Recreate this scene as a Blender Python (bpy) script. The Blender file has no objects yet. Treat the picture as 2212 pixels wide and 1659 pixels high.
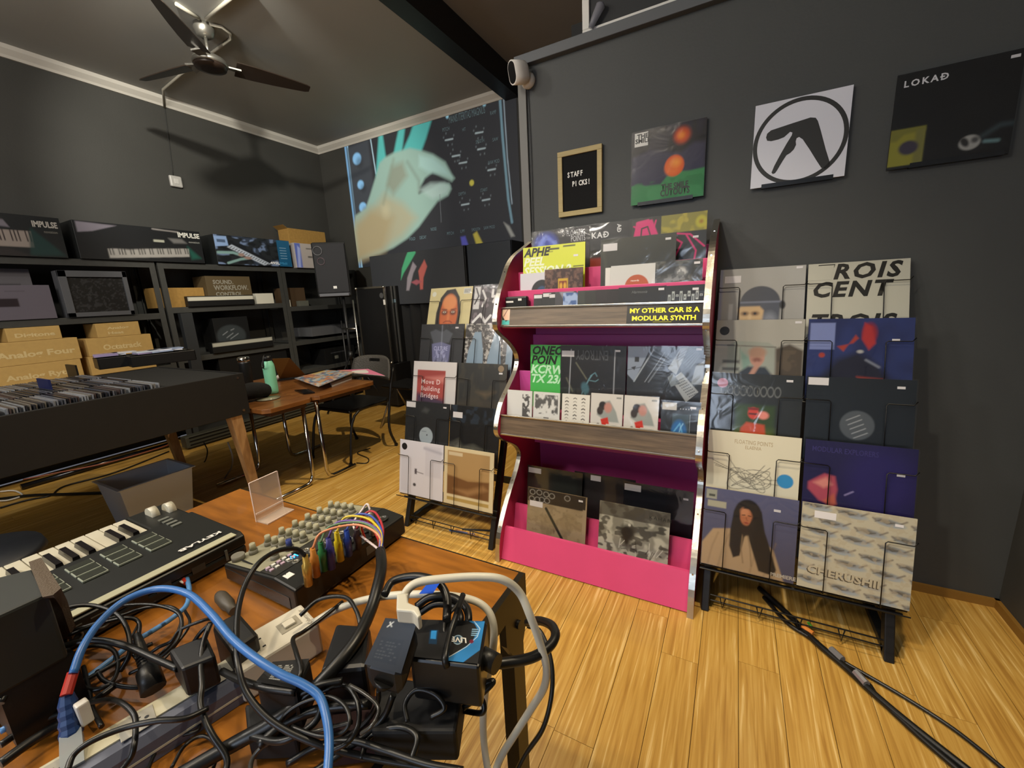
import bpy, bmesh, math, random
import numpy as np
from mathutils import Vector, Matrix
random.seed(7)
rs = np.random.RandomState(11)
SC = bpy.context.scene
COL = SC.collection
PI = math.pi

# ------------------------------------------------------------------ camera
F_PX, W_PX, H_PX = 894.85, 2212, 1659
EYE = Vector((0, 0, 1.32))
yaw, pitch, roll = math.radians(-28.43), math.radians(12.11), math.radians(-2.843)
fw = Vector((math.sin(yaw)*math.cos(pitch), math.cos(yaw)*math.cos(pitch), -math.sin(pitch)))
r0 = Vector((math.cos(yaw), -math.sin(yaw), 0)); u0 = r0.cross(fw)
rt = math.cos(roll)*r0 + math.sin(roll)*u0
up = -math.sin(roll)*r0 + math.cos(roll)*u0
cam = bpy.data.cameras.new('camera'); camo = bpy.data.objects.new('camera', cam); COL.objects.link(camo)
cam.sensor_width = 36; cam.lens = F_PX/W_PX*36; cam.clip_start = 0.02
m = Matrix((rt, up, -fw)).transposed().to_4x4(); m.translation = EYE
camo.matrix_world = m
SC.camera = camo

# ------------------------------------------------------------------ world, light, exposure
SC.view_settings.view_transform = 'Standard'; SC.view_settings.look = 'None'
SC.view_settings.gamma = 1; SC.view_settings.use_curve_mapping = False
SC.view_settings.exposure = 1.0
wd = bpy.data.worlds.new('world'); SC.world = wd; wd.use_nodes = True
wd.node_tree.nodes['Background'].inputs[0].default_value = (0.5, 0.52, 0.6, 1)
wd.node_tree.nodes['Background'].inputs[1].default_value = 0.12

def lamp(kind, name, loc, tgt, power, col, size=.1, angle=100, blend=.6, sy=None):
    l = bpy.data.lights.new(name, kind); o = bpy.data.objects.new(name, l); COL.objects.link(o)
    o.location = loc; l.energy = power; l.color = col
    d = (Vector(tgt)-Vector(loc)); o.rotation_euler = d.to_track_quat('-Z', 'Y').to_euler()
    if kind == 'SPOT': l.spot_size = math.radians(angle); l.spot_blend = blend; l.shadow_soft_size = size
    elif kind == 'AREA':
        l.size = size
        if sy: l.shape = 'RECTANGLE'; l.size_y = sy
    else: l.shadow_soft_size = size
    return o
WARM = (1.0, .83, .58)
lamp('SPOT', 'ceiling_spot_near', (.25, 1.10, 3.4), (.12, .95, 0), 84, WARM, .035, 76, .95)
lamp('SPOT', 'ceiling_spot_cabinet', (-.75, -.15, 3.1), (-.45, 1.8, .55), 78, (1, .88, .70), .05, 58, .9)
lamp('SPOT', 'ceiling_spot_middle', (-1.45, 2.35, 3.3), (-2.7, 2.15, 0), 100, WARM, .03, 100, .7)
lamp('SPOT', 'ceiling_spot_table', (-1.2, -.4, 3.3), (-1.1, .5, .7), 36, WARM, .05, 84, .8)
lamp('SPOT', 'spot_by_fan', (-2.5, 1.2, 3.38), (-5.25, 3.7, 2.3), 130, (1, .96, .84), .04, 74, .5)
lamp('POINT', 'bulb_over_counter', (-2.9, -1.2, 2.6), (0, 0, 0), 40, (1, .94, .86), .15)  # unseen fill light added to lift the ceiling and the left side
lamp('POINT', 'ceiling_fill_high', (-2.75, .35, 3.1), (0, 0, 0), 20, (1, .95, .88), .08)  # added uplight out of view, brightens the ceiling
lamp('POINT', 'fill_behind_camera', (-1.9, -1.2, 3.0), (0, 0, 0), 62, (1, .92, .80), .3)  # soft fill added behind the viewpoint
lamp('AREA', 'street_window', (-.5, -2.8, 1.6), (-.4, 2, 1.1), 15, (.70, .82, 1.0), .9, sy=1.2)

# ------------------------------------------------------------------ measuring helpers: a viewing ray cut with a real plane
def ray(px, py):
    return fw + rt*((px-W_PX/2)/F_PX) + up*((H_PX/2-py)/F_PX)
def on(ax, val, px, py):
    d = ray(px, py); i = 'XYZ'.index(ax)
    return EYE + d*((val-EYE[i])/d[i])

# ------------------------------------------------------------------ materials
def lin(c):
    if isinstance(c, str): c = tuple(int(c[i:i+2], 16)/255 for i in (0, 2, 4))
    return tuple((x/12.92 if x <= .04045 else ((x+.055)/1.055)**2.4) for x in c)
MC = {}
def mat(name, col='808080', rough=.5, metal=0, coat=0, noise=0, nscale=30, bump=0, bscale=60, emit=0, stretch=None, col2=None, trans=0, spec=.5, alpha=None):
    if name in MC: return MC[name]
    m = bpy.data.materials.new(name); m.use_nodes = True; nt = m.node_tree; b = nt.nodes['Principled BSDF']
    c = (*lin(col), 1)
    b.inputs['Base Color'].default_value = c; b.inputs['Roughness'].default_value = rough
    b.inputs['Metallic'].default_value = metal; b.inputs['Coat Weight'].default_value = coat
    b.inputs['Specular IOR Level'].default_value = spec
    if trans: b.inputs['Transmission Weight'].default_value = trans; b.inputs['IOR'].default_value = 1.3
    if alpha is not None: b.inputs['Alpha'].default_value = alpha
    if emit: b.inputs['Emission Color'].default_value = c; b.inputs['Emission Strength'].default_value = emit
    if noise or bump:
        tc = nt.nodes.new('ShaderNodeTexCoord'); mp = nt.nodes.new('ShaderNodeMapping'); nt.links.new(tc.outputs['Object'], mp.inputs[0])
        if stretch: mp.inputs['Scale'].default_value = stretch
        if noise:
            n = nt.nodes.new('ShaderNodeTexNoise'); n.inputs['Scale'].default_value = nscale; n.inputs['Detail'].default_value = 4
            nt.links.new(mp.outputs[0], n.inputs['Vector'])
            rp = nt.nodes.new('ShaderNodeValToRGB')
            c2 = (*lin(col2), 1) if col2 else (*[x*(1-noise) for x in c[:3]], 1)
            rp.color_ramp.elements[0].position = .32; rp.color_ramp.elements[0].color = c2
            rp.color_ramp.elements[1].position = .68; rp.color_ramp.elements[1].color = c
            nt.links.new(n.outputs[0], rp.inputs[0]); nt.links.new(rp.outputs[0], b.inputs['Base Color'])
        if bump:
            n2 = nt.nodes.new('ShaderNodeTexNoise'); n2.inputs['Scale'].default_value = bscale
            nt.links.new(mp.outputs[0], n2.inputs['Vector'])
            bp = nt.nodes.new('ShaderNodeBump'); bp.inputs['Strength'].default_value = bump; bp.inputs['Distance'].default_value = .01
            nt.links.new(n2.outputs[0], bp.inputs['Height']); nt.links.new(bp.outputs[0], b.inputs['Normal'])
    MC[name] = m
    return m
def flat(hexcol, rough=.45, coat=0):
    return mat('print_%s_%d' % (hexcol, int(rough*100)), hexcol, rough, coat=coat)
def vmat(name, rough=.4, emit=0, coat=0, mute=1):
    if name in MC: return MC[name]
    m = bpy.data.materials.new(name); m.use_nodes = True; nt = m.node_tree; b = nt.nodes['Principled BSDF']
    a = nt.nodes.new('ShaderNodeAttribute'); a.attribute_name = 'ink'
    nt.links.new(a.outputs['Color'], b.inputs['Base Color']); b.inputs['Roughness'].default_value = rough; b.inputs['Coat Weight'].default_value = coat
    if emit: nt.links.new(a.outputs['Color'], b.inputs['Emission Color']); b.inputs['Emission Strength'].default_value = emit
    MC[name] = m
    return m
def film(name='clear_film', bump=.5, fac=.16, rough=.12, scale=9):
    if name in MC: return MC[name]
    m = bpy.data.materials.new(name); m.use_nodes = True; nt = m.node_tree; nt.nodes.clear()
    out = nt.nodes.new('ShaderNodeOutputMaterial'); mx = nt.nodes.new('ShaderNodeMixShader'); tr = nt.nodes.new('ShaderNodeBsdfTransparent'); gl = nt.nodes.new('ShaderNodeBsdfGlossy')
    gl.inputs['Roughness'].default_value = rough; gl.inputs['Color'].default_value = (.6, .6, .6, 1)
    lw = nt.nodes.new('ShaderNodeLayerWeight'); lw.inputs[0].default_value = .25
    ma = nt.nodes.new('ShaderNodeMath'); ma.operation = 'MULTIPLY_ADD'; ma.inputs[1].default_value = .45; ma.inputs[2].default_value = fac*.18
    ma.use_clamp = True
    nt.links.new(lw.outputs['Fresnel'], ma.inputs[0]); nt.links.new(ma.outputs[0], mx.inputs[0])
    tc = nt.nodes.new('ShaderNodeTexCoord'); n = nt.nodes.new('ShaderNodeTexNoise'); n.inputs['Scale'].default_value = scale; n.inputs['Distortion'].default_value = 1.5
    bp = nt.nodes.new('ShaderNodeBump'); bp.inputs['Strength'].default_value = bump; bp.inputs['Distance'].default_value = .004
    nt.links.new(tc.outputs['Object'], n.inputs['Vector']); nt.links.new(n.outputs[0], bp.inputs['Height']); nt.links.new(bp.outputs[0], gl.inputs['Normal'])
    nt.links.new(tr.outputs[0], mx.inputs[1]); nt.links.new(gl.outputs[0], mx.inputs[2]); nt.links.new(mx.outputs[0], out.inputs[0])
    MC[name] = m
    return m

# ------------------------------------------------------------------ objects
def thing(name, label, cat, loc=(0, 0, 0), rotz=0, group=None, rot=None):
    o = bpy.data.objects.new(name, None); COL.objects.link(o); o.empty_display_size = .05
    o.location = loc; o.rotation_euler = rot if rot else (0, 0, rotz)
    o['label'] = label; o['category'] = cat
    if group: o['group'] = group
    return o
def tag(o, label, cat, group=None):
    o['label'] = label; o['category'] = cat
    if group: o['group'] = group
    return o
class MB:
    def __init__(s): s.v = []; s.f = []; s.m = []; s.k = 0
    def mi(s, k): s.k = k; return s
    def add(s, vs, fs):
        n = len(s.v); s.v += [tuple(p) for p in vs]; s.f += [[i+n for i in f] for f in fs]; s.m += [s.k]*len(fs); return s
    def box(s, a, b):
        x0, y0, z0 = a; x1, y1, z1 = b
        if x0 > x1: x0, x1 = x1, x0
        if y0 > y1: y0, y1 = y1, y0
        if z0 > z1: z0, z1 = z1, z0
        return s.add([(x0,y0,z0),(x1,y0,z0),(x1,y1,z0),(x0,y1,z0),(x0,y0,z1),(x1,y0,z1),(x1,y1,z1),(x0,y1,z1)],
                     [[0,3,2,1],[4,5,6,7],[0,1,5,4],[1,2,6,5],[2,3,7,6],[3,0,4,7]])
    def hexa(s, lo, hi):   # two quads (same winding, ccw seen from hi side)
        return s.add(list(lo)+list(hi), [[0,3,2,1],[4,5,6,7],[0,1,5,4],[1,2,6,5],[2,3,7,6],[3,0,4,7]])
    def tube(s, pts, r, n=8, caps=True, closed=False):
        pts = [Vector(p) for p in pts]; N = len(pts); base = len(s.v)
        rr = r if isinstance(r, (list, tuple)) else [r]*N
        ref = None; rings = []
        for i, p in enumerate(pts):
            a = pts[i-1] if i else (pts[-1] if closed else p); b = pts[(i+1) % N] if (i < N-1 or closed) else p
            t = (b-a).normalized() if (b-a).length > 1e-9 else Vector((0,0,1))
            if ref is None:
                ref = t.orthogonal().normalized()
            ref = (ref - t*ref.dot(t))
            ref = ref.normalized() if ref.length > 1e-6 else t.orthogonal().normalized()
            q = t.cross(ref)
            rings.append([p + (ref*math.cos(2*PI*k/n) + q*math.sin(2*PI*k/n))*rr[i] for k in range(n)])
        vs = [v for rg in rings for v in rg]; fs = []
        for i in range(N-1 if not closed else N):
            j = (i+1) % N
            for k in range(n): fs.append([i*n+k, i*n+(k+1) % n, j*n+(k+1) % n, j*n+k])
        if caps and not closed: fs.append([k for k in range(n)][::-1]); fs.append([(N-1)*n+k for k in range(n)])
        return s.add(vs, fs)
    def cyl(s, a, b, r, n=16, r2=None):
        return s.tube([a, b], [r, r if r2 is None else r2], n)
    def lathe(s, prof, c=(0,0,0), n=20):   # prof [(r,z)]
        vs = []; fs = []
        for r, z in prof:
            for k in range(n): vs.append((c[0]+r*math.cos(2*PI*k/n), c[1]+r*math.sin(2*PI*k/n), c[2]+z))
        for i in range(len(prof)-1):
            for k in range(n): fs.append([i*n+k, i*n+(k+1)%n, (i+1)*n+(k+1)%n, (i+1)*n+k])
        fs.append([k for k in range(n)][::-1]); fs.append([(len(prof)-1)*n+k for k in range(n)])
        return s.add(vs, fs)
    def prism(s, poly, ax, a, b):   # poly in the other two axes, extruded along ax from a to b
        def P(p, t):
            return {'x': (t, p[0], p[1]), 'y': (p[0], t, p[1]), 'z': (p[0], p[1], t)}[ax]
        n = len(poly)
        vs = [P(p, a) for p in poly]+[P(p, b) for p in poly]
        fs = [list(range(n))[::-1], [n+i for i in range(n)]]+[[i, (i+1)%n, n+(i+1)%n, n+i] for i in range(n)]
        return s.add(vs, fs)
    def obj(s, name, mats, parent=None, smooth=False, bev=0, seg=2, kind=None):
        me = bpy.data.meshes.new(name); me.from_pydata(s.v, [], s.f)
        mats = mats if isinstance(mats, (list, tuple)) else [mats]
        for x in mats: me.materials.append(x)
        if len(mats) > 1: me.polygons.foreach_set('material_index', s.m)
        bm = bmesh.new(); bm.from_mesh(me); bmesh.ops.recalc_face_normals(bm, faces=bm.faces); bm.to_mesh(me); bm.free()
        if smooth:
            me.polygons.foreach_set('use_smooth', [len(p.vertices) == 4 for p in me.polygons])
            if smooth == 'all': me.polygons.foreach_set('use_smooth', [True]*len(me.polygons))
        o = bpy.data.objects.new(name, me); COL.objects.link(o)
        if parent: o.parent = parent
        if bev:
            md = o.modifiers.new('bevel', 'BEVEL'); md.width = bev; md.segments = seg; md.limit_method = 'ANGLE'; md.angle_limit = math.radians(40)
        if kind: o['kind'] = kind
        return o
def bx(name, a, b, m, parent=None, bev=0, kind=None):
    return MB().box(a, b).obj(name, m, parent, bev=bev, kind=kind)
def spline(pts, k=6, closed=False):
    P = [Vector(p) for p in pts]; out = []; N = len(P)
    for i in range(N if closed else N-1):
        if closed: a, b, c, d = P[i-1], P[i], P[(i+1)%N], P[(i+2)%N]
        else: b, c = P[i], P[i+1]; a = P[i-1] if i else b+(b-c); d = P[i+2] if i+2 < N else c+(c-b)
        for j in range(k):
            t = j/k
            out.append(.5*((2*b)+(c-a)*t+(2*a-5*b+4*c-d)*t*t+(3*b-a-3*c+d)*t**3))
    if not closed: out.append(P[-1])
    return out
def tubeobj(name, pts, r, m, parent=None, k=6, n=8, closed=False, sp=True):
    return MB().tube(spline(pts, k, closed) if sp else pts, r, n, closed=closed).obj(name, m, parent, smooth=True)
def dup(root, loc=None, rot=None, label=None):
    r = root.copy(); COL.objects.link(r)
    if loc is not None: r.location = loc
    if rot is not None: r.rotation_euler = rot
    if label: r['label'] = label
    for ch in list(root.children):
        c = ch.copy(); COL.objects.link(c); c.parent = r
        for g in ch.children:
            d = g.copy(); COL.objects.link(d); d.parent = c
    return r

# ------------------------------------------------------------------ flat print: soft vertex-ink grid and lettering
class Cv:
    def __init__(s, bg='000000', n=64, asp=1.0):
        s.nx = max(8, int(n*max(1, asp) if asp >= 1 else n)); s.ny = max(8, int(s.nx/asp)); s.asp = asp
        if asp < 1: s.ny = n; s.nx = max(8, int(n*asp))
        s.u, s.v = np.meshgrid(np.linspace(0, 1, s.nx), np.linspace(0, 1, s.ny))
        s.px = 1.0/s.ny
        s.c = np.ones((s.ny, s.nx, 3))*np.array(lin(bg))
    def mixm(s, k, col, a=1):
        k = np.clip(k, 0, 1)[..., None]*a; s.c = s.c*(1-k)+np.array(lin(col))*k; return s
    def ell(s, cx, cy, rx, ry, col, soft=.0, rot=0, a=1):
        x = (s.u-cx)*s.asp; y = s.v-cy; c, q = math.cos(rot), math.sin(rot)
        X = (x*c+y*q)/(rx*s.asp); Y = (-x*q+y*c)/ry; d = (np.sqrt(X*X+Y*Y)-1)*min(rx*s.asp, ry)
        return s.mixm(.5-d/(soft+s.px), col, a)
    def ring(s, cx, cy, rx, ry, w, col, soft=0, a=1):
        x = (s.u-cx)/rx; y = (s.v-cy)/ry; d = np.abs(np.sqrt(x*x+y*y)-1)*min(rx, ry)-w/2
        return s.mixm(.5-d/(soft+s.px), col, a)
    def poly(s, pts, col, soft=0, a=1):
        d = np.full(s.u.shape, 1e9); ins = np.zeros(s.u.shape, bool); n = len(pts)
        for i in range(n):
            x0, y0 = pts[i]; x1, y1 = pts[(i+1)%n]; ex, ey = (x1-x0)*s.asp, y1-y0
            px, py = (s.u-x0)*s.asp, s.v-y0; L = ex*ex+ey*ey+1e-12
            t = np.clip((px*ex+py*ey)/L, 0, 1); d = np.minimum(d, np.hypot(px-ex*t, py-ey*t))
            if y0 != y1: ins ^= ((s.v > y0) != (s.v > y1)) & (s.u < (x1-x0)*(s.v-y0)/(y1-y0)+x0)
        d = np.where(ins, -d, d)
        return s.mixm(.5-d/(soft+s.px), col, a)
    def rect(s, x0, y0, x1, y1, col, soft=0, a=1): return s.poly([(x0,y0),(x1,y0),(x1,y1),(x0,y1)], col, soft, a)
    def line(s, pts, w, col, soft=0, a=1):
        d = np.full(s.u.shape, 1e9)
        for (x0, y0), (x1, y1) in zip(pts, pts[1:]):
            ex, ey = (x1-x0)*s.asp, y1-y0; px, py = (s.u-x0)*s.asp, s.v-y0
            t = np.clip((px*ex+py*ey)/(ex*ex+ey*ey+1e-12), 0, 1); d = np.minimum(d, np.hypot(px-ex*t, py-ey*t))
        return s.mixm(.5-(d-w/2)/(soft+s.px), col, a)
    def grad(s, c0, c1, ang=90, a=1):   # c0 at low end, c1 at high end
        t = (s.u-.5)*math.cos(math.radians(ang))+(s.v-.5)*math.sin(math.radians(ang))+.5
        k = np.clip(t, 0, 1)[..., None]; g = np.array(lin(c0))*(1-k)+np.array(lin(c1))*k
        s.c = s.c*(1-a)+g*a; return s
    def field(s, fx, fy=None, octv=2):
        fy = fy or fx; out = 0; amp = 1; tot = 0
        for o in range(octv):
            gx, gy = int(fx*2**o)+2, int(fy*2**o)+2; g = rs.rand(gy+1, gx+1)
            X = s.u*(gx-1); Y = s.v*(gy-1); i = X.astype(int).clip(0, gx-1); j = Y.astype(int).clip(0, gy-1); a = X-i; b = Y-j
            a = a*a*(3-2*a); b = b*b*(3-2*b)
            out = out+amp*((g[j,i]*(1-a)+g[j,i+1]*a)*(1-b)+(g[j+1,i]*(1-a)+g[j+1,i+1]*a)*b); tot += amp; amp *= .5
        return out/tot
    def noise(s, fx, col, lo=.45, hi=.6, a=.6, fy=None, mask=None, octv=2):
        k = np.clip((s.field(fx, fy, octv)-lo)/(hi-lo), 0, 1)
        if mask is not None: k = k*mask
        return s.mixm(k, col, a)
    def box(s, x0, y0, x1, y1): return ((s.u > x0) & (s.u < x1) & (s.v > y0) & (s.v < y1)).astype(float)
    def obj(s, name, O, U, V, m, parent=None):
        O, U, V = np.array(O, float), np.array(U, float), np.array(V, float)
        P = (O+s.u[..., None]*U+s.v[..., None]*V).reshape(-1, 3)
        idx = np.arange(s.nx*s.ny).reshape(s.ny, s.nx)
        f = np.stack([idx[:-1,:-1], idx[:-1,1:], idx[1:,1:], idx[1:,:-1]], -1).reshape(-1, 4)
        me = bpy.data.meshes.new(name); nf = len(f)
        me.vertices.add(len(P)); me.vertices.foreach_set('co', P.ravel())
        me.loops.add(nf*4); me.loops.foreach_set('vertex_index', f.ravel().astype(np.int32))
        me.polygons.add(nf); me.polygons.foreach_set('loop_start', np.arange(0, nf*4, 4, dtype=np.int32))
        me.update(calc_edges=True); me.validate()
        at = me.color_attributes.new('ink', 'FLOAT_COLOR', 'POINT')
        at.data.foreach_set('color', np.concatenate([s.c.reshape(-1, 3), np.ones((len(P), 1))], 1).astype(np.float32).ravel())
        me.materials.append(m); o = bpy.data.objects.new(name, me); COL.objects.link(o)
        if parent: o.parent = parent
        return o
TXC = {}
def text(s, size, m, parent, O, U, V, w=None, bold=0, shear=0, name='lettering', align='LEFT', ext=0.0002, sp=1.0, line=1.0):
    """lettering lying in the plane spanned by unit vectors U (reading direction) and V (up), lower left of first line at O"""
    cu = bpy.data.curves.new('t', 'FONT'); cu.body = s; cu.size = 1; cu.offset = min(bold, .036); cu.shear = shear; cu.align_x = align
    cu.extrude = 0; cu.space_character = sp; cu.space_line = line; cu.resolution_u = 2
    to = bpy.data.objects.new('t', cu); me = bpy.data.meshes.new_from_object(to); bpy.data.objects.remove(to); bpy.data.curves.remove(cu)
    n = len(me.vertices); co = np.zeros(n*3); me.vertices.foreach_get('co', co); co = co.reshape(-1, 3)
    if n == 0: return None
    sx = sy = size
    if w: sx = w/(co[:,0].max()-co[:,0].min()); co[:,0] -= co[:,0].min()
    U = np.array(U, float); V = np.array(V, float)
    P = np.array(O, float)+co[:,0:1]*sx*U+co[:,1:2]*sy*V
    me.vertices.foreach_set('co', P.ravel()); me.update()
    me.materials.clear(); me.materials.append(m); me.name = name
    o = bpy.data.objects.new(name, me); COL.objects.link(o)
    if parent: o.parent = parent
    return o
INK = vmat('printed_ink', .42)
INKG = vmat('glossy_printed_ink', .22, coat=.3)

# ------------------------------------------------------------------ common materials
WOODT = mat('table_wood', 'a0641f', .36, noise=1, nscale=5, stretch=(1.2, 9, 5), col2='7a4a14', coat=.2, bump=.02)
BLK = mat('black_plastic', '131313', .42, bump=.03, bscale=300)
BLKG = mat('black_gloss', '0c0c0e', .18)
BLKM = mat('black_metal', '1a1a1b', .42, metal=.2, bump=.03, bscale=200)
BLKP = mat('black_painted_board', '0d0c0b', .72, noise=.3, nscale=20)
WIRE = mat('black_wire', '0e0e0f', .35, metal=.3)
CABLE = mat('black_cable', '121211', .38)
CHROME = mat('chrome', 'c8c4bc', .12, metal=1)
SILV = mat('aluminium_strip', 'b9b5ac', .28, metal=1, bump=.06, bscale=40)
WHITE = mat('white_plastic', 'dcd8d0', .4)
STICK = mat('white_sticker', 'e4e2dc', .5)
CARD = mat('cardboard', 'a9813f', .8, noise=.15, nscale=40)
GREYM = mat('grey_shelf_metal', '3b3b38', .55, noise=.15, nscale=25)

# ================================================================== SETTING
WL, WB, WC, WR, CEIL, YN = -5.25, 4.38, 2.16, 1.0, 3.445, -3.0
WALLM = mat('charcoal_wall_paint', '434544', .62, noise=.08, nscale=3, bump=.05, bscale=90)
WALLD = mat('dark_charcoal_wall_paint', '403f3b', .66, noise=.08, nscale=3, bump=.05, bscale=90)
CEILM = mat('taupe_ceiling_paint', 'a2a29e', .6, noise=.05, nscale=2)
CEILD = mat('dark_ceiling_paint', '8c8884', .7, noise=.05, nscale=2)
TRIMW = mat('off_white_trim_paint', 'c9c4ba', .5)
TRIMD = mat('charcoal_trim_paint', '54575a', .5)
def st(o): o['kind'] = 'structure'; return o
st(bx('wall_left', (WL-.12, YN, 0), (WL, WB+.12, 3.75), WALLD))
st(bx('wall_back', (WL, WB, 0), (WR+.12, WB+.12, 3.75), WALLD))
st(bx('wall_partition', (-1.03, WC, 0), (WR, WC+.12, 2.436), WALLM))
st(bx('wall_right', (WR, YN, 0), (WR+.12, WB, 3.75), WALLD))
st(bx('wall_front', (WL-.12, YN-.12, 0), (WR+.12, YN, 3.75), WALLD))
st(bx('ceiling', (WL, YN, CEIL), (-2.22, WB, CEIL+.1), CEILM))
st(bx('ceiling_1', (-2.2, YN, 3.56), (WR, WB, 3.66), CEILD))
st(bx('beam', (-2.275, YN, 3.335), (-2.12, WB, 3.60), mat('black_beam_paint', '17191d', .45)))
# cornice
def cornice_prof(s): return [(0, 0), (s*.012, 0), (s*.02, .02), (s*.055, .055), (s*.062, .085), (0, .085)]
st(MB().prism([(WL+a, CEIL-.085+b) for a, b in cornice_prof(1)], 'y', YN, WB).obj('trim_1', TRIMW))
st(MB().prism([(WB-a, CEIL-.085+b) for a, b in cornice_prof(1)], 'x', WL, -2.276).obj('trim_2', TRIMW))
st(bx('trim_3', (-1.05, WC-.035, 2.436), (WR, WC+.14, 2.482), TRIMD, bev=.003))
st(bx('trim_4', (-1.045, WC-.012, 0), (-1.0, WC, 2.436), mat('grey_trim_paint', '6b6a66', .5), bev=.002))
st(bx('baseboard_back', (WL, WB-.015, 0), (-1.0, WB, .09), TRIMW))
st(bx('baseboard_partition', (-1.0, WC-.014, 0), (WR, WC, .035), mat('bamboo_edge', '8a6428', .5)))
st(bx('baseboard_right', (WR-.014, YN, 0), (WR, WC, .035), MC['bamboo_edge']))

# floor of bamboo planks: every plank an object of its own
def plank_mat():
    m = bpy.data.materials.new('bamboo_plank'); m.use_nodes = True; nt = m.node_tree; b = nt.nodes['Principled BSDF']
    tc = nt.nodes.new('ShaderNodeTexCoord'); oi = nt.nodes.new('ShaderNodeObjectInfo'); geo = nt.nodes.new('ShaderNodeNewGeometry')
    mp = nt.nodes.new('ShaderNodeMapping'); mp.inputs['Scale'].default_value = (95, 3.2, 1)
    ad = nt.nodes.new('ShaderNodeVectorMath'); ad.operation = 'ADD'
    nt.links.new(geo.outputs['Position'], ad.inputs[0]); nt.links.new(oi.outputs['Random'], ad.inputs[1]); nt.links.new(ad.outputs[0], mp.inputs[0])
    n = nt.nodes.new('ShaderNodeTexNoise'); n.inputs['Scale'].default_value = 1; n.inputs['Detail'].default_value = 3; n.inputs['Distortion'].default_value = .6
    nt.links.new(mp.outputs[0], n.inputs['Vector'])
    rp = nt.nodes.new('ShaderNodeValToRGB'); e = rp.color_ramp.elements
    e[0].position = .3; e[0].color = (*lin('ac7f38'), 1); e[1].position = .68; e[1].color = (*lin('e2c07c'), 1)
    x = e.new(.48); x.color = (*lin('c39748'), 1); x = e.new(.6); x.color = (*lin('cda456'), 1)
    nt.links.new(n.outputs[0], rp.inputs[0])
    hs = nt.nodes.new('ShaderNodeHueSaturation'); mr = nt.nodes.new('ShaderNodeMapRange'); mr.inputs['To Min'].default_value = .92; mr.inputs['To Max'].default_value = 1.05
    nt.links.new(oi.outputs['Random'], mr.inputs[0]); nt.links.new(mr.outputs[0], hs.inputs['Value']); nt.links.new(rp.outputs[0], hs.inputs['Color'])
    nt.links.new(hs.outputs[0], b.inputs['Base Color']); b.inputs['Roughness'].default_value = .34
    b.inputs['Specular IOR Level'].default_value = .4
    return m
PLM = plank_mat()
floor = st(bx('floor', (WL, YN, -.06), (WR, WB, -.0105), mat('floor_underlay', '4a2f10', .8)))
pw = .1257
unit = bpy.data.meshes.new('plank')
mbp = MB().box((-pw/2+.0009, 0, -.0104), (pw/2-.0009, 1, 0)); unit.from_pydata(mbp.v, [], mbp.f); unit.materials.append(PLM)
JOINTS = {1: 1.554, -1: .945, 4: 1.448, 8: 1.5}
c0 = -.422
k0 = math.ceil((WL-c0)/pw)
k = k0
far = []
while c0+pw*k < WR-.01:
    x = c0+pw*(k+.5)
    ya = YN if x < -9 else -.9
    # joints every 1.84 m, staggered
    L = 1.84; off = JOINTS[k]-L*math.floor((JOINTS[k]-ya)/L) if k in JOINTS else ya+((k*0.618) % 1)*L
    ys = [ya]; y = off
    while y < WB-.05:
        if y-ya > .05: ys.append(y)
        y += L
    ymax = WB-.001 if x < -1.03 else WC-.001
    ys = [q for q in ys if q < ymax-.05]+[ymax]
    w = pw
    for a, b2 in zip(ys, ys[1:]):
        o = bpy.data.objects.new('plank', unit); COL.objects.link(o); o.parent = floor
        o.location = (x, a+.0006, 0); o.scale = (1, b2-a-.0012, 1)
    k += 1
bx('floor_board_strip', (WL, -.901, -.0104), (WR, YN, 0), PLM, floor)

# ================================================================== things fixed to the partition wall
# framed panel standing on the wall top
t = thing('framed_panel', 'black panel with white metal frame standing on top of the charcoal wall', 'panel', (-.72, WC+.05, 2.483))
bx('panel_board', (.02, .012, .02), (1.5, .02, .9), mat('panel_black', '1c1d1e', .6), t)
for nm, a, b2 in (('frame_bar', (0, 0, .012), (1.5, .03, .055)), ('frame_bar', (0, 0, .055), (.034, .03, .9))):
    bx(nm, a, b2, WHITE, t, bev=.003)
MB().box((0, -.004, 0), (1.5, .034, .012)).obj('frame_edge', mat('copper_brown_edge', '4a352c', .4, metal=.5), t)
for i in range(4): MB().cyl((.16+i*.34-.02*i, -.001, .034), (.16+i*.34-.02*i, -.006, .034), .005, 8).obj('rivet', SILV, t)
MB().tube([(.045, -.012, .045), (.06, -.014, .07), (.095, -.016, .12), (.1, -.016, .13)], [.012, .016, .022, .012], 10).obj('latch', mat('clear_latch', 'b0b0b8', .2, trans=.6), t, smooth=True)
t = bx('backing_box', (-.79, WC+.095, 2.483), (-.62, WC+.13, 2.60), BLKP)
tag(t, 'small black box behind the lower left corner of the white framed panel', 'box')

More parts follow.
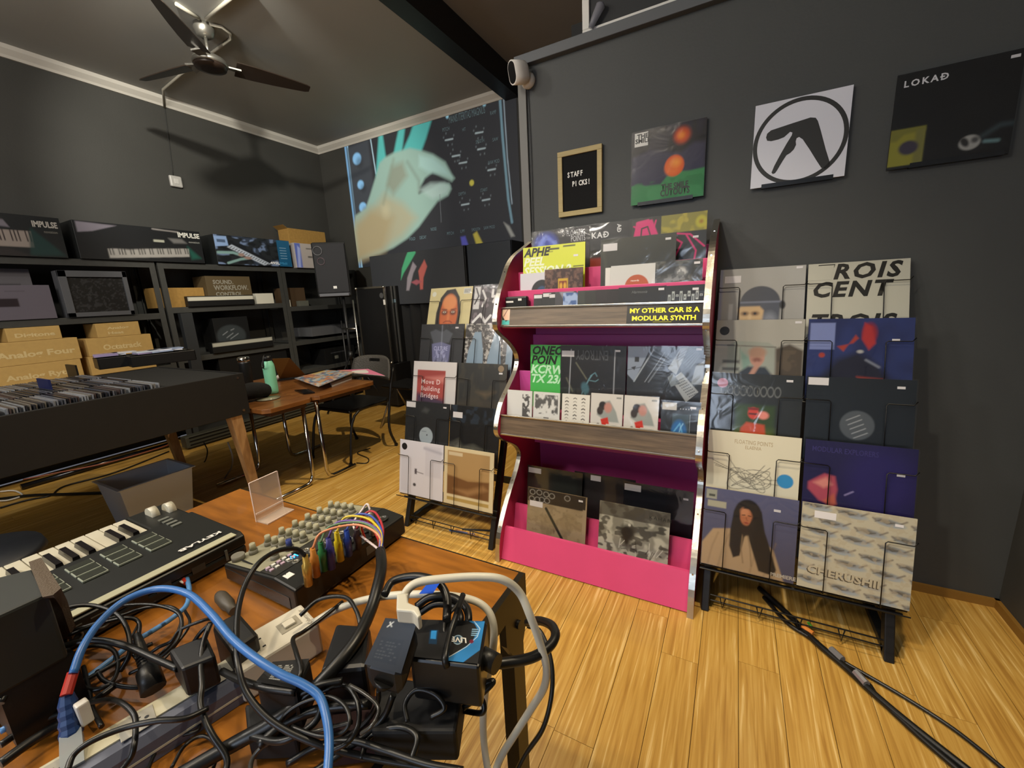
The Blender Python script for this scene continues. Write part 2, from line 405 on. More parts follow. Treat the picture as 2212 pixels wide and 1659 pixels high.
# white camera at the wall corner
t = thing('security_camera', 'white outdoor security camera on a round base at the top corner of the wall', 'camera', (-.985, WC-.001, 2.37))
MB().lathe([(.0, 0), (.036, 0), (.038, .012), (.03, .03), (.018, .04), (.015, .055)], n=24).obj('mount', WHITE, t, smooth='all').rotation_euler = (PI/2, 0, 0)
d = Vector((-.45, -.72, -.16)).normalized()
def pill(r0, r1, depth, s0=0, cz=0):
    sx = d.cross(Vector((0, 0, 1))).normalized(); uz = sx.cross(d)
    rings = []
    for t_, f in ((0, .75), (.12, .95), (.5, 1), (1, 1)):
        rings.append([Vector((-.005, -.055, .02))+d*(s0+depth*t_)+(sx*math.cos(a)*r0+uz*(math.sin(a)*r0+(r1-r0)*(1 if math.sin(a) > 0 else -1)))*f for a in [2*PI*i/24 for i in range(24)]])
    mb = MB(); n = 24
    mb.add([v for r_ in rings for v in r_], [[i*n+k, i*n+(k+1)%n, (i+1)*n+(k+1)%n, (i+1)*n+k] for i in range(3) for k in range(n)]+[list(range(n))[::-1], [3*n+k for k in range(n)]])
    return mb
pill(.034, .052, .085, -.02).obj('camera_body', WHITE, t, smooth=True)
pill(.029, .046, .006, .061).obj('camera_lens_face', BLKG, t, smooth=True)

# staff picks board
def wallthing(name, label, cat, x0, z0, g=None): return thing(name, label, cat, (x0, WC, z0), 0, g)
t = wallthing('letter_board', 'black felt letter board in a pale wood frame reading STAFF PICKS!', 'sign', -.835, 1.70)
OAK = mat('pale_wood_frame', 'b9a570', .6, noise=.12, nscale=12, stretch=(1, 1, 8))
w_, h_, b_ = .228, .308, .024
bx('felt_board', (b_*.6, -.012, b_*.6), (w_-b_*.6, -.002, h_-b_*.6), mat('black_felt', '0b0b0c', .95), t)
for a, c in (((0, 0), (w_, b_)), ((0, h_-b_), (w_, h_)), ((0, b_), (b_, h_-b_)), ((w_-b_, b_), (w_, h_-b_))):
    bx('frame_bar', (a[0], -.02, a[1]), (c[0], -.001, c[1]), OAK, t, bev=.0015)
for s_, x_, z_ in (('STAFF', .05, .185), ('PICKS!', .074, .14)):
    for i, ch in enumerate(s_):
        text(ch, .033, STICK, t, (x_+i*.0168, -.0125, z_), (.72, 0, 0), (0, 0, 1), bold=.035, name='letter')

# cord beside the board
tubeobj('wall_cord', [(-.99, WC-.005, 2.34), (-.985, WC-.006, 2.0), (-.988, WC-.006, 1.7), (-.982, WC-.006, 1.5)], .0018, mat('grey_cord', '35373a', .6), sp=True)
bpy.data.objects['wall_cord'].name = 'hanging_cord'
tag(bpy.data.objects['hanging_cord'], 'thin grey cord running down the wall below the security camera', 'cord')

# ------------------------------------------------------------------ record sleeves
PSTK = mat('price_sticker_paper', 'd8d6d8', .5)
def record(label, x, y, z, tilt, cv=None, col='15171a', W=.315, H=.315, texts=(), price=(.86, .93), film_=1, group=None, name='record_sleeve', extra=None, yawz=0, stk=None, T=.005, rot=0, cat='record', gloss=0):
    """x = left edge, y = front-bottom plane, z = bottom; tilt leans the top back"""
    t = thing(name, label, cat, (x, y, z), 0, group, rot=(-math.radians(tilt), 0, math.radians(yawz)))
    bx('sleeve' if cat == 'record' else 'case', (0, 0, 0), (W, T, H), flat(col, .5), t)
    if cv: cv.obj('cover_print', (0, -.0004, 0), (W, 0, 0), (0, 0, H), INKG if gloss else INK, t)
    for tx in texts:
        s, u, v, size, colr = tx[:5]; kw = tx[5] if len(tx) > 5 else {}
        kw = dict(kw); r = math.radians(kw.pop('rot', 0))
        kw['bold'] = kw.get('bold', .004)*1.5
        text(s, size*H*1.22, flat(colr), t, (u*W, -.0009, v*H), (math.cos(r), 0, math.sin(r)), (-math.sin(r), 0, math.cos(r)), **kw)
    if price: bx('price_sticker', (price[0]*W-.011, -.0014, price[1]*H-.0045), (price[0]*W+.011, -.0005, price[1]*H+.0045), PSTK, t)
    if stk:
        for (u, v, w, h) in stk:
            bx('info_sticker', (u*W, -.0014, v*H), ((u+w)*W, -.0005, (v+h)*H), PSTK, t)
    if film_:
        bx('plastic_cover', (-.003, -.0022, -.001), (W+.003, -.0017, H+.004), film() if film_ == 1 else film('crinkled_film', .9, .3, .12, 8), t)
    if extra: extra(t, W, H)
    return t

# display ledges on the wall
LEDGE = mat('ledge_black_acrylic', '1b1d20', .3)
def ledge(x, z, label):
    t = thing('record_ledge', label, 'ledge', (x, WC, z), 0, 'black ledges under the wall records')
    bx('ledge_base', (0, -.022, -.004), (.24, 0, 0), LEDGE, t); bx('ledge_lip', (0, -.024, -.004), (.24, -.0215, .012), LEDGE, t)
ledge(-.435, 1.706, 'black ledge holding the record with two orange suns')
ledge(.068, 1.706, 'black ledge holding the white record with a black round logo')
ledge(.532, 1.706, 'black ledge holding the black and yellow record at the right')
cv = Cv('26272c', 120).poly([(0, .66), (.25, .72), (.5, .66), (.68, .62), (.85, .72), (1, .7), (1, 0), (0, 0)], '3c3c52', .05).noise(6, '30304a', a=.35, mask=None, fy=2)
cv.poly([(0, .27), (.1, .29), (.2, .25), (.42, .24), (.5, .33), (.62, .38), (.8, .36), (1, .37), (1, 0), (0, 0)], '3f8a55', .02)
cv.noise(9, '2f7045', a=.5, mask=(cv.v < .3).astype(float)).ell(.12, .1, .13, .16, '3a8552', .03).ell(.35, .12, .12, .1, '478f5c', .03)
cv.ell(.69, .84, .115, .115, '8e3420', .05).ell(.69, .84, .09, .09, 'd0501c', .04).ell(.68, .84, .045, .045, 'f08a28', .04)
cv.ell(.6, .46, .13, .14, 'e0622a', .015).ell(.58, .44, .1, .1, 'e87430', .06).ell(.62, .5, .06, .05, 'f39a3e', .06)
record('shrink-wrapped wall record with two orange suns over purple and green hills', -.466, WC-.022, 1.707, 1.5, cv, '23242a', T=.006,
       texts=[('THE', .075, .905, .07, '1a1a1a', dict(bold=.02)), ('SMILE', .05, .845, .07, '1a1a1a', dict(bold=.02)), ('CUTOUTS', .42, .07, .1, '0c1a12', dict(bold=.035, w=.125)), ('THE SMILE', .43, .155, .09, '0c1a12', dict(bold=.035, w=.115))],
       price=None, extra=lambda t, W, H: bx('white_sticker', (.04*W, -.0007, .8*H), (.23*W, -.0003, .985*H), STICK, t), gloss=1)
# logo record, cut as flat shapes
def logo(t, W, H):
    k = flat('2a2a28', .5); mb = MB(); n = 64
    vo = [(W*.5+W*.5*math.cos(a), -.0007, H*.49+H*.5*math.sin(a)) for a in [2*PI*i/n for i in range(n)]]
    vi = [(W*.5+W*.452*math.cos(a), -.0007, H*.49+H*.452*math.sin(a)) for a in [2*PI*i/n for i in range(n)]]
    mb.add(vo+vi, [[i, (i+1)%n, n+(i+1)%n, n+i] for i in range(n)]); mb.obj('logo_ring', k, t)
    P = [(.14,.60),(.15,.645),(.19,.675),(.42,.71),(.60,.735),(.655,.72),(.68,.68),(.72,.56),(.79,.33),(.845,.17),(.835,.13),(.80,.115),(.76,.13),(.70,.23),(.62,.37),(.54,.50),(.50,.535),(.475,.525),(.468,.49),(.475,.45),(.455,.40),(.42,.365),(.38,.345),(.345,.285),(.29,.18),(.27,.15),(.245,.145),(.23,.165),(.255,.24),(.31,.36),(.37,.48),(.42,.57),(.425,.60),(.40,.615),(.37,.59),(.34,.565),(.28,.55),(.20,.545),(.155,.56)]
    MB().add([(u*W, -.0007, v*H) for u, v in P], [list(range(len(P)))]).obj('logo_shape', k, t)
t = record('white wall record with a black ring and a curved letter A logo', .028, WC-.022, 1.707, 1.5, Cv('d6d8e2', 24), 'd6d8e2', price=None, film_=0, extra=logo, T=.006)
cv = Cv('0b0b0c', 110).rect(0, .03, .3, .42, '8d8a2e').poly([(0, .3), (.06, .3), (.12, .36), (.3, .38), (.3, .42), (0, .42)], '77752c', .02).rect(.22, .03, .3, .4, '76743a', .02).ell(.17, .215, .085, .075, '3a3544', .02)
cv.ell(.68, .17, .085, .075, 'a0a09c', .01).ell(.64, .18, .03, .055, '2a2a2a', .01, rot=.5).ell(.72, .19, .03, .03, '4a4a4a', .02).line([(.78, .22), (.9, .3), (1, .3)], .03, '35444a', .05).line([(.8, .16), (.9, .15)], .03, '6a8a8e', .02)
record('black wall record titled LOKAD with a yellow square at its corner', .468, WC-.022, 1.704, 1.5, cv, '0b0b0c', T=.006, texts=[('LOKAÐ', .06, .86, .075, 'dcdce0', dict(bold=.018, sp=1.35))], price=(.93, .94))

# ================================================================== PINK CABINET
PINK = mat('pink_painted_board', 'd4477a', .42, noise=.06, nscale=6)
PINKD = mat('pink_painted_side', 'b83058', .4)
LAM = mat('wood_laminate', '6d5c4a', .45, noise=1, nscale=6, stretch=(1, 8, 14), col2='4c4034')
XL, XR = -1.005, -.082
cab = thing('display_cabinet', 'pink three-tier record display cabinet with curved chrome-edged sides', 'cabinet', ((XL+XR)/2, 1.86, 0))
cx = (XL+XR)/2
prof = [(2.14,1.60),(2.03,1.555),(1.92,1.51),(1.85,1.46),(1.80,1.40),(1.75,1.33),(1.705,1.234),(1.70,1.175),(1.74,1.14),(1.80,1.105),(1.87,1.053),(1.905,.994),(1.877,.933),(1.80,.871),(1.713,.805),(1.665,.73),(1.65,.67),(1.70,.62),(1.82,.55),(1.87,.50),(1.875,.46),(1.828,.391),(1.758,.321),(1.672,.223),(1.61,.118),(1.59,.0)]
pf = spline([(0, p[0]-1.86, p[1]) for p in prof], 4)
edge = [(p.y, p.z) for p in pf]
poly = edge+[(.285, 0), (.285, 1.60)]
for x0, x1 in ((XL, XL+.02), (XR-.02, XR)):
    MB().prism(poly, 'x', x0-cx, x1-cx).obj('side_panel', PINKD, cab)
    mb = MB(); n = len(edge)
    vs = []
    for i, (y, z) in enumerate(edge):
        a = edge[max(0, i-1)]; b2 = edge[min(n-1, i+1)]; ty, tz = b2[0]-a[0], b2[1]-a[1]; L = math.hypot(ty, tz) or 1
        ny, nz = tz/L*.003, -ty/L*.003
        for xx, o_ in ((x0-cx-.002, 0), (x1-cx+.002, 0), (x1-cx+.002, 1), (x0-cx-.002, 1)): vs.append((xx, y+ny*o_, z+nz*o_))
    mb.add(vs, [[i*4+k, i*4+(k+1)%4, (i+1)*4+(k+1)%4, (i+1)*4+k] for i in range(n-1) for k in range(4)]+[[0,1,2,3], [(n-1)*4+k for k in (3,2,1,0)]])
    mb.obj('chrome_edging', SILV, cab)
    for i in range(6, n-4, 8):
        y, z = edge[i]; xm = (x0+x1)/2-cx
        MB().cyl((xm, y, z), (xm, y-.006, z), .0035, 8).obj('screw', CHROME, cab)
def cb(name, y0, z0, y1, z1, m=PINK, x0=XL+.0205, x1=XR-.0205, bev=.0015):
    return bx(name, (x0-cx, y0-1.86, z0), (x1-cx, y1-1.86, z1), m, cab, bev=bev)
def sl(name, pts, m=PINK):   # slanted board: (y,z) quad
    return MB().prism([(y-1.86, z) for y, z in pts], 'x', XL+.0205-cx, XR-.0205-cx).obj(name, m, cab)
cb('back_panel', 2.13, .0, 2.142, 1.50, mat('magenta_painted_back', 'c24c96', .45))
# upper tier: two risers, shelf, fascia
cb('riser', 1.945, 1.20, 1.958, on('Y', 1.945, 1320, 573).z); cb('riser', 1.82, 1.20, 1.833, on('Y', 1.82, 1320, 617).z)
cb('shelf', 1.755, 1.18, 2.13, 1.20)
sl('fascia', [(1.735, 1.18), (1.755, 1.262), (1.765, 1.262), (1.745, 1.18)], LAM)
for z0, y0 in ((1.256, 1.7515), (1.172, 1.7305)): cb('chrome_strip', y0-.0045, z0, y0+.007, z0+.009, SILV)
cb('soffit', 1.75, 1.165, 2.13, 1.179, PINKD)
cb('riser', 2.09, .95, 2.10, 1.10, mat('purple_painted_board', 'c24c96', .45))  # riser board in plain purple paint
# middle tier
cb('shelf', 1.70, .665, 2.13, .685); cb('step', 1.80, .685, 1.905, .755); cb('riser', 1.906, .685, 1.92, .93, mat('purple_painted_board', 'c24c96', .45))
sl('fascia', [(1.672, .66), (1.69, .75), (1.70, .75), (1.682, .66)], LAM)
for z0, y0 in ((.745, 1.6865), (.655, 1.6685)): cb('chrome_strip', y0-.0045, z0, y0+.007, z0+.008, SILV)
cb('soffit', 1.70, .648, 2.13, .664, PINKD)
cb('riser', 2.06, .48, 2.075, .61, MC['purple_painted_board'])
# lower tier
cb('shelf', 1.66, .015, 2.13, .035)
sl('lower_front', [(1.612, .006), (1.668, .155), (1.682, .155), (1.626, .006)])
sl('riser', [(1.745, .035), (1.79, .225), (1.804, .225), (1.76, .035)])
# sign and small picture on the upper fascia
ang = math.atan2(.02, .082)
nv = Vector((0, math.sin(ang), math.cos(ang)))
def fasc(x, v, off=.0012):  # point on upper fascia: x world, v 0..1
    return Vector((x, 1.735+.02*v-off, 1.18+.082*v))
t = thing('bumper_sticker', 'black sticker with yellow text MY OTHER CAR IS A MODULAR SYNTH on the cabinet', 'sticker', fasc(-.392, .02))
MB().hexa([(0, 0, 0), (.285, 0, 0), (.285, .001, 0), (0, .001, 0)], [tuple(nv*.074), tuple(Vector((.285, 0, 0))+nv*.074), tuple(Vector((.285, .001, 0))+nv*.074), tuple(Vector((0, .001, 0))+nv*.074)]).obj('sticker_base', mat('sticker_black', '0d0b0a', .35), t)
YEL = mat('sticker_yellow', 'e6e22a', .4)
for s_, w_, x_, z_ in (('MY OTHER CAR IS A', .262, .012, .044), ('MODULAR SYNTH', .24, .022, .013)):
    text(s_, .026, YEL, t, Vector((x_, -.0006, 0))+nv*z_, (1, 0, 0), nv, w=w_, bold=.036)
bx('underline', (.105, -.0008, .0055), (.175, -.0004, .0066), YEL, t)
t = thing('small_picture', 'small colourful hand picture stuck at the left end of the cabinet fascia', 'picture', fasc(-.978, .04))
cv = Cv('d9b89a', 48, .6).rect(0, 0, 1, .3, '3fb3ac').poly([(0, .3), (0, .6), (.5, .2), (.9, .3)], '15110f', .02).poly([(.2, .45), (.6, .8), (.95, .75), (.8, .3), (.4, .35)], 'e5b79b', .04).line([(.2, .55), (.7, 1)], .05, '6b2a2a')
cv.obj('picture_print', (0, -.0006, 0), (.04, 0, 0), nv*.074, INK, t)
MB().hexa([(0, 0, 0), (.04, 0, 0), (.04, .001, 0), (0, .001, 0)], [tuple(nv*.074), tuple(Vector((.04, 0, 0))+nv*.074), tuple(Vector((.04, .001, 0))+nv*.074), tuple(Vector((0, .001, 0))+nv*.074)]).obj('picture_card', STICK, t)

# --- records in the cabinet, upper tier
def rp(label, Y, px, py, tilt, cv, col, W=.315, H=.315, **k):
    p = on('Y', Y, px, py); th = math.radians(tilt)
    return record(label, p.x, Y-H*math.sin(th), p.z-H*math.cos(th), tilt, cv, col, W=W, H=H, **k)
cv = Cv('140e12', 90).ell(.25, .8, .2, .17, '2d44b0', .08).line([(.08, .7), (.25, .92), (.45, .75)], .02, '93a8f0', .05).line([(.12, .66), (.22, .9)], .015, '6f87e8', .04).line([(.3, .9), (.38, .68)], .02, '5b6fdc', .05)
cv.noise(14, '7f98f0', .5, .62, .5, mask=(np.hypot((cv.u-.25)/.2, (cv.v-.8)/.17) < 1).astype(float))
rp('dark record with blue mist picture at the back left of the cabinet top', 2.09, 1149, 503, 4, cv, '120d11', texts=[('FLOATING', .62, .88, .1, 'c9c9cc', dict(bold=.004, w=.095)), ('POINTS', .69, .79, .1, 'c9c9cc', dict(bold=.004, w=.075))], price=None)
cv = Cv('202225', 60).rect(0, .2, 1, .5, 'a02e20', .02).rect(0, 0, 1, .2, '3a2a30')
rp('grey and red record lettered KAD behind the middle of the cabinet top', 2.075, 1275, 487, 4, cv, '202225', price=None, film_=2,
       texts=[('KAÐ', .02, .8, .1, 'e6e6e6', dict(bold=.02, sp=1.2)), ('AÐ', .42, .97, .07, 'e0e0e0', dict(bold=.02, rot=-90))])
cv = Cv('242726', 130).rect(.42, .76, 1, 1, '8c8638').ell(.93, .87, .07, .08, 'b5ad35', .02).ell(.93, .87, .025, .025, 'a07a28', .02).rect(.02, .7, .42, 1, '30322f')
for pts in ([(.02,.6),(.05,.72),(.1,.95),(.25,.97)], [(.05,.9),(.3,.75),(.35,.95)], [(.35,.7),(.55,.72),(.7,.62),(.6,.4),(.62,.3)], [(.6,.75),(.8,.72),(.98,.55)], [(.75,.72),(.88,.5),(.85,.28),(.98,.05)], [(.62,.12),(.72,.3),(.9,.28)], [(.55,.55),(.5,.3),(.7,.1)], [(.68,.05),(.85,.22),(.97,.2)], [(.1,.5),(.3,.4)], [(.05,.3),(.4,.2),(.5,.02)]):
    cv.line(pts, .022, 'd02a72')
cv.poly([(.06,.7),(.08,.95),(.3,.97),(.4,.72),(.36,.6),(.2,.68)], 'd83079', .01).line([(.15,.72),(.16,.86),(.24,.88),(.3,.7)], .02, '30322f')
cv.noise(10, 'c9b840', .5, .65, .5, mask=((cv.u > .42)*(cv.v > .76)).astype(float))
rp('black record with pink line drawing and yellow strip at the cabinet top right', 2.005, 1362, 475, 4, cv, '242726', price=(.87, .68), film_=2)
cv = Cv('c9d033', 110).rect(.42, .93, .6, .955, '1a1a1a').rect(.66, .955, .85, .975, '1a1a1a').rect(.36, .9, .5, .91, '4a4a20').rect(.35, .66, .75, .668, '555a20').rect(.82, .66, .98, .675, '20200f')
rp('yellow-green record titled APHE and PEEL SESSION 2 in the cabinet', 1.905, 1130, 536, 5, cv, 'c9d033', film_=0, price=(.86, .82),
       texts=[('APHE', .02, .86, .14, '101010', dict(shear=.25, bold=.03)), ('PEEL', .01, .72, .14, 'dfe6c4', dict(shear=.25, bold=.03)), ('SESSION 2', .01, .58, .14, 'dfe6c4', dict(shear=.25, bold=.03)), ('TX 10/04/95', .01, .45, .14, 'dfe6c4', dict(shear=.25, bold=.03))])
cv = Cv('26281f', 100).grad('1c1e1a', '34362c').ell(.56, .38, .17, .17, 'a24a2c').line([(.02, .9), (.08, .6)], .02, '5c5c4c', .05, .4)
rp('clear-bagged black record with white label sticker and orange centre in cabinet', 1.912, 1299, 519, 5, cv, '22241f', price=(.9, .93), film_=2, stk=[(.03, .84, .2, .1)])
R7 = dict(W=.185, H=.185)
def disc7(cv, cx_, cy_, r, col, hole='e8e8e8'): return cv.ell(cx_, cy_, r, r, col).ell(cx_, cy_, r*.16, r*.16, hole)
cv = Cv('c4c4cc', 70); disc7(cv, .62, .52, .3, '1e2024').ell(.62, .52, .14, .14, '2d4868', .02)
rp('white seven-inch sleeve with a dark label at the left of the cabinet', 1.858, 1124, 592, 5, cv, 'c4c4cc', price=None, film_=0, **R7)
cv = Cv('3a2320', 80).noise(9, '6b4a3c', .5, .6, .7).noise(16, '8a6a58', .55, .62, .4).rect(.36, .35, .62, .76, 'c8a42c').rect(.39, .38, .59, .7, '7a2a18').ell(.44, .58, .035, .08, 'd8a838', .01).ell(.54, .58, .035, .08, 'd8a838', .01)
rp('brown seven-inch record with a small yellow square picture in the cabinet', 1.852, 1177, 583, 5, cv, '3a2320', price=None, **R7)
cv = Cv('cdcdca', 80); disc7(cv, .6, .5, .27, 'b5572f', 'd6cfc6')
t = rp('white seven-inch sleeve with an orange label in the cabinet centre', 1.852, 1320, 575, 5, cv, 'cdcdca', price=None, texts=[('records', .46, .62, .05, 'efe6da', dict(bold=.01))], **R7)
cv = Cv('c8c8c4', 40)
rp('plain white seven-inch sleeve peeking behind the orange-label one', 1.860, 1308, 579, 5, cv, 'c8c8c4', price=None, film_=0, **R7)
cv = Cv('33332d', 90).noise(6, '6c6c64', .5, .65, .6)
cv.ell(.62, .75, .1, .1, 'b5b5b0', .06).ell(.5, .6, .28, .08, '7e7e78', .1).noise(14, '2a2a26', .5, .6, .6)
rp('black and white photo seven-inch at the right of the cabinet upper tier', 1.855, 1402, 567, 5, cv, '33332d', price=(.9, .92), W=.205, H=.185)

# --- discs standing in the narrow trough behind the upper fascia
def disc_case(label, x, w, h, col, cv=None, stk=None, price=None, dy=0, z=1.2005, y=1.778, texts=(), tilt=8, film_=1, T=.006):
    return record(label, x, y+dy, z, tilt, cv, col, W=w, H=h, price=price, stk=stk, texts=texts, film_=film_, name='disc_case', cat='disc case', T=T)
t = thing('cassette_box', 'black box with white label at the left end of the cabinet trough', 'box', (-.955, 1.79, 1.2005))
bx('box_body', (-.02, -.02, 0), (.095, .012, .112), BLK, t, bev=.008); bx('label_strip', (-.013, -.0208, .084), (.026, -.0202, .092), STICK, t); bx('price_sticker', (.052, -.0208, .092), (.07, -.0202, .102), STICK, t)
xs = [(-.84, .055, '17191a', 1, 'first of the dark disc cases with white title strips in the trough'), (-.793, .055, '1b1e20', 1, 'second of the dark disc cases with white title strips in the trough'), (-.76, .05, '1d2022', 1, 'third of the dark disc cases with white title strips in the trough'),
      (-.73, .06, '3e3d43', 0, 'grey disc case with a pale slanted patch in the trough'), (-.69, .07, '3f5f96', 0, 'blue and white cloudy disc case in the trough'), (-.62, .065, '30352f', 0, 'dark green disc case right of the blue one in the trough'),
      (-.585, .06, '23241f', 0, 'olive disc case left of the dark brown one in the trough'), (-.535, .065, '1f1719', 0, 'very dark brown disc case in the trough centre'), (-.482, .06, '1a1214', 0, 'blackish red disc case left of the wide black one')]
for i, (x, w, c_, s_, lb) in enumerate(xs):
    cv = Cv(c_, 30)
    if c_ == '3f5f96': cv.noise(5, 'a9bde0', .45, .6, .8, fy=4)
    if c_ == '3e3d43': cv.poly([(.2, 1), (.9, 1), (.6, .5)], '8f8a96', .02)
    disc_case(lb, x, w+.04, .118+.006*(i % 2), c_, cv, stk=[(.02, .84, .42, .13)] if s_ else None, dy=.0022*(8-i))
cv = Cv('101012', 60); disc_case('wide black disc case with faint script title in the trough', -.437, .19, .128, '101012', cv, price=(.9, .9), texts=[('Harmonia', .28, .8, .1, '6d7070', dict(shear=.4))], dy=-.004)
cv = Cv('1b1b1d', 90, 1.7)
for i in range(9):
    x0 = .06+.1*i; cv.rect(x0, .45+.1*(i % 3), x0+.07, .72+.1*(i % 2), 'aab0ae').rect(x0+.02, .5+.1*(i % 3), x0+.045, .66+.1*(i % 2), '1b1b1d')
disc_case('black disc case with white blocky lettering at the right end of the trough', -.248, .145, .126, '1b1b1d', cv, price=(.75, .87), dy=-.006)

# --- records in the cabinet, middle tier
cv = Cv('46b052', 100).rect(.56, .32, .98, .66, '35462a').noise(12, '6f8a4c', .5, .6, .6)
cv = Cv('46b052', 100).rect(.56, .32, .98, .66, '35462a').rect(.5, .93, .75, .95, '163a1c').rect(.8, .93, .98, .95, '163a1c').rect(.5, .885, .72, .893, '2d6a35')
cv.noise(12, '7f9a5c', .5, .6, .7, mask=cv.box(.56, .32, .98, .66))
record('bright green record titled ONEO POIN at the left of the middle tier', -.905, 1.858, .7565, 6, cv, '46b052', film_=0, price=None, texts=[('ONEO', .02, .85, .15, '0f1a10', dict(shear=.25, bold=.03)), ('POIN', .01, .7, .15, '0f1a10', dict(shear=.25, bold=.03)), ('KCRW SES', .0, .55, .15, 'b9e6c0', dict(shear=.25, bold=.03)), ('TX 23/01', .0, .4, .15, 'b9e6c0', dict(shear=.25, bold=.03))])
cv = Cv('25272b', 100).line([(.17, .94), (.14, .1)], .012, 'b8bcc2').line([(.84, .94), (.83, .1)], .012, 'b8bcc2')
cv.line([(.4, .38), (.46, .5), (.5, .56)], .02, '6d9aa6').ell(.4, .36, .06, .09, '48707c', .02, rot=.3).line([(.48, .55), (.55, .6), (.58, .55)], .012, '6d9aa6').line([(.47, .48), (.56, .47), (.6, .5)], .012, '6d9aa6').line([(.36, .3), (.33, .2)], .012, '6d9aa6').line([(.4, .28), (.42, .18)], .012, '6d9aa6')
cv.line([(.25, .74), (.42, .5)], .012, '9a9a80', .01, .7).line([(.1, .5), (.2, .3)], .012, '9a9a80', .02, .6)
record('dark record with upside-down outlined title ENTROPY and a blue-grey beetle', -.737, 1.846, .7565, 6, cv, '25272b', price=(.88, .93), film_=2, stk=[(.02, .83, .2, .09)],
       texts=[('ENTROPY', .74, .93, .17, '55585c', dict(rot=180, w=.155))])
cv = Cv('2a2d30', 130)
cv.poly([(0, 1), (.32, 1), (.1, .5), (0, .6)], '8f9aab').poly([(.1, .85), (.16, .85), (.16, .78), (.1, .78)], '30302f').poly([(.05, .7), (.12, .72), (.1, .66)], '3a3c40').line([(.0, .66), (.24, .72)], .008, '3a3c40')
cv.line([(.35, .95), (.1, .5)], .02, 'a0a8b0').line([(.55, .9), (.3, .5)], .02, '70767c').line([(.5, .92), (.25, .5)], .01, '9098a0')
cv.poly([(.7, .98), (.8, 1), (.66, .62), (.55, .7)], '9aa0a4').poly([(.6, .55), (.72, .66), (.95, .4), (.8, .25)], 'a9aeb0').poly([(.9, .75), (1, .82), (1, .5), (.85, .5)], '8c9296').poly([(.55, .58), (.62, .64), (.72, .5), (.6, .45)], '7c8488')
for i in range(9):
    for j in range(5): cv.rect(.66+.025*i+.02*j, .55-.028*i+.012*j-.03, .675+.025*i+.02*j, .562-.028*i+.012*j-.03, '3a3e42')
for i in range(8): cv.line([(.62+.03*i, .85-.02*i), (.82+.02*i, .99-.01*i)], .008, '5c6468')
record('grey photo record of scattered keyboards at the right of the middle tier', -.416, 1.85, .7565, 6, cv, '2a2d30', price=(.93, .97), film_=1)
# small items behind the middle fascia
def small(label, x, W, H, cv, col, **k):
    k.setdefault('cat', 'disc case'); return record(label, x, 1.725, .6865, 9, cv, col, W=W, H=H, T=.008, name='disc_case', **k)
cv = Cv('dcdcda', 60).rect(.62, .25, .95, .85, '6d6d6d').noise(14, '2c2c2c', .45, .55, .8)
cv = Cv('dcdcda', 60); cv.noise(12, '2c2c2c', .4, .5, .9, mask=cv.box(.62, .28, .93, .9))
small('white square case with a black printed strip, first in the middle row', -.975, .135, .178, cv, 'dcdcda', price=None)
cv = Cv('d9d9d6', 70); cv.noise(7, '404040', .42, .6, .9, mask=cv.box(.07, .42, .93, .93), octv=3).rect(.4, .3, .6, .33, '555555')
small('white case with a grey engraved landscape, second in the middle row', -.832, .135, .178, cv, 'd9d9d6', price=None)
cv = Cv('dedbd2', 90)
for i in range(3):
    for j in range(10): cv.line([(.12+.3*i, .1+.087*j), (.18+.3*i, .125+.087*j), (.24+.3*i, .1+.087*j)], .012+.008*((i+j) % 3), '4c4a44')
small('white case covered with rows of small drawn marks in the middle row', -.686, .132, .178, cv, 'dedbd2', price=None)
def dogcv():
    cv = Cv('dad6d0', 90); cv.ell(.45, .62, .24, .2, 'e3ded8').poly([(.2, .5), (.3, .8), (.6, .85), (.8, .6), (.9, .35), (.5, .35)], '8a9490', .03, .8).ell(.38, .72, .12, .1, '2c2624', .02).ell(.55, .68, .12, .12, 'c78f82', .05).ell(.3, .6, .1, .1, '3a302c', .03)
    return cv.poly([(.32, .4), (.55, .46), (.6, .3), (.4, .2)], 'd0301c', .02).ell(.25, .2, .06, .1, '2a2422', .02).rect(.5, .02, .95, .3, 'e6e2dc').ell(.68, .14, .12, .09, '8c7468', .03).rect(.8, .9, .95, .94, '9a9a94')
for lb, x in (('white case with red-collared dog collage, left of the two', -.548), ('white case with red-collared dog collage, right of the two', -.40)):
    small(lb, x, .142, .19, dogcv(), 'dad6d0', price=None, film_=2)
cv = Cv('26292c', 90).rect(.02, .8, .4, .97, 'c8c8c6').poly([(.3, .72), (.72, .72), (.72, 0), (.3, 0)], '3c4c54').ell(.48, .28, .2, .3, '2d6aa8', .05).line([(.35, .3), (.5, .5), (.6, .2), (.4, .1)], .03, '6db4e0', .02).line([(.45, .1), (.52, .4), (.58, .5)], .02, '9cd0ee', .02).line([(.75, .72), (.75, 0)], .01, 'a0b0b8')
for i in range(5): cv.ell(.5+.07*i, .84, .01, .012, 'd0d0d0')
small('dark bagged case with bright blue smoke picture at the right of the middle row', -.247, .148, .178, cv, '26292c', price=(.82, .88), film_=1)

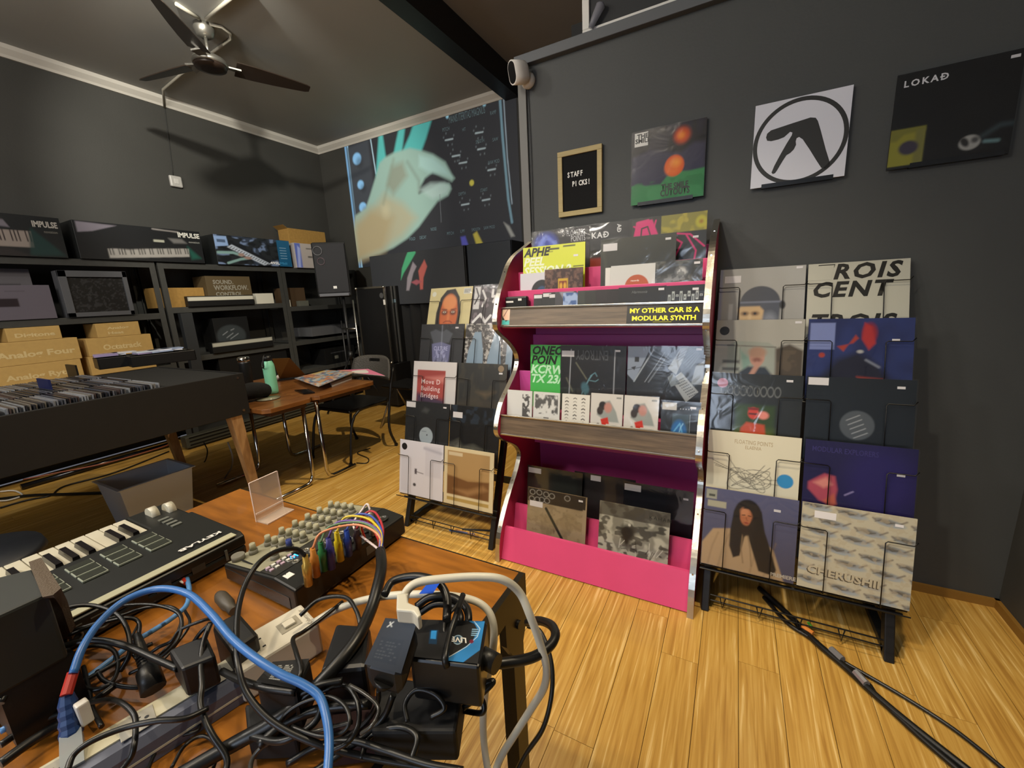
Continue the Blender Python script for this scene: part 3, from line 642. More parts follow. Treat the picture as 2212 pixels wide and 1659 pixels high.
# --- records in the cabinet, lower tier (the back row is bagged)
cv = Cv('1f2221', 60).rect(.15, .5, .9, 1, '262b29')
record('dark bagged record at the back left of the lowest tier', -.965, 1.875, .085, 8, cv, '1f2221', price=None, film_=2, stk=[(.02, .88, .24, .09)])
record('plain dark bagged record at the back centre of the lowest tier', -.70, 1.895, .085, 8, None, '211e20', price=None, stk=[(.28, .89, .17, .09)])
record('black record in blue crinkled shiny bag at the lower right of cabinet', -.435, 1.87, .085, 8, Cv('10131c', 40), '10131c', price=(.9, .88), film_=2, stk=[(.01, .87, .25, .1)])
cv = Cv('8f7f62', 120).noise(5, 'a39376', .45, .6, .7).noise(18, '766850', .55, .65, .4).rect(0, .78, .98, 1, '1d1a1b').rect(.94, 0, 1, .8, 'a09076').line([(.33, .7), (.67, .2)], .045, '222a24').ell(.48, .36, .012, .03, '6a5c44', .01)
for i, (x, y) in enumerate([(.08, .93), (.2, .94), (.32, .93), (.42, .92), (.68, .93), (.07, .82), (.17, .82), (.25, .83), (.34, .83)]): cv.ring(x, y, .045, .04, .012, '8a8a86')
record('tan gritty record with black slanted bar and chalk lettering in lowest tier', -.893, 1.712, .038, 11, cv, '8f7f62', price=(.9, .93), stk=[(.04, .7, .23, .09)])
cv = Cv('8c8c80', 130).rect(0, .8, 1, 1, '45443e').noise(6, 'c9c9ba', .45, .6, .8, mask=None)
cv.noise(9, '2b2b28', .55, .66, .8, fy=16).ell(.42, .6, .1, .12, '161614', .06).ell(.42, .48, .05, .1, '161614', .06).ell(.45, .72, .02, .02, 'd0d0c4')
for i in range(40):
    a = rs.rand(4); x, y = .15+.7*a[0], .02+.4*a[1]; cv.line([(x, y), (x+.12*(a[2]-.3), y+.16*a[3])], .008, '1a1a18' if i % 2 else 'd8d8cc')
cv.rect(0, .8, 1, 1, '4a4842', .01, .85)
record('black and white scratchy photo record in the lowest tier centre', -.515, 1.712, .038, 11, cv, '5c5c52', price=None, film_=1, texts=[('KAHAN', .72, .87, .06, '2a2a28', dict(sp=1.3))])

# ================================================================== WIRE RECORD RACKS
TILT = [19, 15, 13, 12, 10]; TOPZ = [1.383, 1.17, .96, .742, .528]; TOPY = [2.135, 2.01, 1.905, 1.80, 1.715]
def rack(name, label, x0):
    t = thing(name, label, 'record rack', (x0, 1.9, 0)); w = .64
    def L(x, y, z): return (x, y-1.9, z)
    for sx in (0.012, w-.042):
        lo = [L(sx, 1.655, 0), L(sx+.03, 1.655, 0), L(sx+.03, 1.70, 0), L(sx, 1.70, 0)]; hi = [L(sx, 2.133, 1.30), L(sx+.03, 2.133, 1.30), L(sx+.03, 2.157, 1.30), L(sx, 2.157, 1.30)]
        MB().hexa(lo, hi).obj('upright', BLKM, t, bev=.004)
        MB().box(L(sx, 1.68, .012), L(sx+.03, 2.05, .04)).obj('foot_bar', BLKM, t, bev=.004)
    for z, y in ((.17, 1.70), (.20, 1.71)): MB().cyl(L(0, y, z), L(w, y, z), .006, 8).obj('cross_bar', BLKM, t)
    MB().box(L(.0, 2.03, .2), L(w, 2.045, .24)).obj('cross_bar', BLKM, t)
    for y, z in ((1.69, .035), (1.69, .06)): MB().cyl(L(.02, y, z), L(w-.02, y, z), .0028, 6).obj('wire', WIRE, t)
    for i in range(5): MB().tube([L(.08+.13*i, 1.688, .06), L(.09+.13*i, 1.675, .02), L(.10+.13*i, 1.688, .06)], .0026, 6).obj('wire', WIRE, t)
    for r in range(5):
        th = math.radians(TILT[r]); top = Vector((0, TOPY[r], TOPZ[r])); dn = Vector((0, -math.sin(th), -math.cos(th))); nn = Vector((0, -math.cos(th), math.sin(th)))
        for c in range(2):
            xa = .003+.323*c
            def q(x, s, o=.014): p = top+dn*s+nn*o; return L(xa+x, p.y, p.z)
            for pts in ([q(-.004, .085, .012), q(.005, .088), q(.072, .088), q(.078, .094), q(.078, .32), q(.078, .325, -.02)], [q(.32, .075, .012), q(.31, .088), q(.243, .088), q(.237, .094), q(.237, .32), q(.237, .325, -.02)]):
                MB().tube(pts, .0019, 6).obj('wire_pocket', WIRE, t, smooth=True)
        p = top+dn*.325
        MB().cyl(L(.0, p.y+.01, p.z), L(w, p.y+.01, p.z), .0024, 6).obj('wire', WIRE, t)
        MB().cyl(L(.0, p.y-.022, p.z+.002), L(w, p.y-.022, p.z+.002), .0024, 6).obj('wire', WIRE, t)
    return t
rack('record_rack', 'black wire record rack to the right of the pink cabinet', -.068)
rack('record_rack', 'black wire record rack to the left of the pink cabinet', -1.692)
def rk(side, c, r, label, cv=None, col='202022', dx=0, dz=0, **k):
    x0 = (-.066 if side else -1.690)+.323*c+dx; th = math.radians(TILT[r])
    z = TOPZ[r]-.315*math.cos(th)+dz; y = TOPY[r]-.315*math.sin(th)
    return record(label, x0, y, z, TILT[r], cv, col, **k)
# right rack, left column
cv = Cv('9a9a98', 130).grad('8f8f8d', 'a6a6a3', 60).rect(.0, .0, .03, 1, '5a6aa8', .04, .7).ell(.5, .5, .235, .24, '3c4250', .01).rect(.26, .5, .76, .53, '6c7488', .01).poly([(.26, .5), (.74, .5), (.72, .1), (.32, .1)], '454c5c', .02)
cv.ell(.76, .47, .035, .055, '2c3038', .01).poly([(.24, .42), (.28, .46), (.5, .46), (.55, .4), (.54, .2), (.3, .2), (.26, .3)], 'c9ab80', .02).ell(.33, .36, .045, .03, '7a5c40', .02).ell(.45, .36, .045, .03, '7a5c40', .02).ell(.33, .36, .016, .016, '1f1a18').ell(.45, .36, .016, .016, '1f1a18').ell(.39, .3, .02, .04, 'd6bb92', .02).line([(.33, .25), (.45, .25)], .012, '8a6848', .01)
cv.ell(.62, .25, .08, .12, '8c92a0', .06, a=.7).rect(.13, .05, .18, .5, 'b6b6b4', .01)
rk(1, 0, 0, 'grey record with a figure in a dark helmet, top left of the right rack', cv, '8f8f8d', price=(.93, .97), stk=[(.06, .8, .2, .1)])
cv = Cv('a9a79e', 130).rect(0, .0, 1, .62, 'a3a198').poly([(.15, .66), (.25, .72), (.62, .7), (.7, .64), (.7, .3), (.15, .3)], '9aa096', .01).line([(.15, .66), (.7, .64)], .02, '7c7c74').line([(.3, .66), (.3, .4)], .008, '8a8a82').line([(.45, .66), (.45, .4)], .008, '8a8a82').poly([(.3, .6), (.45, .45), (.35, .3)], '7f9c90', .03)
cv.poly([(.7, .62), (.85, .68), (1, .6), (1, 0), (.72, 0)], '4c4236', .03).noise(9, '6b5c48', .5, .6, .4, mask=(cv.u > .72)*(cv.v < .6)*1.0)
for j in range(3): cv.rect(.1, .42-.1*j, .3, .46-.1*j, '5a5a58', .02)
cv.poly([(.24, 0), (.3, .3), (.4, .38), (.6, .38), (.7, .25), (.72, 0)], '2d3642', .03).ell(.5, .5, .085, .11, 'b98a78', .015).ell(.5, .57, .1, .07, 'a98570', .03).ell(.5, .47, .05, .03, '8a5a4c', .02).poly([(.38, .2), (.44, .2), (.55, .42), (.5, .45)], 'b98a78', .02)
rk(1, 0, 1, 'beige photo record of a person in black hand to mouth, on right rack', cv, 'a9a79e', price=(.93, .96), extra=lambda t, W, H: (MB().cyl((.085*W+.005, -.0006, .855*H), (.085*W+.005, -.0012, .855*H), .0185, 24).obj('round_sticker', flat('1c1c1c'), t)), film_=1)
cv = Cv('232625', 130).rect(.29, .05, .72, .6, '2c3a1c', .03).rect(.29, .05, .72, .6, '35501c', .06, .5).poly([(.29, .3), (.29, .05), (.72, .05), (.72, .3)], '5a6a1c', .1, .6).poly([(.33, .05), (.36, .3), (.42, .38), (.62, .36), (.66, .05)], 'c04a22', .02).ell(.49, .5, .06, .075, 'c9402e', .01).rect(.43, .54, .55, .57, '7a201c', .01).rect(.44, .48, .55, .5, '3a1512', .01).ell(.6, .48, .06, .05, 'e08a7c', .02).rect(.38, .14, .6, .17, '8a2a14', .01)
for i in range(9): cv.ring(.14+.075*i, .78, .032, .06, .01, '6a6d6c')
rk(1, 0, 2, 'dark record with glowing red figure picture and a pink round sticker', cv, '232625', price=(.86, .93), film_=1, texts=[('DETROIT', .08, .73, .14, '3a3d3c', dict(w=.15))],
   extra=lambda t, W, H: MB().cyl((.12*W, -.0006, .87*H), (.12*W, -.0012, .87*H), .02, 24).obj('round_sticker', flat('a86c80'), t))
cv = Cv('c9c4ae', 110)
pts = [(.48+.24*math.sin(a*.9)*(.55+.45*math.cos(a*.13)), .42+.14*math.cos(a*1.02)*(.55+.45*math.sin(a*.17))) for a in [i*.22 for i in range(300)]]
cv.line(pts, .006, '33302a')
for p in ([(.06, .62), (.3, .52), (.45, .4)], [(.1, .55), (.35, .5)], [(.22, .7), (.36, .5)], [(.7, .6), (.55, .45)], [(.64, .62), (.52, .45)], [(.08, .58), (.3, .5), (.5, .36)], [(.6, .44), (.8, .46)], [(.62, .4), (.82, .4)]): cv.line(p, .006, '33302a')
cv.ell(.86, .46, .085, .085, '2b7fb5')
rk(1, 0, 3, 'cream record with black scribble drawing and a blue dot', cv, 'c9c4ae', price=None, film_=0, texts=[('FLOATING POINTS', .3, .86, .06, 'a89878', dict(w=.13)), ('ELAENIA', .42, .8, .05, 'a89878', dict(w=.055))])
cv = Cv('55577a', 140).grad('4c4e66', '5d5f80', 90).poly([(0, 0), (0, .28), (.12, .48), (.3, .52), (.6, .5), (.78, .35), (.9, 0)], 'b89c78', .015)
for x in (.08, .2, .55, .7): cv.line([(x, .02), (x+.04, .25), (x+.1, .44)], .012, '8f7656', .02, .6)
cv.ell(.49, .72, .15, .2, '191412', .012).poly([(.34, .76), (.31, .5), (.31, .3), (.36, .16), (.43, .2), (.47, .45), (.5, .6)], '191412', .012).poly([(.5, .6), (.63, .8), (.68, .55), (.74, .38), (.82, .12), (.8, .04), (.64, .06), (.56, .3), (.5, .48)], '191412', .012)
cv.line([(.45, .5), (.44, .3), (.47, .12)], .012, '8f7656', .01).line([(.5, .5), (.54, .3), (.56, .1)], .012, '8f7656', .01).poly([(.42, .6), (.53, .6), (.52, .48), (.46, .45), (.42, .5)], '221610', .02)
cv.ell(.475, .7, .066, .105, 'b5704a', .012).ell(.455, .76, .045, .05, 'c88860', .03).line([(.43, .715), (.46, .72)], .01, '2a1812').line([(.495, .72), (.525, .715)], .01, '2a1812').line([(.475, .69), (.482, .66), (.495, .658)], .008, '8a4a30', .006).ell(.48, .625, .024, .011, '8a3028', .008).poly([(.52, .8), (.56, .6), (.5, .56), (.54, .7)], '191412', .015)
cv.poly([(.47, .9), (.54, .86), (.58, .7), (.54, .76), (.5, .8), (.44, .8)], '191412', .012).rect(.02, .86, .14, .98, 'a3a596', .005).rect(.05, .89, .12, .92, '50524a').rect(.04, .76, .25, .84, 'b0ad98', .005)
rk(1, 0, 4, 'record with a long-haired woman in a tan robe against blue', cv, '55577a', price=(.79, .84), film_=1, texts=[('PREMIERE', .76, .04, .05, 'c8c0b0', dict(bold=.02))])
# right rack, right column
cv = Cv('b9b8ab', 40)
kw_ = dict(shear=.22, bold=.03, sp=1.18)
rk(1, 1, 0, 'cream record with bold black italic words TROIS CENT, top right of rack', cv, 'b9b8ab', price=None, film_=1, texts=[('TROIS', .07, .79, .22, '0e0e0c', kw_), ('CENT', .04, .56, .22, '0e0e0c', kw_), ('TROIS', .03, .14, .22, '0e0e0c', kw_)],
   extra=lambda t, W, H: MB().hexa([(.0, -.0012, .78*H), (.24*W, -.0012, .78*H), (.24*W, -.0006, .78*H), (0, -.0006, .78*H)], [(0, -.0012, .97*H), (.27*W, -.0012, .97*H), (.27*W, -.0006, .97*H), (0, -.0006, .97*H)]).obj('torn_paper', flat('b9b8ab'), t))
cv = Cv('1f2a5c', 130).noise(4, '2a3a78', .4, .7, .6).poly([(.1, .2), (.3, .5), (.5, .6), (.7, .45), (.9, .1), (.4, 0)], '14162c', .08).ell(.6, .82, .07, .12, '8f2030', .03).poly([(.3, .66), (.45, .7), (.5, .76), (.47, .8), (.36, .6)], 'a83a2a', .015).poly([(.55, .95), (.62, .9), (.66, .7), (.6, .62), (.53, .75)], 'b02e30', .02).ell(.15, .55, .03, .03, 'a83a2a', .01).poly([(.5, .3), (.75, .28), (.8, .2), (.55, .18)], 'a03a2a', .03).ell(.52, .6, .03, .02, 'b0b0b0', .01).line([(.58, .5), (.7, .42)], .02, '8a90a0', .02).ell(.35, .2, .1, .05, '3a2a5a', .05)
cv.rect(.02, .62, .27, .95, '7f8cc0', .005)
rk(1, 1, 1, 'deep blue record with red wing-like painting in a crinkled bag', cv, '1f2a5c', dx=.004, price=(.84, .74), film_=2)
cv = Cv('131a20', 110).ell(.5, .45, .16, .17, '50565c', .008)
for i in range(5): cv.line([(.4+.02*i, .5-.05*i), (.52+.02*i, .57-.05*i)], .008, 'a8acb0')
rk(1, 1, 2, 'very dark record with a grey round label, third row of right rack', cv, '131a20', dx=.004, price=(.87, .91), film_=1, stk=[(.01, .9, .2, .09)])
cv = Cv('1b1446', 120).ell(.7, .6, .3, .35, '241a5c', .2).poly([(.05, .5), (.2, .62), (.3, .6), (.33, .45), (.3, .25), (.16, .3), (.05, .42)], 'b04a5c', .02).poly([(.1, .5), (.22, .58), (.28, .5), (.2, .45)], 'd88a80', .03).poly([(.2, .3), (.3, .4), (.33, .28), (.28, .24)], 'c0604a', .02).line([(.4, .4), (.47, .45)], .012, '9a90c0', .01).ell(.3, .15, .3, .1, '15103a', .1)
rk(1, 1, 3, 'dark violet glossy record with pink hand-like shape, fourth row', cv, '1b1446', dx=.004, price=(.87, .7), film_=1, texts=[('MODULAR EXPLORERS', .07, .87, .07, '3a3270', dict(w=.19))])
cv = Cv('b3ad98', 150)
for j in range(7):
    for i in range(4):
        x = .02+.32*i-(.13 if j % 2 else 0)+.02*j % .1; y = .1+.145*j-.03*i
        cv.ell(x+.1, y, .125, .042, '878c8c', .012, rot=-.12).ell(x+.12, y-.012, .09, .022, '9aa4ac', .02, rot=-.12).ell(x+.07, y+.012, .08, .022, '6a655c', .02, rot=-.2).line([(x-.02, y), (x+.03, y+.02), (x+.08, y-.01), (x+.14, y+.012)], .008, '4c4740', .006).line([(x+.18, y), (x+.24, y+.04)], .014, '6a625a', .01).line([(x-.02, y+.02), (x-.04, y+.035)], .014, '6a625a', .01)
cv.noise(24, 'a89c84', .55, .62, .5)
def cher(t, W, H):
    text('CHERUSHII', .12*H, flat('b0a68e'), t, (.09*W, -.0012, .19*H), (.99, 0, -.03), (.03, 0, 1), w=.66*W, bold=.045)
    text('CHERUSHII', .12*H, flat('544b3c'), t, (.080*W, -.0009, .180*H), (.99, 0, -.03), (.03, 0, 1), w=.66*W, bold=.05)
rk(1, 1, 4, 'cream record patterned with grey clouds and the title CHERUSHII', cv, 'b3ad98', dx=.002, price=(.86, .9), film_=0, extra=cher, stk=[(.12, .84, .2, .08)])
# left rack, left column
cv = Cv('cdc18e', 120).poly([(.2, .0), (.2, .5), (.27, .8), (.4, .95), (.6, .97), (.72, .8), (.78, .5), (.75, 0)], '1c100c', .01).ell(.5, .45, .21, .42, 'c0602a', .02).ell(.5, .7, .16, .15, 'd88a50', .05).ell(.4, .5, .07, .05, '5a2416', .03).ell(.6, .5, .07, .05, '5a2416', .03).ell(.4, .51, .035, .018, 'd8c8b0', .005).ell(.6, .51, .035, .018, 'd8c8b0', .005).ell(.4, .51, .013, .016, '1a0c08').ell(.6, .51, .013, .016, '1a0c08')
cv.line([(.33, .57), (.45, .56)], .015, '3a140c', .01).line([(.55, .56), (.67, .57)], .015, '3a140c', .01).ell(.5, .4, .03, .08, 'd07a40', .03).line([(.4, .3), (.45, .33), (.55, .33), (.6, .3)], .015, '6a2212', .01).rect(.8, .86, .97, .97, 'c8c8c0').ell(.1, .88, .05, .05, 'd8d8c8', .005)
for i in range(7): cv.rect(.82+.02*i, .88, .828+.02*i, .95, '3a3a38')
rk(0, 0, 0, 'cream record with an orange staring face, top left of left rack', cv, 'cdc18e', dx=-.01, price=None, film_=1)
cv = Cv('232428', 120); cv.poly([(.22, .85), (.35, .9), (.5, .85), (.6, .9), (.75, .82), (.68, .65), (.32, .62)], '4c5058', .02).poly([(.28, .62), (.5, .66), (.72, .6), (.7, .3), (.6, .12), (.42, .12), (.32, .3)], '6a6c90', .01)
cv.noise(14, 'b0b4d8', .5, .62, .6, mask=cv.box(.34, .2, .66, .5)).noise(14, '2a2c40', .5, .6, .5, mask=cv.box(.34, .15, .66, .45)).line([(.5, .97), (.52, .3)], .02, '9aa0b0', .02, .5)
rk(0, 0, 1, 'black record with a tattooed grey-violet jaw drawing, left rack', cv, '232428', dx=-.006, price=(.84, .93), film_=1, texts=[('CULTURE', .34, .5, .09, 'b8bce0', dict(w=.1))])
cv = Cv('cfcbca', 100).rect(.1, .12, .76, .84, 'a84c46').grad('a84c46', 'a84c46', 0, 0)
cv.poly([(.1, .12), (.76, .12), (.76, .3), (.1, .4)], '4c3a50', .08).poly([(.1, .6), (.76, .7), (.76, .84), (.1, .84)], '9c4440', .05).poly([(.3, .7), (.76, .6), (.76, .75)], 'c87c74', .06)
cv.rect(0, 0, .1, 1, 'cfcbca').rect(.76, 0, 1, 1, 'cfcbca').rect(0, .84, 1, 1, 'cfcbca').rect(0, 0, 1, .1, 'cfcbca')
rk(0, 0, 2, 'white-framed red record titled Move D Building Bridges', cv, 'cfcbca', dx=-.004, price=None, film_=1, texts=[('Move D', .2, .58, .105, 'ecd9d8', dict(sp=1.1)), ('Building', .2, .45, .105, 'ecd9d8', dict(sp=1.1)), ('Bridges', .2, .32, .105, 'ecd9d8', dict(sp=1.1))])
cv = Cv('26282a', 100).ell(.5, .38, .155, .16, 'a9b5bd').ell(.52, .4, .014, .014, '26282a').line([(.4, .46), (.5, .46)], .008, '5a646c').poly([(.38, .82), (.45, .9), (.55, .86), (.5, .8)], '4a4c4c', .05)
rk(0, 0, 3, 'black bagged record with a pale blue centre label, left rack', cv, '26282a', price=(.9, .93), film_=2, stk=[(.01, .88, .22, .1)])
cv = Cv('c9c9d4', 100).rect(.04, .05, .2, .72, 'bfc0cc', .01).rect(.6, .4, .95, .95, 'c0c0cc', .02).line([(.36, .45), (.56, .43)], .012, '4c4c54').rect(.36, .4, .41, .5, '4a4650', .008).ell(.36, .2, .035, .03, '3c3c44', .008).line([(.58, .9), (.95, .85)], .05, 'a8a8b8', .03)
rk(0, 0, 4, 'white record with a plain door and handle and a black dot', cv, 'c9c9d4', price=None, film_=0, extra=lambda t, W, H: MB().cyl((.11*W, -.0006, .88*H), (.11*W, -.0012, .88*H), .02, 24).obj('round_sticker', flat('17171a'), t))
# left rack, right column
cv = Cv('352c32', 110).noise(14, '8a7c84', .55, .65, .5).rect(.02, .55, .15, .98, 'c8c8c8').line([(.05, .95), (.12, .8), (.05, .65)], .03, '2a2428').line([(.2, .9), (.28, .75), (.22, .6)], .04, 'd0d0d0').line([(.42, .9), (.42, .78), (.5, .78), (.45, .68)], .05, 'd8d8d8').line([(.05, .3), (.2, .45), (.32, .3), (.42, .42)], .05, 'd8d8d8').line([(.5, .35), (.6, .48)], .05, 'd8d8d8').line([(.66, .35), (.76, .48)], .05, 'd8d8d8').ring(.8, .75, .14, .14, .015, '8a2a3a')
rk(0, 1, 0, 'black record with chunky white brush symbols, top right of left rack', cv, '352c32', dx=-.008, price=None, film_=1)
cv = Cv('4a4644', 130).noise(22, 'b8b4ae', .52, .58, .8).noise(26, '1c1a1a', .52, .58, .8).poly([(.02, 0), (.08, .5), (.2, .85), (.33, .85), (.4, .5), (.42, 0)], '7d93a6', .01).poly([(.44, 0), (.52, .45), (.62, .85), (.72, .82), (.78, .3), (.8, 0)], '7d93a6', .01).poly([(.86, 0), (.88, .6), (.94, .9), (1, .8), (1, 0)], '7d93a6', .01)
rk(0, 1, 1, 'speckled record with tall grey-blue letter shapes, left rack', cv, '4a4644', price=None, film_=1)
cv = Cv('2b2c2b', 110).poly([(0, 0), (0, .3), (.4, .4), (.9, .35), (1, 0)], '3d3830', .08).poly([(.4, .5), (.8, .52), (.6, .4)], '6b5c44', .08, .7).noise(12, '4a4438', .5, .6, .4, fy=3)
rk(0, 1, 2, 'dark misty landscape record with a tan round sticker, left rack', cv, '2b2c2b', price=(.88, .84), film_=1, extra=lambda t, W, H: MB().cyl((.88*W, -.0006, .92*H), (.88*W, -.0012, .92*H), .018, 24).obj('round_sticker', flat('8c7a62'), t))
cv = Cv('151618', 110).poly([(0, .0), (0, .32), (.2, .42), (.3, .3), (.5, .36), (.8, .26), (.95, .1), (.95, 0)], '4c4c46', .05).poly([(.05, .2), (.2, .34), (.3, .2), (.5, .28), (.7, .2)], '7a7a72', .04, .7).noise(10, '2c3a4a', .5, .6, .6, mask=(cv.v > .7)*1.0)
rk(0, 1, 3, 'black record with pale crumpled cloth picture, left rack', cv, '151618', price=None, film_=2, stk=[(.06, .78, .2, .1)])
cv = Cv('c8bc9a', 110).rect(.07, .18, .92, .94, '9a7c52').poly([(.07, .18), (.92, .18), (.92, .5), (.5, .45), (.07, .52)], '6b4a2c', .02).poly([(.2, .28), (.5, .3), (.8, .42), (.9, .36), (.5, .2)], '9c7850', .06, .7).rect(.07, .07, .92, .13, 'a58d52').rect(.07, .5, .92, .94, 'a98c60', .03, .5).rect(.09, .86, .38, .92, 'c0b294')
rk(0, 1, 4, 'cream-bordered record with a brown dune picture, bottom of left rack', cv, 'c8bc9a', price=None, film_=0)
# bag of tools under the left rack
t = thing('loose_pens', 'blue and orange pens lying on the floor under the left rack', 'pens', (-1.3, 1.72, 0))
for i, (c_, a) in enumerate((('3c62a8', .2), ('a87038', -.1), ('1a1a1c', .5))):
    MB().tube([(-.09+.03*i, .02*i, .006), (.07+.03*i, .02*i+.1*a, .006)], .005, 8).obj('pen', flat(c_), t)

# ================================================================== REAR OF THE SHOP
def frontbox(name, label, cat, X, tl, br, depth, m, cv=None, texts=(), group=None, bev=.002, z0=None):
    """box whose front face lies in the plane x = X; tl / br measured in that plane"""
    a = on('X', X, *tl); b = on('X', X, *br)
    zb = b.z if z0 is None else z0
    t = thing(name, label, cat, (X, a.y, zb), 0, group)
    w, h = b.y-a.y, a.z-zb
    bx('carton', (-depth, 0, 0), (0, w, h), m, t, bev=bev)
    if cv: cv.obj('carton_print', (.0012, 0.002, .002), (0, w-.004, 0), (0, 0, h-.004), INK, t)
    for s, u, v, sw, c_, kw in texts:
        text(s, kw.pop('size', .1)*h, flat(c_), t, (.002, u*w, v*h), (0, 1, 0), (0, 0, 1), w=sw*w, **kw)
    return t
XS = -4.81
sh = thing('shelving_unit', 'dark grey metal shelving against the left wall, bay nearest the camera', 'shelf', (XS-.2, .7, 0), 0, None)
def shelving(t, y0, y1, levels):
    for yy in (y0, y1-.045):
        for xx in (XS-.42, XS-.004):
            MB().box((xx-(XS-.2)-.0, yy-t.location.y, 0), (xx-(XS-.2)+.004, yy+.045-t.location.y, levels[0]+.0)).box((xx-(XS-.2)-.03*(xx > XS-.2), yy-t.location.y+(0 if yy == y0 else .041), 0), (xx-(XS-.2)+.03*(xx < XS-.2), yy-t.location.y+(.004 if yy == y0 else .045), levels[0])).obj('post', GREYM, t)
    for z in levels:
        bx('shelf_board', (XS-.42-(XS-.2), y0-t.location.y+.005, z-.012), (XS-.01-(XS-.2), y1-t.location.y-.005, z-.002), GREYM, t)
        bx('shelf_beam', (.19, y0-t.location.y+.005, z-.055), (.198, y1-t.location.y-.005, z+.0), GREYM, t, bev=.002)
shelving(sh, -.5, 2.0, [1.785, 1.315, .82, .35])
s2 = thing('shelving_unit', 'dark grey metal shelving against the left wall, middle bay', 'shelf', (XS-.2, 2.6, 0)); shelving(s2, 2.02, 3.24, [1.78, 1.36, .87, .5, .1])
s3 = thing('shelving_unit', 'dark grey metal shelving against the left wall, bay behind the speaker', 'shelf', (XS-.2, 3.8, 0)); shelving(s3, 3.245, 4.36, [1.775, 1.31, .885, .515, .1])
CBK = mat('black_carton', '1d1f1f', .45)
# keyboard cartons on top
def keyscv(bg, x0, x1, y0, y1, n=22, dark='1c1a1c', light='8f8880', slope=.06, asp=3.2):
    cv = Cv(bg, 46, asp)
    cv.poly([(x0, y0), (x1, y0+slope), (x1+.01, y1+slope), (x0, y1)], light, .01)
    for i in range(n):
        u = x0+(x1-x0)*(i+.5)/n; f = slope*(i+.5)/n
        if i % 7 not in (2, 6): cv.poly([(u, y0+.35*(y1-y0)+f), (u+.35*(x1-x0)/n, y0+.35*(y1-y0)+f), (u+.2*(x1-x0)/n, y1+f), (u-.15*(x1-x0)/n, y1+f)], dark)
    return cv
XF = XS+.02
cv = keyscv('1e2021', -.05, .62, .22, .62, 16, '241c1e', '8b8078', -.0).poly([(.64, .7), (.98, .05), (.55, .02), (.6, .6)], '1f3a38', .08, .8).poly([(0, .95), (.35, .85), (.4, .68), (0, .75)], '6f6a72', .02).poly([(0, 0), (.6, .0), (.3, .2), (0, .16)], '2c2828', .04)
frontbox('keyboard_carton', 'black carton picturing a keyboard, at the left end of the shelf top', 'box', XF, (-75, 452), (150, 563), .3, CBK, cv, [('IMPULSE', .66, .74, .3, 'a9a49c', dict(size=.2, bold=.04)), ('novation', .78, .6, .16, '7c7870', dict(size=.1))], z0=1.786)
cv = keyscv('1a1b1d', .2, .86, .04, .3, 30, '1a1818', '9c9892', .14, 3.2).poly([(.02, .98), (.3, .95), (.12, .75), (.02, .7)], '7c7680', .01).poly([(.3, .88), (.75, .84), (.8, .5), (.35, .3), (.2, .35)], '191a1c', .04).rect(.57, .58, .66, .65, 'a8a898').line([(.58, .96), (.8, .93)], .03, '9a9490', .01).poly([(.7, .72), (.82, .72), (.86, .6), (.74, .58)], '6c6a68', .04).poly([(.86, .5), (.97, .15), (.88, .1)], '1f5a4c', .08, .8)
frontbox('keyboard_carton', 'long black carton with a keyboard picture in the middle of the shelf top', 'box', XF, (153, 474), (444, 571), .3, CBK, cv, [('IMPULSE', .79, .78, .2, 'd8d6cc', dict(size=.2, bold=.05)), ('novation', .88, .62, .1, 'a8a8a0', dict(size=.09))], z0=1.786)
cv = Cv('23262a', 60, 2.9).noise(7, '7f93b8', .5, .62, .7, fy=4).noise(14, '14161a', .5, .6, .8, fy=8).poly([(.1, .75), (.22, .8), (.75, .12), (.6, .02)], '1b1d22', .02).poly([(.14, .6), (.2, .7), (.68, .08), (.58, .02)], 'b4bcc8', .02)
for i in range(16): cv.line([(.17+.03*i, .58-.036*i), (.2+.03*i, .63-.036*i)], .02, '15161a')
cv.line([(.02, .4), (.2, .42), (.3, .34)], .09, '7fa09c', .02).ell(.3, .36, .04, .06, '9a7f74', .02).line([(.12, .05), (.28, .2), (.38, .25)], .08, '7fa09c', .02).ell(.38, .26, .05, .05, '9a7f74', .02).poly([(0, .95), (.15, .97), (.16, .65), (0, .6)], '8ba6d0', .01).poly([(.03, .85), (.13, .85), (.13, .75), (.03, .75)], '4b5c78').rect(.81, 0, 1, 1, '1c5a80', .004)
for j in range(5): cv.rect(.84, .3+.1*j, .94, .32+.1*j, '8fb0c8')
frontbox('keyboard_carton', 'carton with hands-on-keyboards photo and a blue end panel on the shelf', 'box', XF, (459, 505), (633, 582), .3, CBK, cv, [('49SL', .67, .08, .14, 'e8e8ea', dict(size=.13, bold=.04)), ('MkII', .82, .08, .1, '4aa0d0', dict(size=.13))], z0=1.782)
cv = Cv('b5aaa4', 40, .9).rect(0, 0, .3, 1, '6070c0', .02).poly([(.05, 0), (.2, 0), (.28, .8), (.15, .9)], 'a8b4e8', .03).rect(.6, .78, .92, .82, '4a4644').rect(.65, .42, .9, .5, '6a6460')
frontbox('white_carton', 'small white and violet-blue carton beside the speaker on the shelf top', 'box', XF, (634, 524), (683, 583), .25, mat('white_carton', 'b0a8a4', .6), cv, z0=1.777)
a = on('X', -5.0, 621, 492); b = on('X', -5.0, 700, 492)
t = thing('cardboard_box', 'open cardboard box behind the cartons on the shelf top', 'box', (-5.0, a.y, 1.778)); w = b.y-a.y
bx('carton', (-.2, 0, 0), (0, w, a.z-1.778), CARD, t, bev=.003)
MB().hexa([(-.2, 0, a.z-1.785), (0, 0, a.z-1.785), (.0, .004, a.z-1.785), (-.2, .004, a.z-1.785)], [(-.2, -.06, a.z-1.745), (0, -.06, a.z-1.745), (0, -.056, a.z-1.745), (-.2, -.056, a.z-1.745)]).obj('flap', CARD, t)
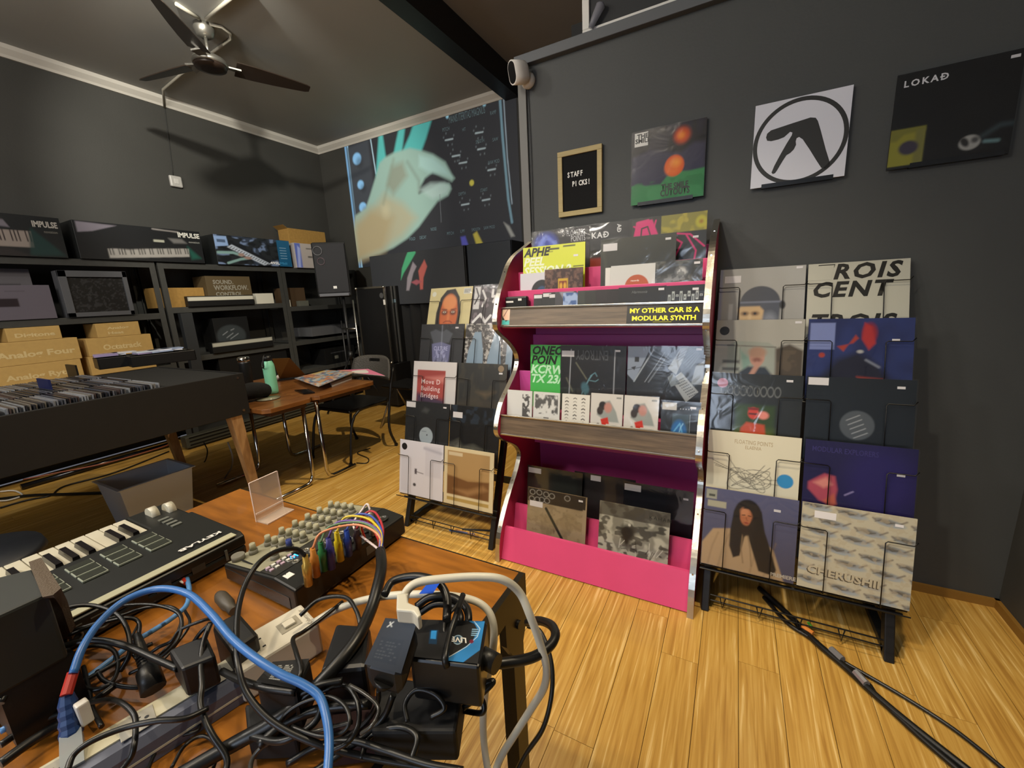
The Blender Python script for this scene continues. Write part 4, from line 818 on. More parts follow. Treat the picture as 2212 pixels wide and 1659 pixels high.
a = on('X', -4.95, 716, 508)
t = MB().tube(spline([(0, -.11, .0), (.02, -.1, .14), (0, 0, .22), (.01, .1, .13), (0, .12, .0)], 5), .05, 10).obj('headphone_bag', mat('black_cloth', '0f0f10', .9, bump=.3, bscale=40), None, smooth=True)
t.location = (-4.98, a.y, 1.83); tag(t, 'black padded headphones on the shelf top right of the cardboard box', 'headphones')
# second level
cv = Cv('5d5a5e', 40, 1.8).rect(.0, .35, .7, .7, '1c1a1e', .02)
frontbox('pale_carton', 'grey carton at the back left of the upper shelf', 'box', XF-.15, (-30, 579), (78, 640), .2, mat('grey_carton', '56545a', .6), cv, z0=1.316)
cv = Cv('625c66', 46, 2).rect(0, .38, .6, .62, '231a20', .01).ell(.35, .53, .03, .05, '6a4048', .02).rect(.48, .82, .7, .84, '4c484e')
frontbox('lavender_carton', 'lavender-grey carton in front on the upper shelf at far left', 'box', XF-.01, (-100, 616), (126, 690), .13, mat('lavender_carton', '625c68', .6), cv, z0=1.316)
t = frontbox('synth_in_frame', 'black synthesiser panel in a grey frame standing on the upper shelf', 'synthesizer', XF-.02, (119, 584), (291, 681), .1, mat('grey_case_frame', '55565a', .5), Cv('151515', 60, 1.5).noise(30, '3a3a3c', .58, .64, .6), z0=1.316)
a0 = on('X', XF-.02, 119, 584); b0_ = on('X', XF-.02, 291, 681); w, h = b0_.y-a0.y, a0.z-1.316
for q in (((0, .0), (w, .035)), ((0, h-.05), (w, h)), ((0, 0), (.05, h)), ((w-.03, 0), (w, h))): bx('frame_bar', (0, q[0][0], q[0][1]), (.02, q[1][0], q[1][1]), MC['grey_case_frame'], t, bev=.002)
frontbox('brown_carton', 'flat brown carton behind the post on the middle upper shelf', 'box', XF-.12, (330, 622), (445, 652), .2, CARD, z0=1.361)
frontbox('slogan_box', 'dark olive box reading SOUND. WORKFLOW. CONTROL. on the middle shelf', 'box', XF-.06, (442, 596), (546, 640), .25, mat('olive_carton', '54452a', .7),
         None, [('SOUND.', .14, .72, .45, '8f8a7c', dict(size=.2, bold=.04)), ('WORKFLOW.', .14, .5, .78, '8f8a7c', dict(size=.24, bold=.04)), ('CONTROL.', .16, .28, .62, '8f8a7c', dict(size=.2, bold=.04))], z0=1.38)
frontbox('white_keyboard', 'thin white-edged keyboard lying under the slogan box', 'keyboard', XF, (403, 640), (549, 651), .055, BLK, Cv('151515', 24, 2).rect(0, .55, 1, .92, 'c8c4b4'), z0=1.361)
frontbox('white_packet', 'small white packet on the middle upper shelf', 'packet', XF-.02, (552, 634), (592, 651), .12, mat('white_paper_packet', 'c8c4b4', .6), z0=1.361)
frontbox('brown_box', 'brown box in the shadow of the right bay on the upper shelf', 'box', XF-.15, (612, 622), (662, 656), .2, mat('dark_brown_carton', '4a3620', .7), z0=1.311)
frontbox('white_jar', 'small pale jar next to the post on the right bay shelf', 'jar', XF-.03, (620, 648), (629, 662), .03, MC['white_paper_packet'], z0=1.311)
frontbox('grey_cube', 'small grey-green cube on the right bay shelf', 'box', XF-.05, (646, 650), (668, 662), .06, mat('grey_green', '5a5a50', .6), z0=1.311)
# third level and below
frontbox('dark_panel', 'tall dark grey panel leaning at the left of the middle bay', 'panel', XF+.03, (390, 677), (447, 830), .06, mat('dark_grey_case', '2a2c2e', .5), z0=.49)
cv = Cv('131415', 46, 1.3).ell(.45, .4, .42, .36, '33383a', .04).line([(.2, .45), (.35, .55)], .02, '8a8e90').line([(.3, .35), (.5, .48)], .02, '8a8e90').line([(.4, .3), (.65, .45)], .02, '8a8e90').line([(.45, .58), (.55, .62)], .02, '8a8e90')
frontbox('backpack_box', 'black package with grey curved picture in the middle bay', 'box', XF-.08, (458, 688), (545, 748), .25, BLK, cv, z0=.90)
frontbox('silver_keyboard', 'thin silver-edged keyboard on the middle bay lower shelf', 'keyboard', XF, (457, 741), (592, 752), .07, BLK, Cv('151515', 24, 2).rect(0, .6, 1, .95, 'a8a698'), z0=.871)
t = frontbox('silver_tablet', 'flat silver device lying tilted in the right bay', 'device', XF+.0, (672, 708), (772, 719), .38, mat('grey_silver', '6a6b6e', .35, metal=.4), z0=.92)
frontbox('black_amplifier', 'black boxy device with a small label in the lowest right bay', 'device', XF-.05, (700, 755), (770, 790), .3, BLK, Cv('141414', 30, 2).rect(.3, .3, .42, .5, '6a6a60').line([(.2, .7), (.7, .72)], .04, '4a4a4c'), z0=.516)
frontbox('black_case', 'long black case on the lower shelf of the middle bay', 'case', XF-.05, (470, 770), (630, 830), .3, BLK, z0=.501)
# brown synth boxes on the left bay
KW = lambda s, **k: dict(size=s, bold=.03, **k)
CR = 'd8c08a'
CARD2 = mat('golden_cardboard', 'c4a05e', .7, noise=.08, nscale=30)
bxs = [('Analog Rytm', (-60, 772), (186, 822), .11, .62, [('Analog Rytm', .21, .22, .66, CR, KW(.5))], .822, 'brown box printed Analog Rytm at the bottom of the left stack'),
       ('Analog Four', (-75, 728), (176, 775), .1, .6, [('Analog Four', .28, .24, .66, CR, KW(.5))], None, 'brown box printed Analog Four in the middle of the left stack'),
       ('Digitone', (5, 705), (131, 734), .1, .6, [('Digitone', .14, .28, .76, CR, KW(.5))], None, 'brown box printed Digitone on top of the left stack')]
XQ = XF-.0
def bs(label, yz, depth, texts):
    (ya, za), (yb, zb) = yz
    t = thing('synth_box', label, 'box', (XQ, ya, za), 0)
    w, h = yb-ya, zb-za
    bx('carton', (-depth, 0, 0), (0, w, h), CARD2, t, bev=.003)
    for s, u, v, sw, sz in texts: text(s, sz*h, flat(CR), t, (.001, u*w, v*h), (0, 1, 0), (0, 0, 1), w=sw*w, bold=.035)
P_ = lambda px, py: on('X', XQ, px, py)
y = lambda px, py: P_(px, py).y
zA, zB, zC = P_(170, 775).z, P_(170, 728).z, P_(125, 703).z
bs('brown box printed Analog Rytm at the bottom of the left stack', ((.62, .822), (y(180, 800), zA)), .28, [('Analog Rytm', .4, .3, .53, .36)])
bs('brown box printed Analog Four in the middle of the left stack', ((.60, zA+.001), (y(172, 750), zB)), .28, [('Analog Four', .39, .32, .57, .36)])
bs('brown box printed Digitone on top of the left stack', ((y(12, 720), zB+.001), (y(131, 715), zC)), .26, [('Digitone', .14, .3, .74, .4)])
zA2, zB2, zC2 = P_(320, 757).z, P_(320, 721).z, P_(295, 694).z
bs('brown box with a capital A, lowest of the right stack', ((y(192, 780), .822), (y(335, 775), zA2)), .28, [('Analog Keys', .1, .35, .7, .4)])
bs('brown box printed Octatrack in the middle of the right stack', ((y(186, 740), zA2+.001), (y(328, 735), zB2)), .28, [('Octatrack', .22, .3, .6, .42)])
bs('brown box printed Analog Heat on top of the right stack', ((y(207, 710), zB2+.001), (y(301, 705), zC2)), .26, [('Analog', .24, .55, .5, .24), ('Heat', .24, .2, .36, .24)])

# ------------------------------------------------------------------ projector light painted as faintly glowing print: back wall picture, spill on the cabinets
YP = WB-.004
xa, xb_, za, zb2 = -4.74, -2.15, 1.80, 3.383
def pr(px, py, Y=YP):
    p = on('Y', Y, px, py); return ((p.x-xa)/(xb_-xa), (p.z-za)/(zb2-za))
def PL(l): return [pr(*p) for p in l]
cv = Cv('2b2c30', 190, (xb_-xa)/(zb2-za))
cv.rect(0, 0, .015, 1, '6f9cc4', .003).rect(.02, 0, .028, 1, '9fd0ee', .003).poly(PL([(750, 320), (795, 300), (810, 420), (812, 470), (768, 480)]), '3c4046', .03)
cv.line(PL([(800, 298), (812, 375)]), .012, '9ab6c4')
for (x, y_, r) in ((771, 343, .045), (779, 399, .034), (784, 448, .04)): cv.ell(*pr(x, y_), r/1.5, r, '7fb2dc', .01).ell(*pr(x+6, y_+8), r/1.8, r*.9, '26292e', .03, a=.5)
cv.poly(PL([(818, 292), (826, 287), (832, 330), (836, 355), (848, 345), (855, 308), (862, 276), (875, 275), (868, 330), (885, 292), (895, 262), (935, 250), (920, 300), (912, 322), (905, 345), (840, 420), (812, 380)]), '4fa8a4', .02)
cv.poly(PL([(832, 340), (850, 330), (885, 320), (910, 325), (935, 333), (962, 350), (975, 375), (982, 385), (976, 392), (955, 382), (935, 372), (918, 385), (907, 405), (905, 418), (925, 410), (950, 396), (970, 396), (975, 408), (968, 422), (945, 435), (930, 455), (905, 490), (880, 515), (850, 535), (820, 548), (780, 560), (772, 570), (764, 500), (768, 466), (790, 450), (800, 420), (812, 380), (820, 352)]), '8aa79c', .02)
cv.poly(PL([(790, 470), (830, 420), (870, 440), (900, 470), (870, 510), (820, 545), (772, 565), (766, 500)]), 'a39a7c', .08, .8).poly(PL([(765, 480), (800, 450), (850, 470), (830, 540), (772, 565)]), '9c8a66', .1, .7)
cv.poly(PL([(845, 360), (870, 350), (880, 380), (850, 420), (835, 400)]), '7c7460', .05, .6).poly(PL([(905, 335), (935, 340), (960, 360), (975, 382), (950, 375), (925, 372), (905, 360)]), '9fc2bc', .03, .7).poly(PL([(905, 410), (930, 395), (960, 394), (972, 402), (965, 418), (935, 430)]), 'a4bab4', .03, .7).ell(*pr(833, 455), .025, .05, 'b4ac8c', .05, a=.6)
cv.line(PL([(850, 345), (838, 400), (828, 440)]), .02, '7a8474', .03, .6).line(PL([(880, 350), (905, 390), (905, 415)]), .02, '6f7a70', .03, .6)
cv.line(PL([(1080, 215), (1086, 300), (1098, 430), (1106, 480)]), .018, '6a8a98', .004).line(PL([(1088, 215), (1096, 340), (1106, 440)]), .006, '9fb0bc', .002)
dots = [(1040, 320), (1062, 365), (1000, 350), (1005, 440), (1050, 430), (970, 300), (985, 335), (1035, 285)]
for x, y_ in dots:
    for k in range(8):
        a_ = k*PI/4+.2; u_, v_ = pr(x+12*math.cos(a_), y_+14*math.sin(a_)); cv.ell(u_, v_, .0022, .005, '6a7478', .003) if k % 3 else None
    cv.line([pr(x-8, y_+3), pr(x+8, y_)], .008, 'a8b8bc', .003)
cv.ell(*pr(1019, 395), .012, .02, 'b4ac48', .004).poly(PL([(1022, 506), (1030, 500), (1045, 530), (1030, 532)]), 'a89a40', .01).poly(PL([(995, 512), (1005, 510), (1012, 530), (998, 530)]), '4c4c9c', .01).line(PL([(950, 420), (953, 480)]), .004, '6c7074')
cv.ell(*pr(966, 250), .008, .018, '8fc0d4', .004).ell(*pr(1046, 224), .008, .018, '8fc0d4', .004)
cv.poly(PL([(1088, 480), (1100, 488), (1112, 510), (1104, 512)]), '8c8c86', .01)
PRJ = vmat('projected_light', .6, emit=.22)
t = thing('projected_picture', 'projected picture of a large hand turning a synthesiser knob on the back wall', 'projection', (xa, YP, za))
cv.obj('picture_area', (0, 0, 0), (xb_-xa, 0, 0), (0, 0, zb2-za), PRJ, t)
def ptx(s, px, py, w, px2, py2, c_='7f9ea8', Y=YP-.001, par=None):
    p = on('Y', Y, px, py)-(par or t).location; q = on('Y', Y, px2, py2)-(par or t).location
    text(s, w, flat(c_), par or t, (p.x, p.y, p.z), (1, 0, 0), (0, 0, 1), w=(q.x-p.x))
for s, x1, y1, x2, y2, h in (('MANIS ITERITAS MAGNUS', 970, 267, 1048, 243, .11), ('PITCH', 956, 285, 971, 280, .055), ('HIT', 999, 284, 1006, 282, .05), ('RAMP', 1059, 249, 1072, 246, .055), ('SMOOTH', 1028, 311, 1046, 306, .055), ('SAW MOD', 1055, 356, 1079, 350, .055), ('DECAY', 907, 517, 921, 513, .055), ('FOLD', 885, 520, 897, 517, .055), ('NOISE', 931, 499, 943, 495, .055), ('PITCH', 966, 508, 980, 503, .05), ('LPF', 995, 503, 1004, 500, .05), ('SMOOTH', 1019, 500, 1037, 494, .05), ('SAW MOD', 1045, 496, 1069, 490, .05), ('DEPTH', 991, 423, 1006, 418, .05), ('START', 1038, 415, 1053, 411, .05), ('SAW', 1064, 306, 1076, 302, .05)):
    ptx(s, x1, y1, h, x2, y2)

CABM = mat('dark_grey_cabinet', '2a2b2d', .55, noise=.1, nscale=4)
def cabinet(label, X0, X1, z0, z1, Y=4.0, m=CABM, spill=None):
    t = thing('wall_cabinet', label, 'cabinet', (X0, Y, z0))
    bx('cabinet_body', (0, .02, 0), (X1-X0, WB-.006-Y, z1-z0), m, t, bev=.004)
    bx('cabinet_door', (.004, 0, .004), (X1-X0-.004, .018, z1-z0-.004), m, t, bev=.004)
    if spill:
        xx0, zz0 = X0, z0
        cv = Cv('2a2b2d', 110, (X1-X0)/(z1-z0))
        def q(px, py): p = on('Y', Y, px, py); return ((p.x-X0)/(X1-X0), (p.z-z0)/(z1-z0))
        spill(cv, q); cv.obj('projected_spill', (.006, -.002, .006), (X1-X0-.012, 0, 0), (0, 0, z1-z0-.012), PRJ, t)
    return t
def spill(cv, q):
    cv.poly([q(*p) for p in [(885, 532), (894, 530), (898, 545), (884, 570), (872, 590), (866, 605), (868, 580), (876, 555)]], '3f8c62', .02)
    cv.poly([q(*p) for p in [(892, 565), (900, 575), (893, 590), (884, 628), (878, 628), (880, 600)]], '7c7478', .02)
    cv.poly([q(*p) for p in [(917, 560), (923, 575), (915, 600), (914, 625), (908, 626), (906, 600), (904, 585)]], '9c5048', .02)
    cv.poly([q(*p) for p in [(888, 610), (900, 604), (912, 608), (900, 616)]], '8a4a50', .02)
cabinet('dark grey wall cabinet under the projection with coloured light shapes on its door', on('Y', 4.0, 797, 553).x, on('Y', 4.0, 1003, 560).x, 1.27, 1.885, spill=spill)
cabinet('dark blue-grey wall cabinet behind the pink cabinet corner', on('Y', 4.0, 1009, 560).x, -2.1, 1.27, 1.885, m=mat('blue_grey_cabinet', '2a313a', .5))
t = thing('black_curtain', 'black cloth curtain hanging below the dark wall cabinets', 'curtain', (-2.82, 4.05, 0))
mb = MB(); n = 60
pts = [(-1.0+2.0*i/n, .03*math.sin(i*1.3)+.01*math.sin(i*2.9)) for i in range(n+1)]
mb.add([(x, y_, .02) for x, y_ in pts]+[(x, y_, 1.265) for x, y_ in pts]+[(x, y_+.008, .02) for x, y_ in pts]+[(x, y_+.008, 1.265) for x, y_ in pts], [[i, i+1, n+2+i, n+1+i] for i in range(n)]+[[2*n+2+i, 3*n+3+i, 3*n+4+i, 2*n+3+i] for i in range(n)])
mb.obj('cloth', mat('black_curtain_cloth', '101011', .9), t, smooth=True)

# flight cases
YC = 3.78
a, b = on('Y', YC, 766, 618), on('Y', YC, 829, 615)
FX0, FX1, FZ = a.x, b.x, 1.50
t = thing('flight_case', 'tall black flight case with silver edges beside the speaker', 'flight case', (FX0, YC, .56)); w, h, dpt = FX1-FX0, FZ-.56, .13
bx('case_body', (.01, .004, .01), (w-.01, dpt, h-.01), mat('black_laminate', '0b0b0c', .5), t)
for p, q in (((0, -.002, 0), (.022, .02, h)), ((w-.022, -.002, 0), (w+.002, .022, h)), ((0, -.002, h-.022), (w, .02, h+.002)), ((0, -.002, 0), (w, .02, .022)), ((w-.02, dpt-.02, 0), (w+.002, dpt, h))): bx('edge_strip', p, q, SILV, t, bev=.002)
for p in ((.012, 0, .012), (w-.012, 0, .012), (.012, 0, h-.012), (w-.012, 0, h-.012)): MB().lathe([(.0, -.018), (.015, -.012), (.018, 0), (.015, .012), (0, .018)], p, 10).obj('ball_corner', SILV, t, smooth='all')
MB().cyl((w-.055, 0, h-.11), (w-.055, -.004, h-.11), .032, 20).obj('round_badge', flat('4a4a4a'), t)
bx('latch', (w-.03, -.008, h-.22), (w-.004, 0, h-.16), WHITE, t)
for i, (lb) in enumerate(('black flight case lid standing just right of the tall flight case', 'second black flight case lid, next to the curtain')):
    t = thing('flat_flight_case', lb, 'flight case', (FX1+.01, YC+.15+.15*i, .56))
    bx('lid_panel', (-.5, 0, 0), (0.01, .10, h-.02*i), MC['black_laminate'], t); bx('edge_strip', (-.012, -.002, 0), (.012, .018, h-.02*i), mat('dull_metal', '5a5a58', .4, metal=.6), t, bev=.002)
    bx('latch', (-.006, -.01, h-.2), (.016, -.002, h-.16), mat('pale_blue_metal', '8ea4b0', .3, metal=.5), t) if i == 0 else None
t = thing('floor_case', 'large black case standing on the floor under the flight case', 'flight case', (FX0-.05, YC-.02, 0))
bx('case_body', (0, 0, .03), (FX1-FX0+.1, .5, .555), MC['black_laminate'], t, bev=.004); bx('edge_strip', (FX1-FX0+.08, -.003, .03), (FX1-FX0+.102, .02, .555), mat('black_edge', '1c1c1c', .3), t)
for xx in (.06, FX1-FX0+.02): MB().cyl((xx, .05, .016), (xx, .05, .03), .015, 10).obj('foot', BLK, t)

# loudspeaker on its stand
yawS = math.radians(38)
c_ = on('Y', 3.55, 716, 584); sw, shh, sd = .40, .64, .32
t = thing('loudspeaker', 'black loudspeaker with a grille on a tripod stand', 'speaker', (c_.x, 3.55, 1.40), yawS)
MB().prism([(-sw/2, 0), (sw/2, 0), (sw/2-.07, sd), (-sw/2+.07, sd)], 'z', 0, shh).obj('speaker_cabinet', BLK, t, bev=.02)
bx('speaker_grille', (-sw/2+.02, -.012, .05), (sw/2-.02, -.001, shh-.02), mat('grille', '201f22', .45, metal=.4, bump=.3, bscale=500), t, bev=.008)
MB().tube([(-sw/2+.075+.05*math.cos(a_), -.014, shh-.1+.05*math.sin(a_)) for a_ in [i*PI/10 for i in range(20)]], .008, 6, closed=True).obj('horn_ring', mat('dark_grey_plastic', '4a4a4c', .4), t, smooth=True)
MB().tube([(-sw/2+.1+.04*math.cos(a_), -.014, shh-.22+.04*math.sin(a_)) for a_ in [i*PI/10 for i in range(20)]], .006, 6, closed=True).obj('tweeter_ring', mat('dull_pink_plastic', '4c3c42', .4), t, smooth=True)
bx('badge', (.0, -.016, .1), (.04, -.012, .13), STICK, t); bx('lower_bar', (-sw/2+.03, -.016, .01), (sw/2-.03, -.002, .045), mat('grey_bar', '58585c', .4), t, bev=.004)
t = thing('speaker_stand', 'black tripod stand carrying the loudspeaker', 'stand', (c_.x+.02, 3.65, 0))
MB().cyl((0, 0, .25), (0, 0, 1.40), .018, 12).obj('pole', BLKM, t, smooth=True); MB().cyl((0, 0, .62), (0, 0, .72), .03, 12).obj('collar', BLKM, t, smooth=True)
for a_ in (.4, 2.5, 4.6):
    MB().tube([(0, 0, .68), (.42*math.cos(a_), .42*math.sin(a_), .01)], .011, 8).obj('leg', BLKM, t, smooth=True)
    MB().tube([(0, 0, .3), (.24*math.cos(a_), .24*math.sin(a_), .29)], .007, 6).obj('brace', BLKM, t, smooth=True)
t = thing('silver_ladder', 'thin silver rail frame standing between speaker stand and flight case', 'rail', (0, 0, 0))
p0, p1 = on('Y', 3.6, 762, 648), on('Y', 3.6, 779, 786)
MB().cyl(p0, (p0.x+.0, 3.6, .0), .011, 8).obj('rail_post', SILV, t, smooth=True)
q0, q1 = on('Y', 3.6, 742, 652), on('Y', 3.6, 744, 710)
MB().cyl((p0.x, 3.6, q1.z), (p0.x-.25, 3.6, q1.z), .01, 8).obj('rail_bar', SILV, t, smooth=True); MB().cyl((p0.x-.25, 3.6, 0), (p0.x-.25, 3.6, q1.z+.1), .01, 8).obj('rail_post', BLKM, t, smooth=True)

# ------------------------------------------------------------------ ceiling fan, conduit, switch
FC = Vector((-3.70, 2.185, CEIL)); hz = 3.19
t = thing('ceiling_fan', 'three-bladed dark ceiling fan with a brushed metal hub', 'ceiling fan', FC)
NICK = mat('brushed_nickel', '8f8c84', .35, metal=.8); BLD = mat('dark_fan_blade', '2a211b', .32, coat=.4)
MB().lathe([(.065, 0), (.07, -.03), (.055, -.075), (.03, -.09)], n=24).obj('canopy', NICK, t, smooth='all')
MB().cyl((0, 0, -.09), (0, 0, hz-CEIL+.04), .012, 12).obj('downrod', NICK, t, smooth=True)
MB().lathe([(.02, .07), (.06, .05), (.11, .02), (.12, -.005), (.115, -.02)], (0, 0, hz-CEIL), 28).obj('motor_housing', NICK, t, smooth='all')
MB().lathe([(.113, -.02), (.105, -.04), (.06, -.05), (.0, -.052)], (0, 0, hz-CEIL), 28).obj('bottom_cap', mat('dark_bronze', '2e241e', .35, metal=.3), t, smooth='all')
for ang in (70, 192, 311):
    a_ = math.radians(ang); ca, sa = math.cos(a_), math.sin(a_)
    def R(x, y_, z): return (x*ca-y_*sa, x*sa+y_*ca, hz-CEIL+z)
    lo, hi = [], []
    for x, wd_, dz in ((.17, .075, .0), (.3, .075, .0), (.45, .066, .0), (.6, .052, 0), (.70, .04, 0), (.73, .028, 0)):
        tw = math.radians(-16)
        lo.append(((x, -wd_*math.cos(tw), -wd_*math.sin(tw)), (x, wd_*math.cos(tw), wd_*math.sin(tw))))
    mb = MB(); vs = []
    for a2, b2 in lo: vs += [R(*a2), R(*b2), R(b2[0], b2[1], b2[2]+.007), R(a2[0], a2[1], a2[2]+.007)]
    mb.add(vs, [[i*4+k, i*4+(k+1)%4, (i+1)*4+(k+1)%4, (i+1)*4+k] for i in range(len(lo)-1) for k in range(4)]+[[3,2,1,0], [(len(lo)-1)*4+k for k in range(4)]]); mb.obj('blade', BLD, t)
    MB().hexa([R(.09, -.02, -.008), R(.2, -.045, -.02), R(.2, .045, 0), R(.09, .02, -.004)], [R(.09, -.02, .0), R(.2, -.045, -.008), R(.2, .045, .014), R(.09, .02, .004)]).obj('blade_bracket', NICK, t)
CW = mat('conduit_paint', 'a9a496', .5)
zc = CEIL-.012
pts = [on('Z', zc, *p) for p in [(452, 52), (478, 58), (497, 72), (499, 84), (466, 108), (392, 160), (352, 193)]]
o = tubeobj('ceiling_conduit', pts+[Vector((WL+.01, on('X', WL+.01, 350, 205).y, CEIL-.09))], .011, CW, k=1, sp=False); tag(o, 'thin painted conduit running from the fan over the ceiling to the left wall', 'conduit')
o = MB().tube([on('Z', zc, 445, 42), on('Z', zc, 530, -30)], .013, 8).obj('ceiling_conduit', CW, None, smooth=True); tag(o, 'straight conduit running from the fan mount up towards the photo top', 'conduit')
o = MB().tube([on('Z', zc, 430, 40), on('Z', zc, 380, 8)], .013, 8).obj('ceiling_conduit', CW, None, smooth=True); tag(o, 'short conduit left of the fan mount behind the raised blade', 'conduit')
a = on('X', WL+.006, 352, 205); b = on('X', WL+.006, 374, 378)
o = tubeobj('thin_cord', [a, (a+b)/2, b], .004, mat('dark_cord', '2a2a28', .6)); tag(o, 'thin dark cord down the left wall to the white switch box', 'cord')
b = on('X', WL+.03, 381, 393)
t = thing('switch_box', 'small white switch box hanging on the dark left wall', 'switch', (WL, b.y, b.z-.05)); bx('box_body', (.001, -.055, 0), (.035, .055, .11), mat('switch_grey', 'b9b6b0', .4), t, bev=.012); bx('switch_rocker', (.035, -.02, .03), (.039, .02, .08), mat('switch_grey_light', 'c9c6c0', .4), t, bev=.002)

# ------------------------------------------------------------------ black record bin on wooden legs
BX, BY = -2.80, 1.515
t = thing('record_bin', 'long black wooden record bin on tapered wooden legs', 'record bin', (BX, .3, 0))
bx('side_board', (-.02, -1.6, .642), (0, BY-.3, .912), BLKP, t, bev=.003); bx('side_board', (-1.10, -1.6, .642), (-1.08, BY-.3, .912), BLKP, t, bev=.003)
bx('end_board', (-1.08, BY-.32, .642), (-.02, BY-.3, .912), BLKP, t, bev=.003); bx('bin_floor', (-1.08, -1.6, .642), (-.02, BY-.32, .656), BLKP, t)
bx('bin_divider', (-1.08, .78, .656), (-.02, .795, .91), BLKP, t); bx('bin_lid', (-1.07, .80, .895), (-.03, BY-.33, .909), mat('black_felt_lid', '151514', .8), t)
for xx in (-.36, -.72): bx('bin_divider', (xx, -1.6, .656), (xx+.012, .78, .86), BLKP, t)
for z_ in (.67, .885): MB().cyl((.0, BY-.3-.04, z_), (.003, BY-.3-.04, z_), .008, 10).obj('screw', SILV, t)
LEGW = mat('light_wood_leg', 'b89468', .5, noise=1, nscale=8, stretch=(6, 6, 1), col2='9a7650')
def leg(xt, yt, xb, yb):
    MB().hexa([(xb-.022, yb-.022, 0), (xb+.022, yb-.022, 0), (xb+.022, yb+.022, 0), (xb-.022, yb+.022, 0)], [(xt-.035, yt-.035, .641), (xt+.035, yt-.035, .641), (xt+.035, yt+.035, .641), (xt-.035, yt+.035, .641)]).obj('leg', LEGW, t, bev=.002)
leg(-.045, 1.13, -.10, 1.21); leg(-1.04, 1.13, -1.08, 1.21); leg(-.045, -1.5, -.06, -1.5); leg(-1.04, -1.5, -1.04, -1.5)
# sleeves filed in the bin
gcols = ['60626a', '3c3e44', '7a7d84', '2a2b30', '4c505a', '74706a', '1c1d22', '4b4040', '8a8e94', '303238']
pro = {}
def edge_mesh(c_):
    if c_ in pro: return pro[c_]
    o = MB().box((0, -.0022, 0), (.315, .0022, .27)).obj('filed_record', flat(c_, .25)); bpy.data.objects.remove(o); me = bpy.data.meshes[-1]
    return me
meshes = []
COLN = dict(zip(gcols, ['mid grey', 'slate grey', 'light grey', 'dark grey', 'blue-grey', 'beige-grey', 'near-black', 'brownish grey', 'palest grey', 'charcoal']))
for c_ in gcols:
    mb = MB().box((0, -.0024, 0), (.315, .0024, .27)); me = bpy.data.meshes.new('filed_record'); me.from_pydata(mb.v, [], mb.f); me.materials.append(flat(c_, .25)); meshes.append(me)
for ci, xx in enumerate((-3.145, -3.495, -3.87)):
    yy = .25
    while yy < 1.06:
        o = bpy.data.objects.new('filed_record', random.choice(meshes)); COL.objects.link(o)
        o.location = (xx+random.uniform(-.004, .006), yy, .664+random.uniform(0, .003)); o.rotation_euler = (math.radians(-4+random.uniform(-.6, .6)), 0, math.radians(random.uniform(-.6, .6)))
        tag(o, COLN[o.data.materials[0].name.split('_')[1]]+' record edge filed in the '+('front', 'middle', 'rear')[ci]+' row of the black bin', 'record', COLN[o.data.materials[0].name.split('_')[1]]+' records in the '+('front', 'middle', 'rear')[ci]+' row of the bin')
        yy += .0092+random.uniform(0, .002)
for (px, py, c_, lb) in ((155, 797, '0f0f10', 'black divider card sticking up among the filed records'), (96, 830, '1e2450', 'navy blue divider card sticking up among the filed records')):
    p = on('Z', .96, px, py)
    o = bx('divider_card', (-.09, -.005, -.3035), (.09, .005, .03), flat(c_, .4)); o.location = p; tag(o, lb, 'divider')
# trays of discs on the far end of the bin
p = on('Z', .91, 300, 800)
for i, (px, py, w_, lb, z_) in enumerate(((250, 793, .26, 'black tray of disc cases on the bin, left one', .911), (345, 785, .42, 'black tray of disc cases on the bin, right one', .911))):
    p = on('Z', .911, px, py); t = thing('disc_tray', lb, 'tray', (p.x-.02, p.y+.03, .911), math.radians(80))
    MB().box((-w_/2, -.1, 0), (w_/2, .1, .008)).box((-w_/2, -.1, 0), (w_/2, -.09, .085)).box((-w_/2, .09, 0), (w_/2, .1, .085)).box((-w_/2, -.1, 0), (-w_/2+.01, .1, .085)).box((w_/2-.01, -.1, 0), (w_/2, .1, .085)).obj('tray_body', BLK, t, bev=.003)
    for j in range(6 if i else 4):
        o = bx('disc_case', (-.07, -.06, 0), (.07, .06, .010), flat(random.choice(['c8d4e8', 'a8b8d8', '9c90b8', 'd8dce8']), .2)); o.location = (p.x-.02+random.uniform(-.02, .02), p.y+.01+(.09*(j % 3)-.08)*(1 if i else .6), .920+.0105*(j//3 if i else j//2)+.085); o.rotation_euler = (0, 0, math.radians(80+random.uniform(-8, 8)))
        tag(o, 'pale disc case lying on the black trays at the end of the bin', 'disc case', 'pale disc cases on the trays')

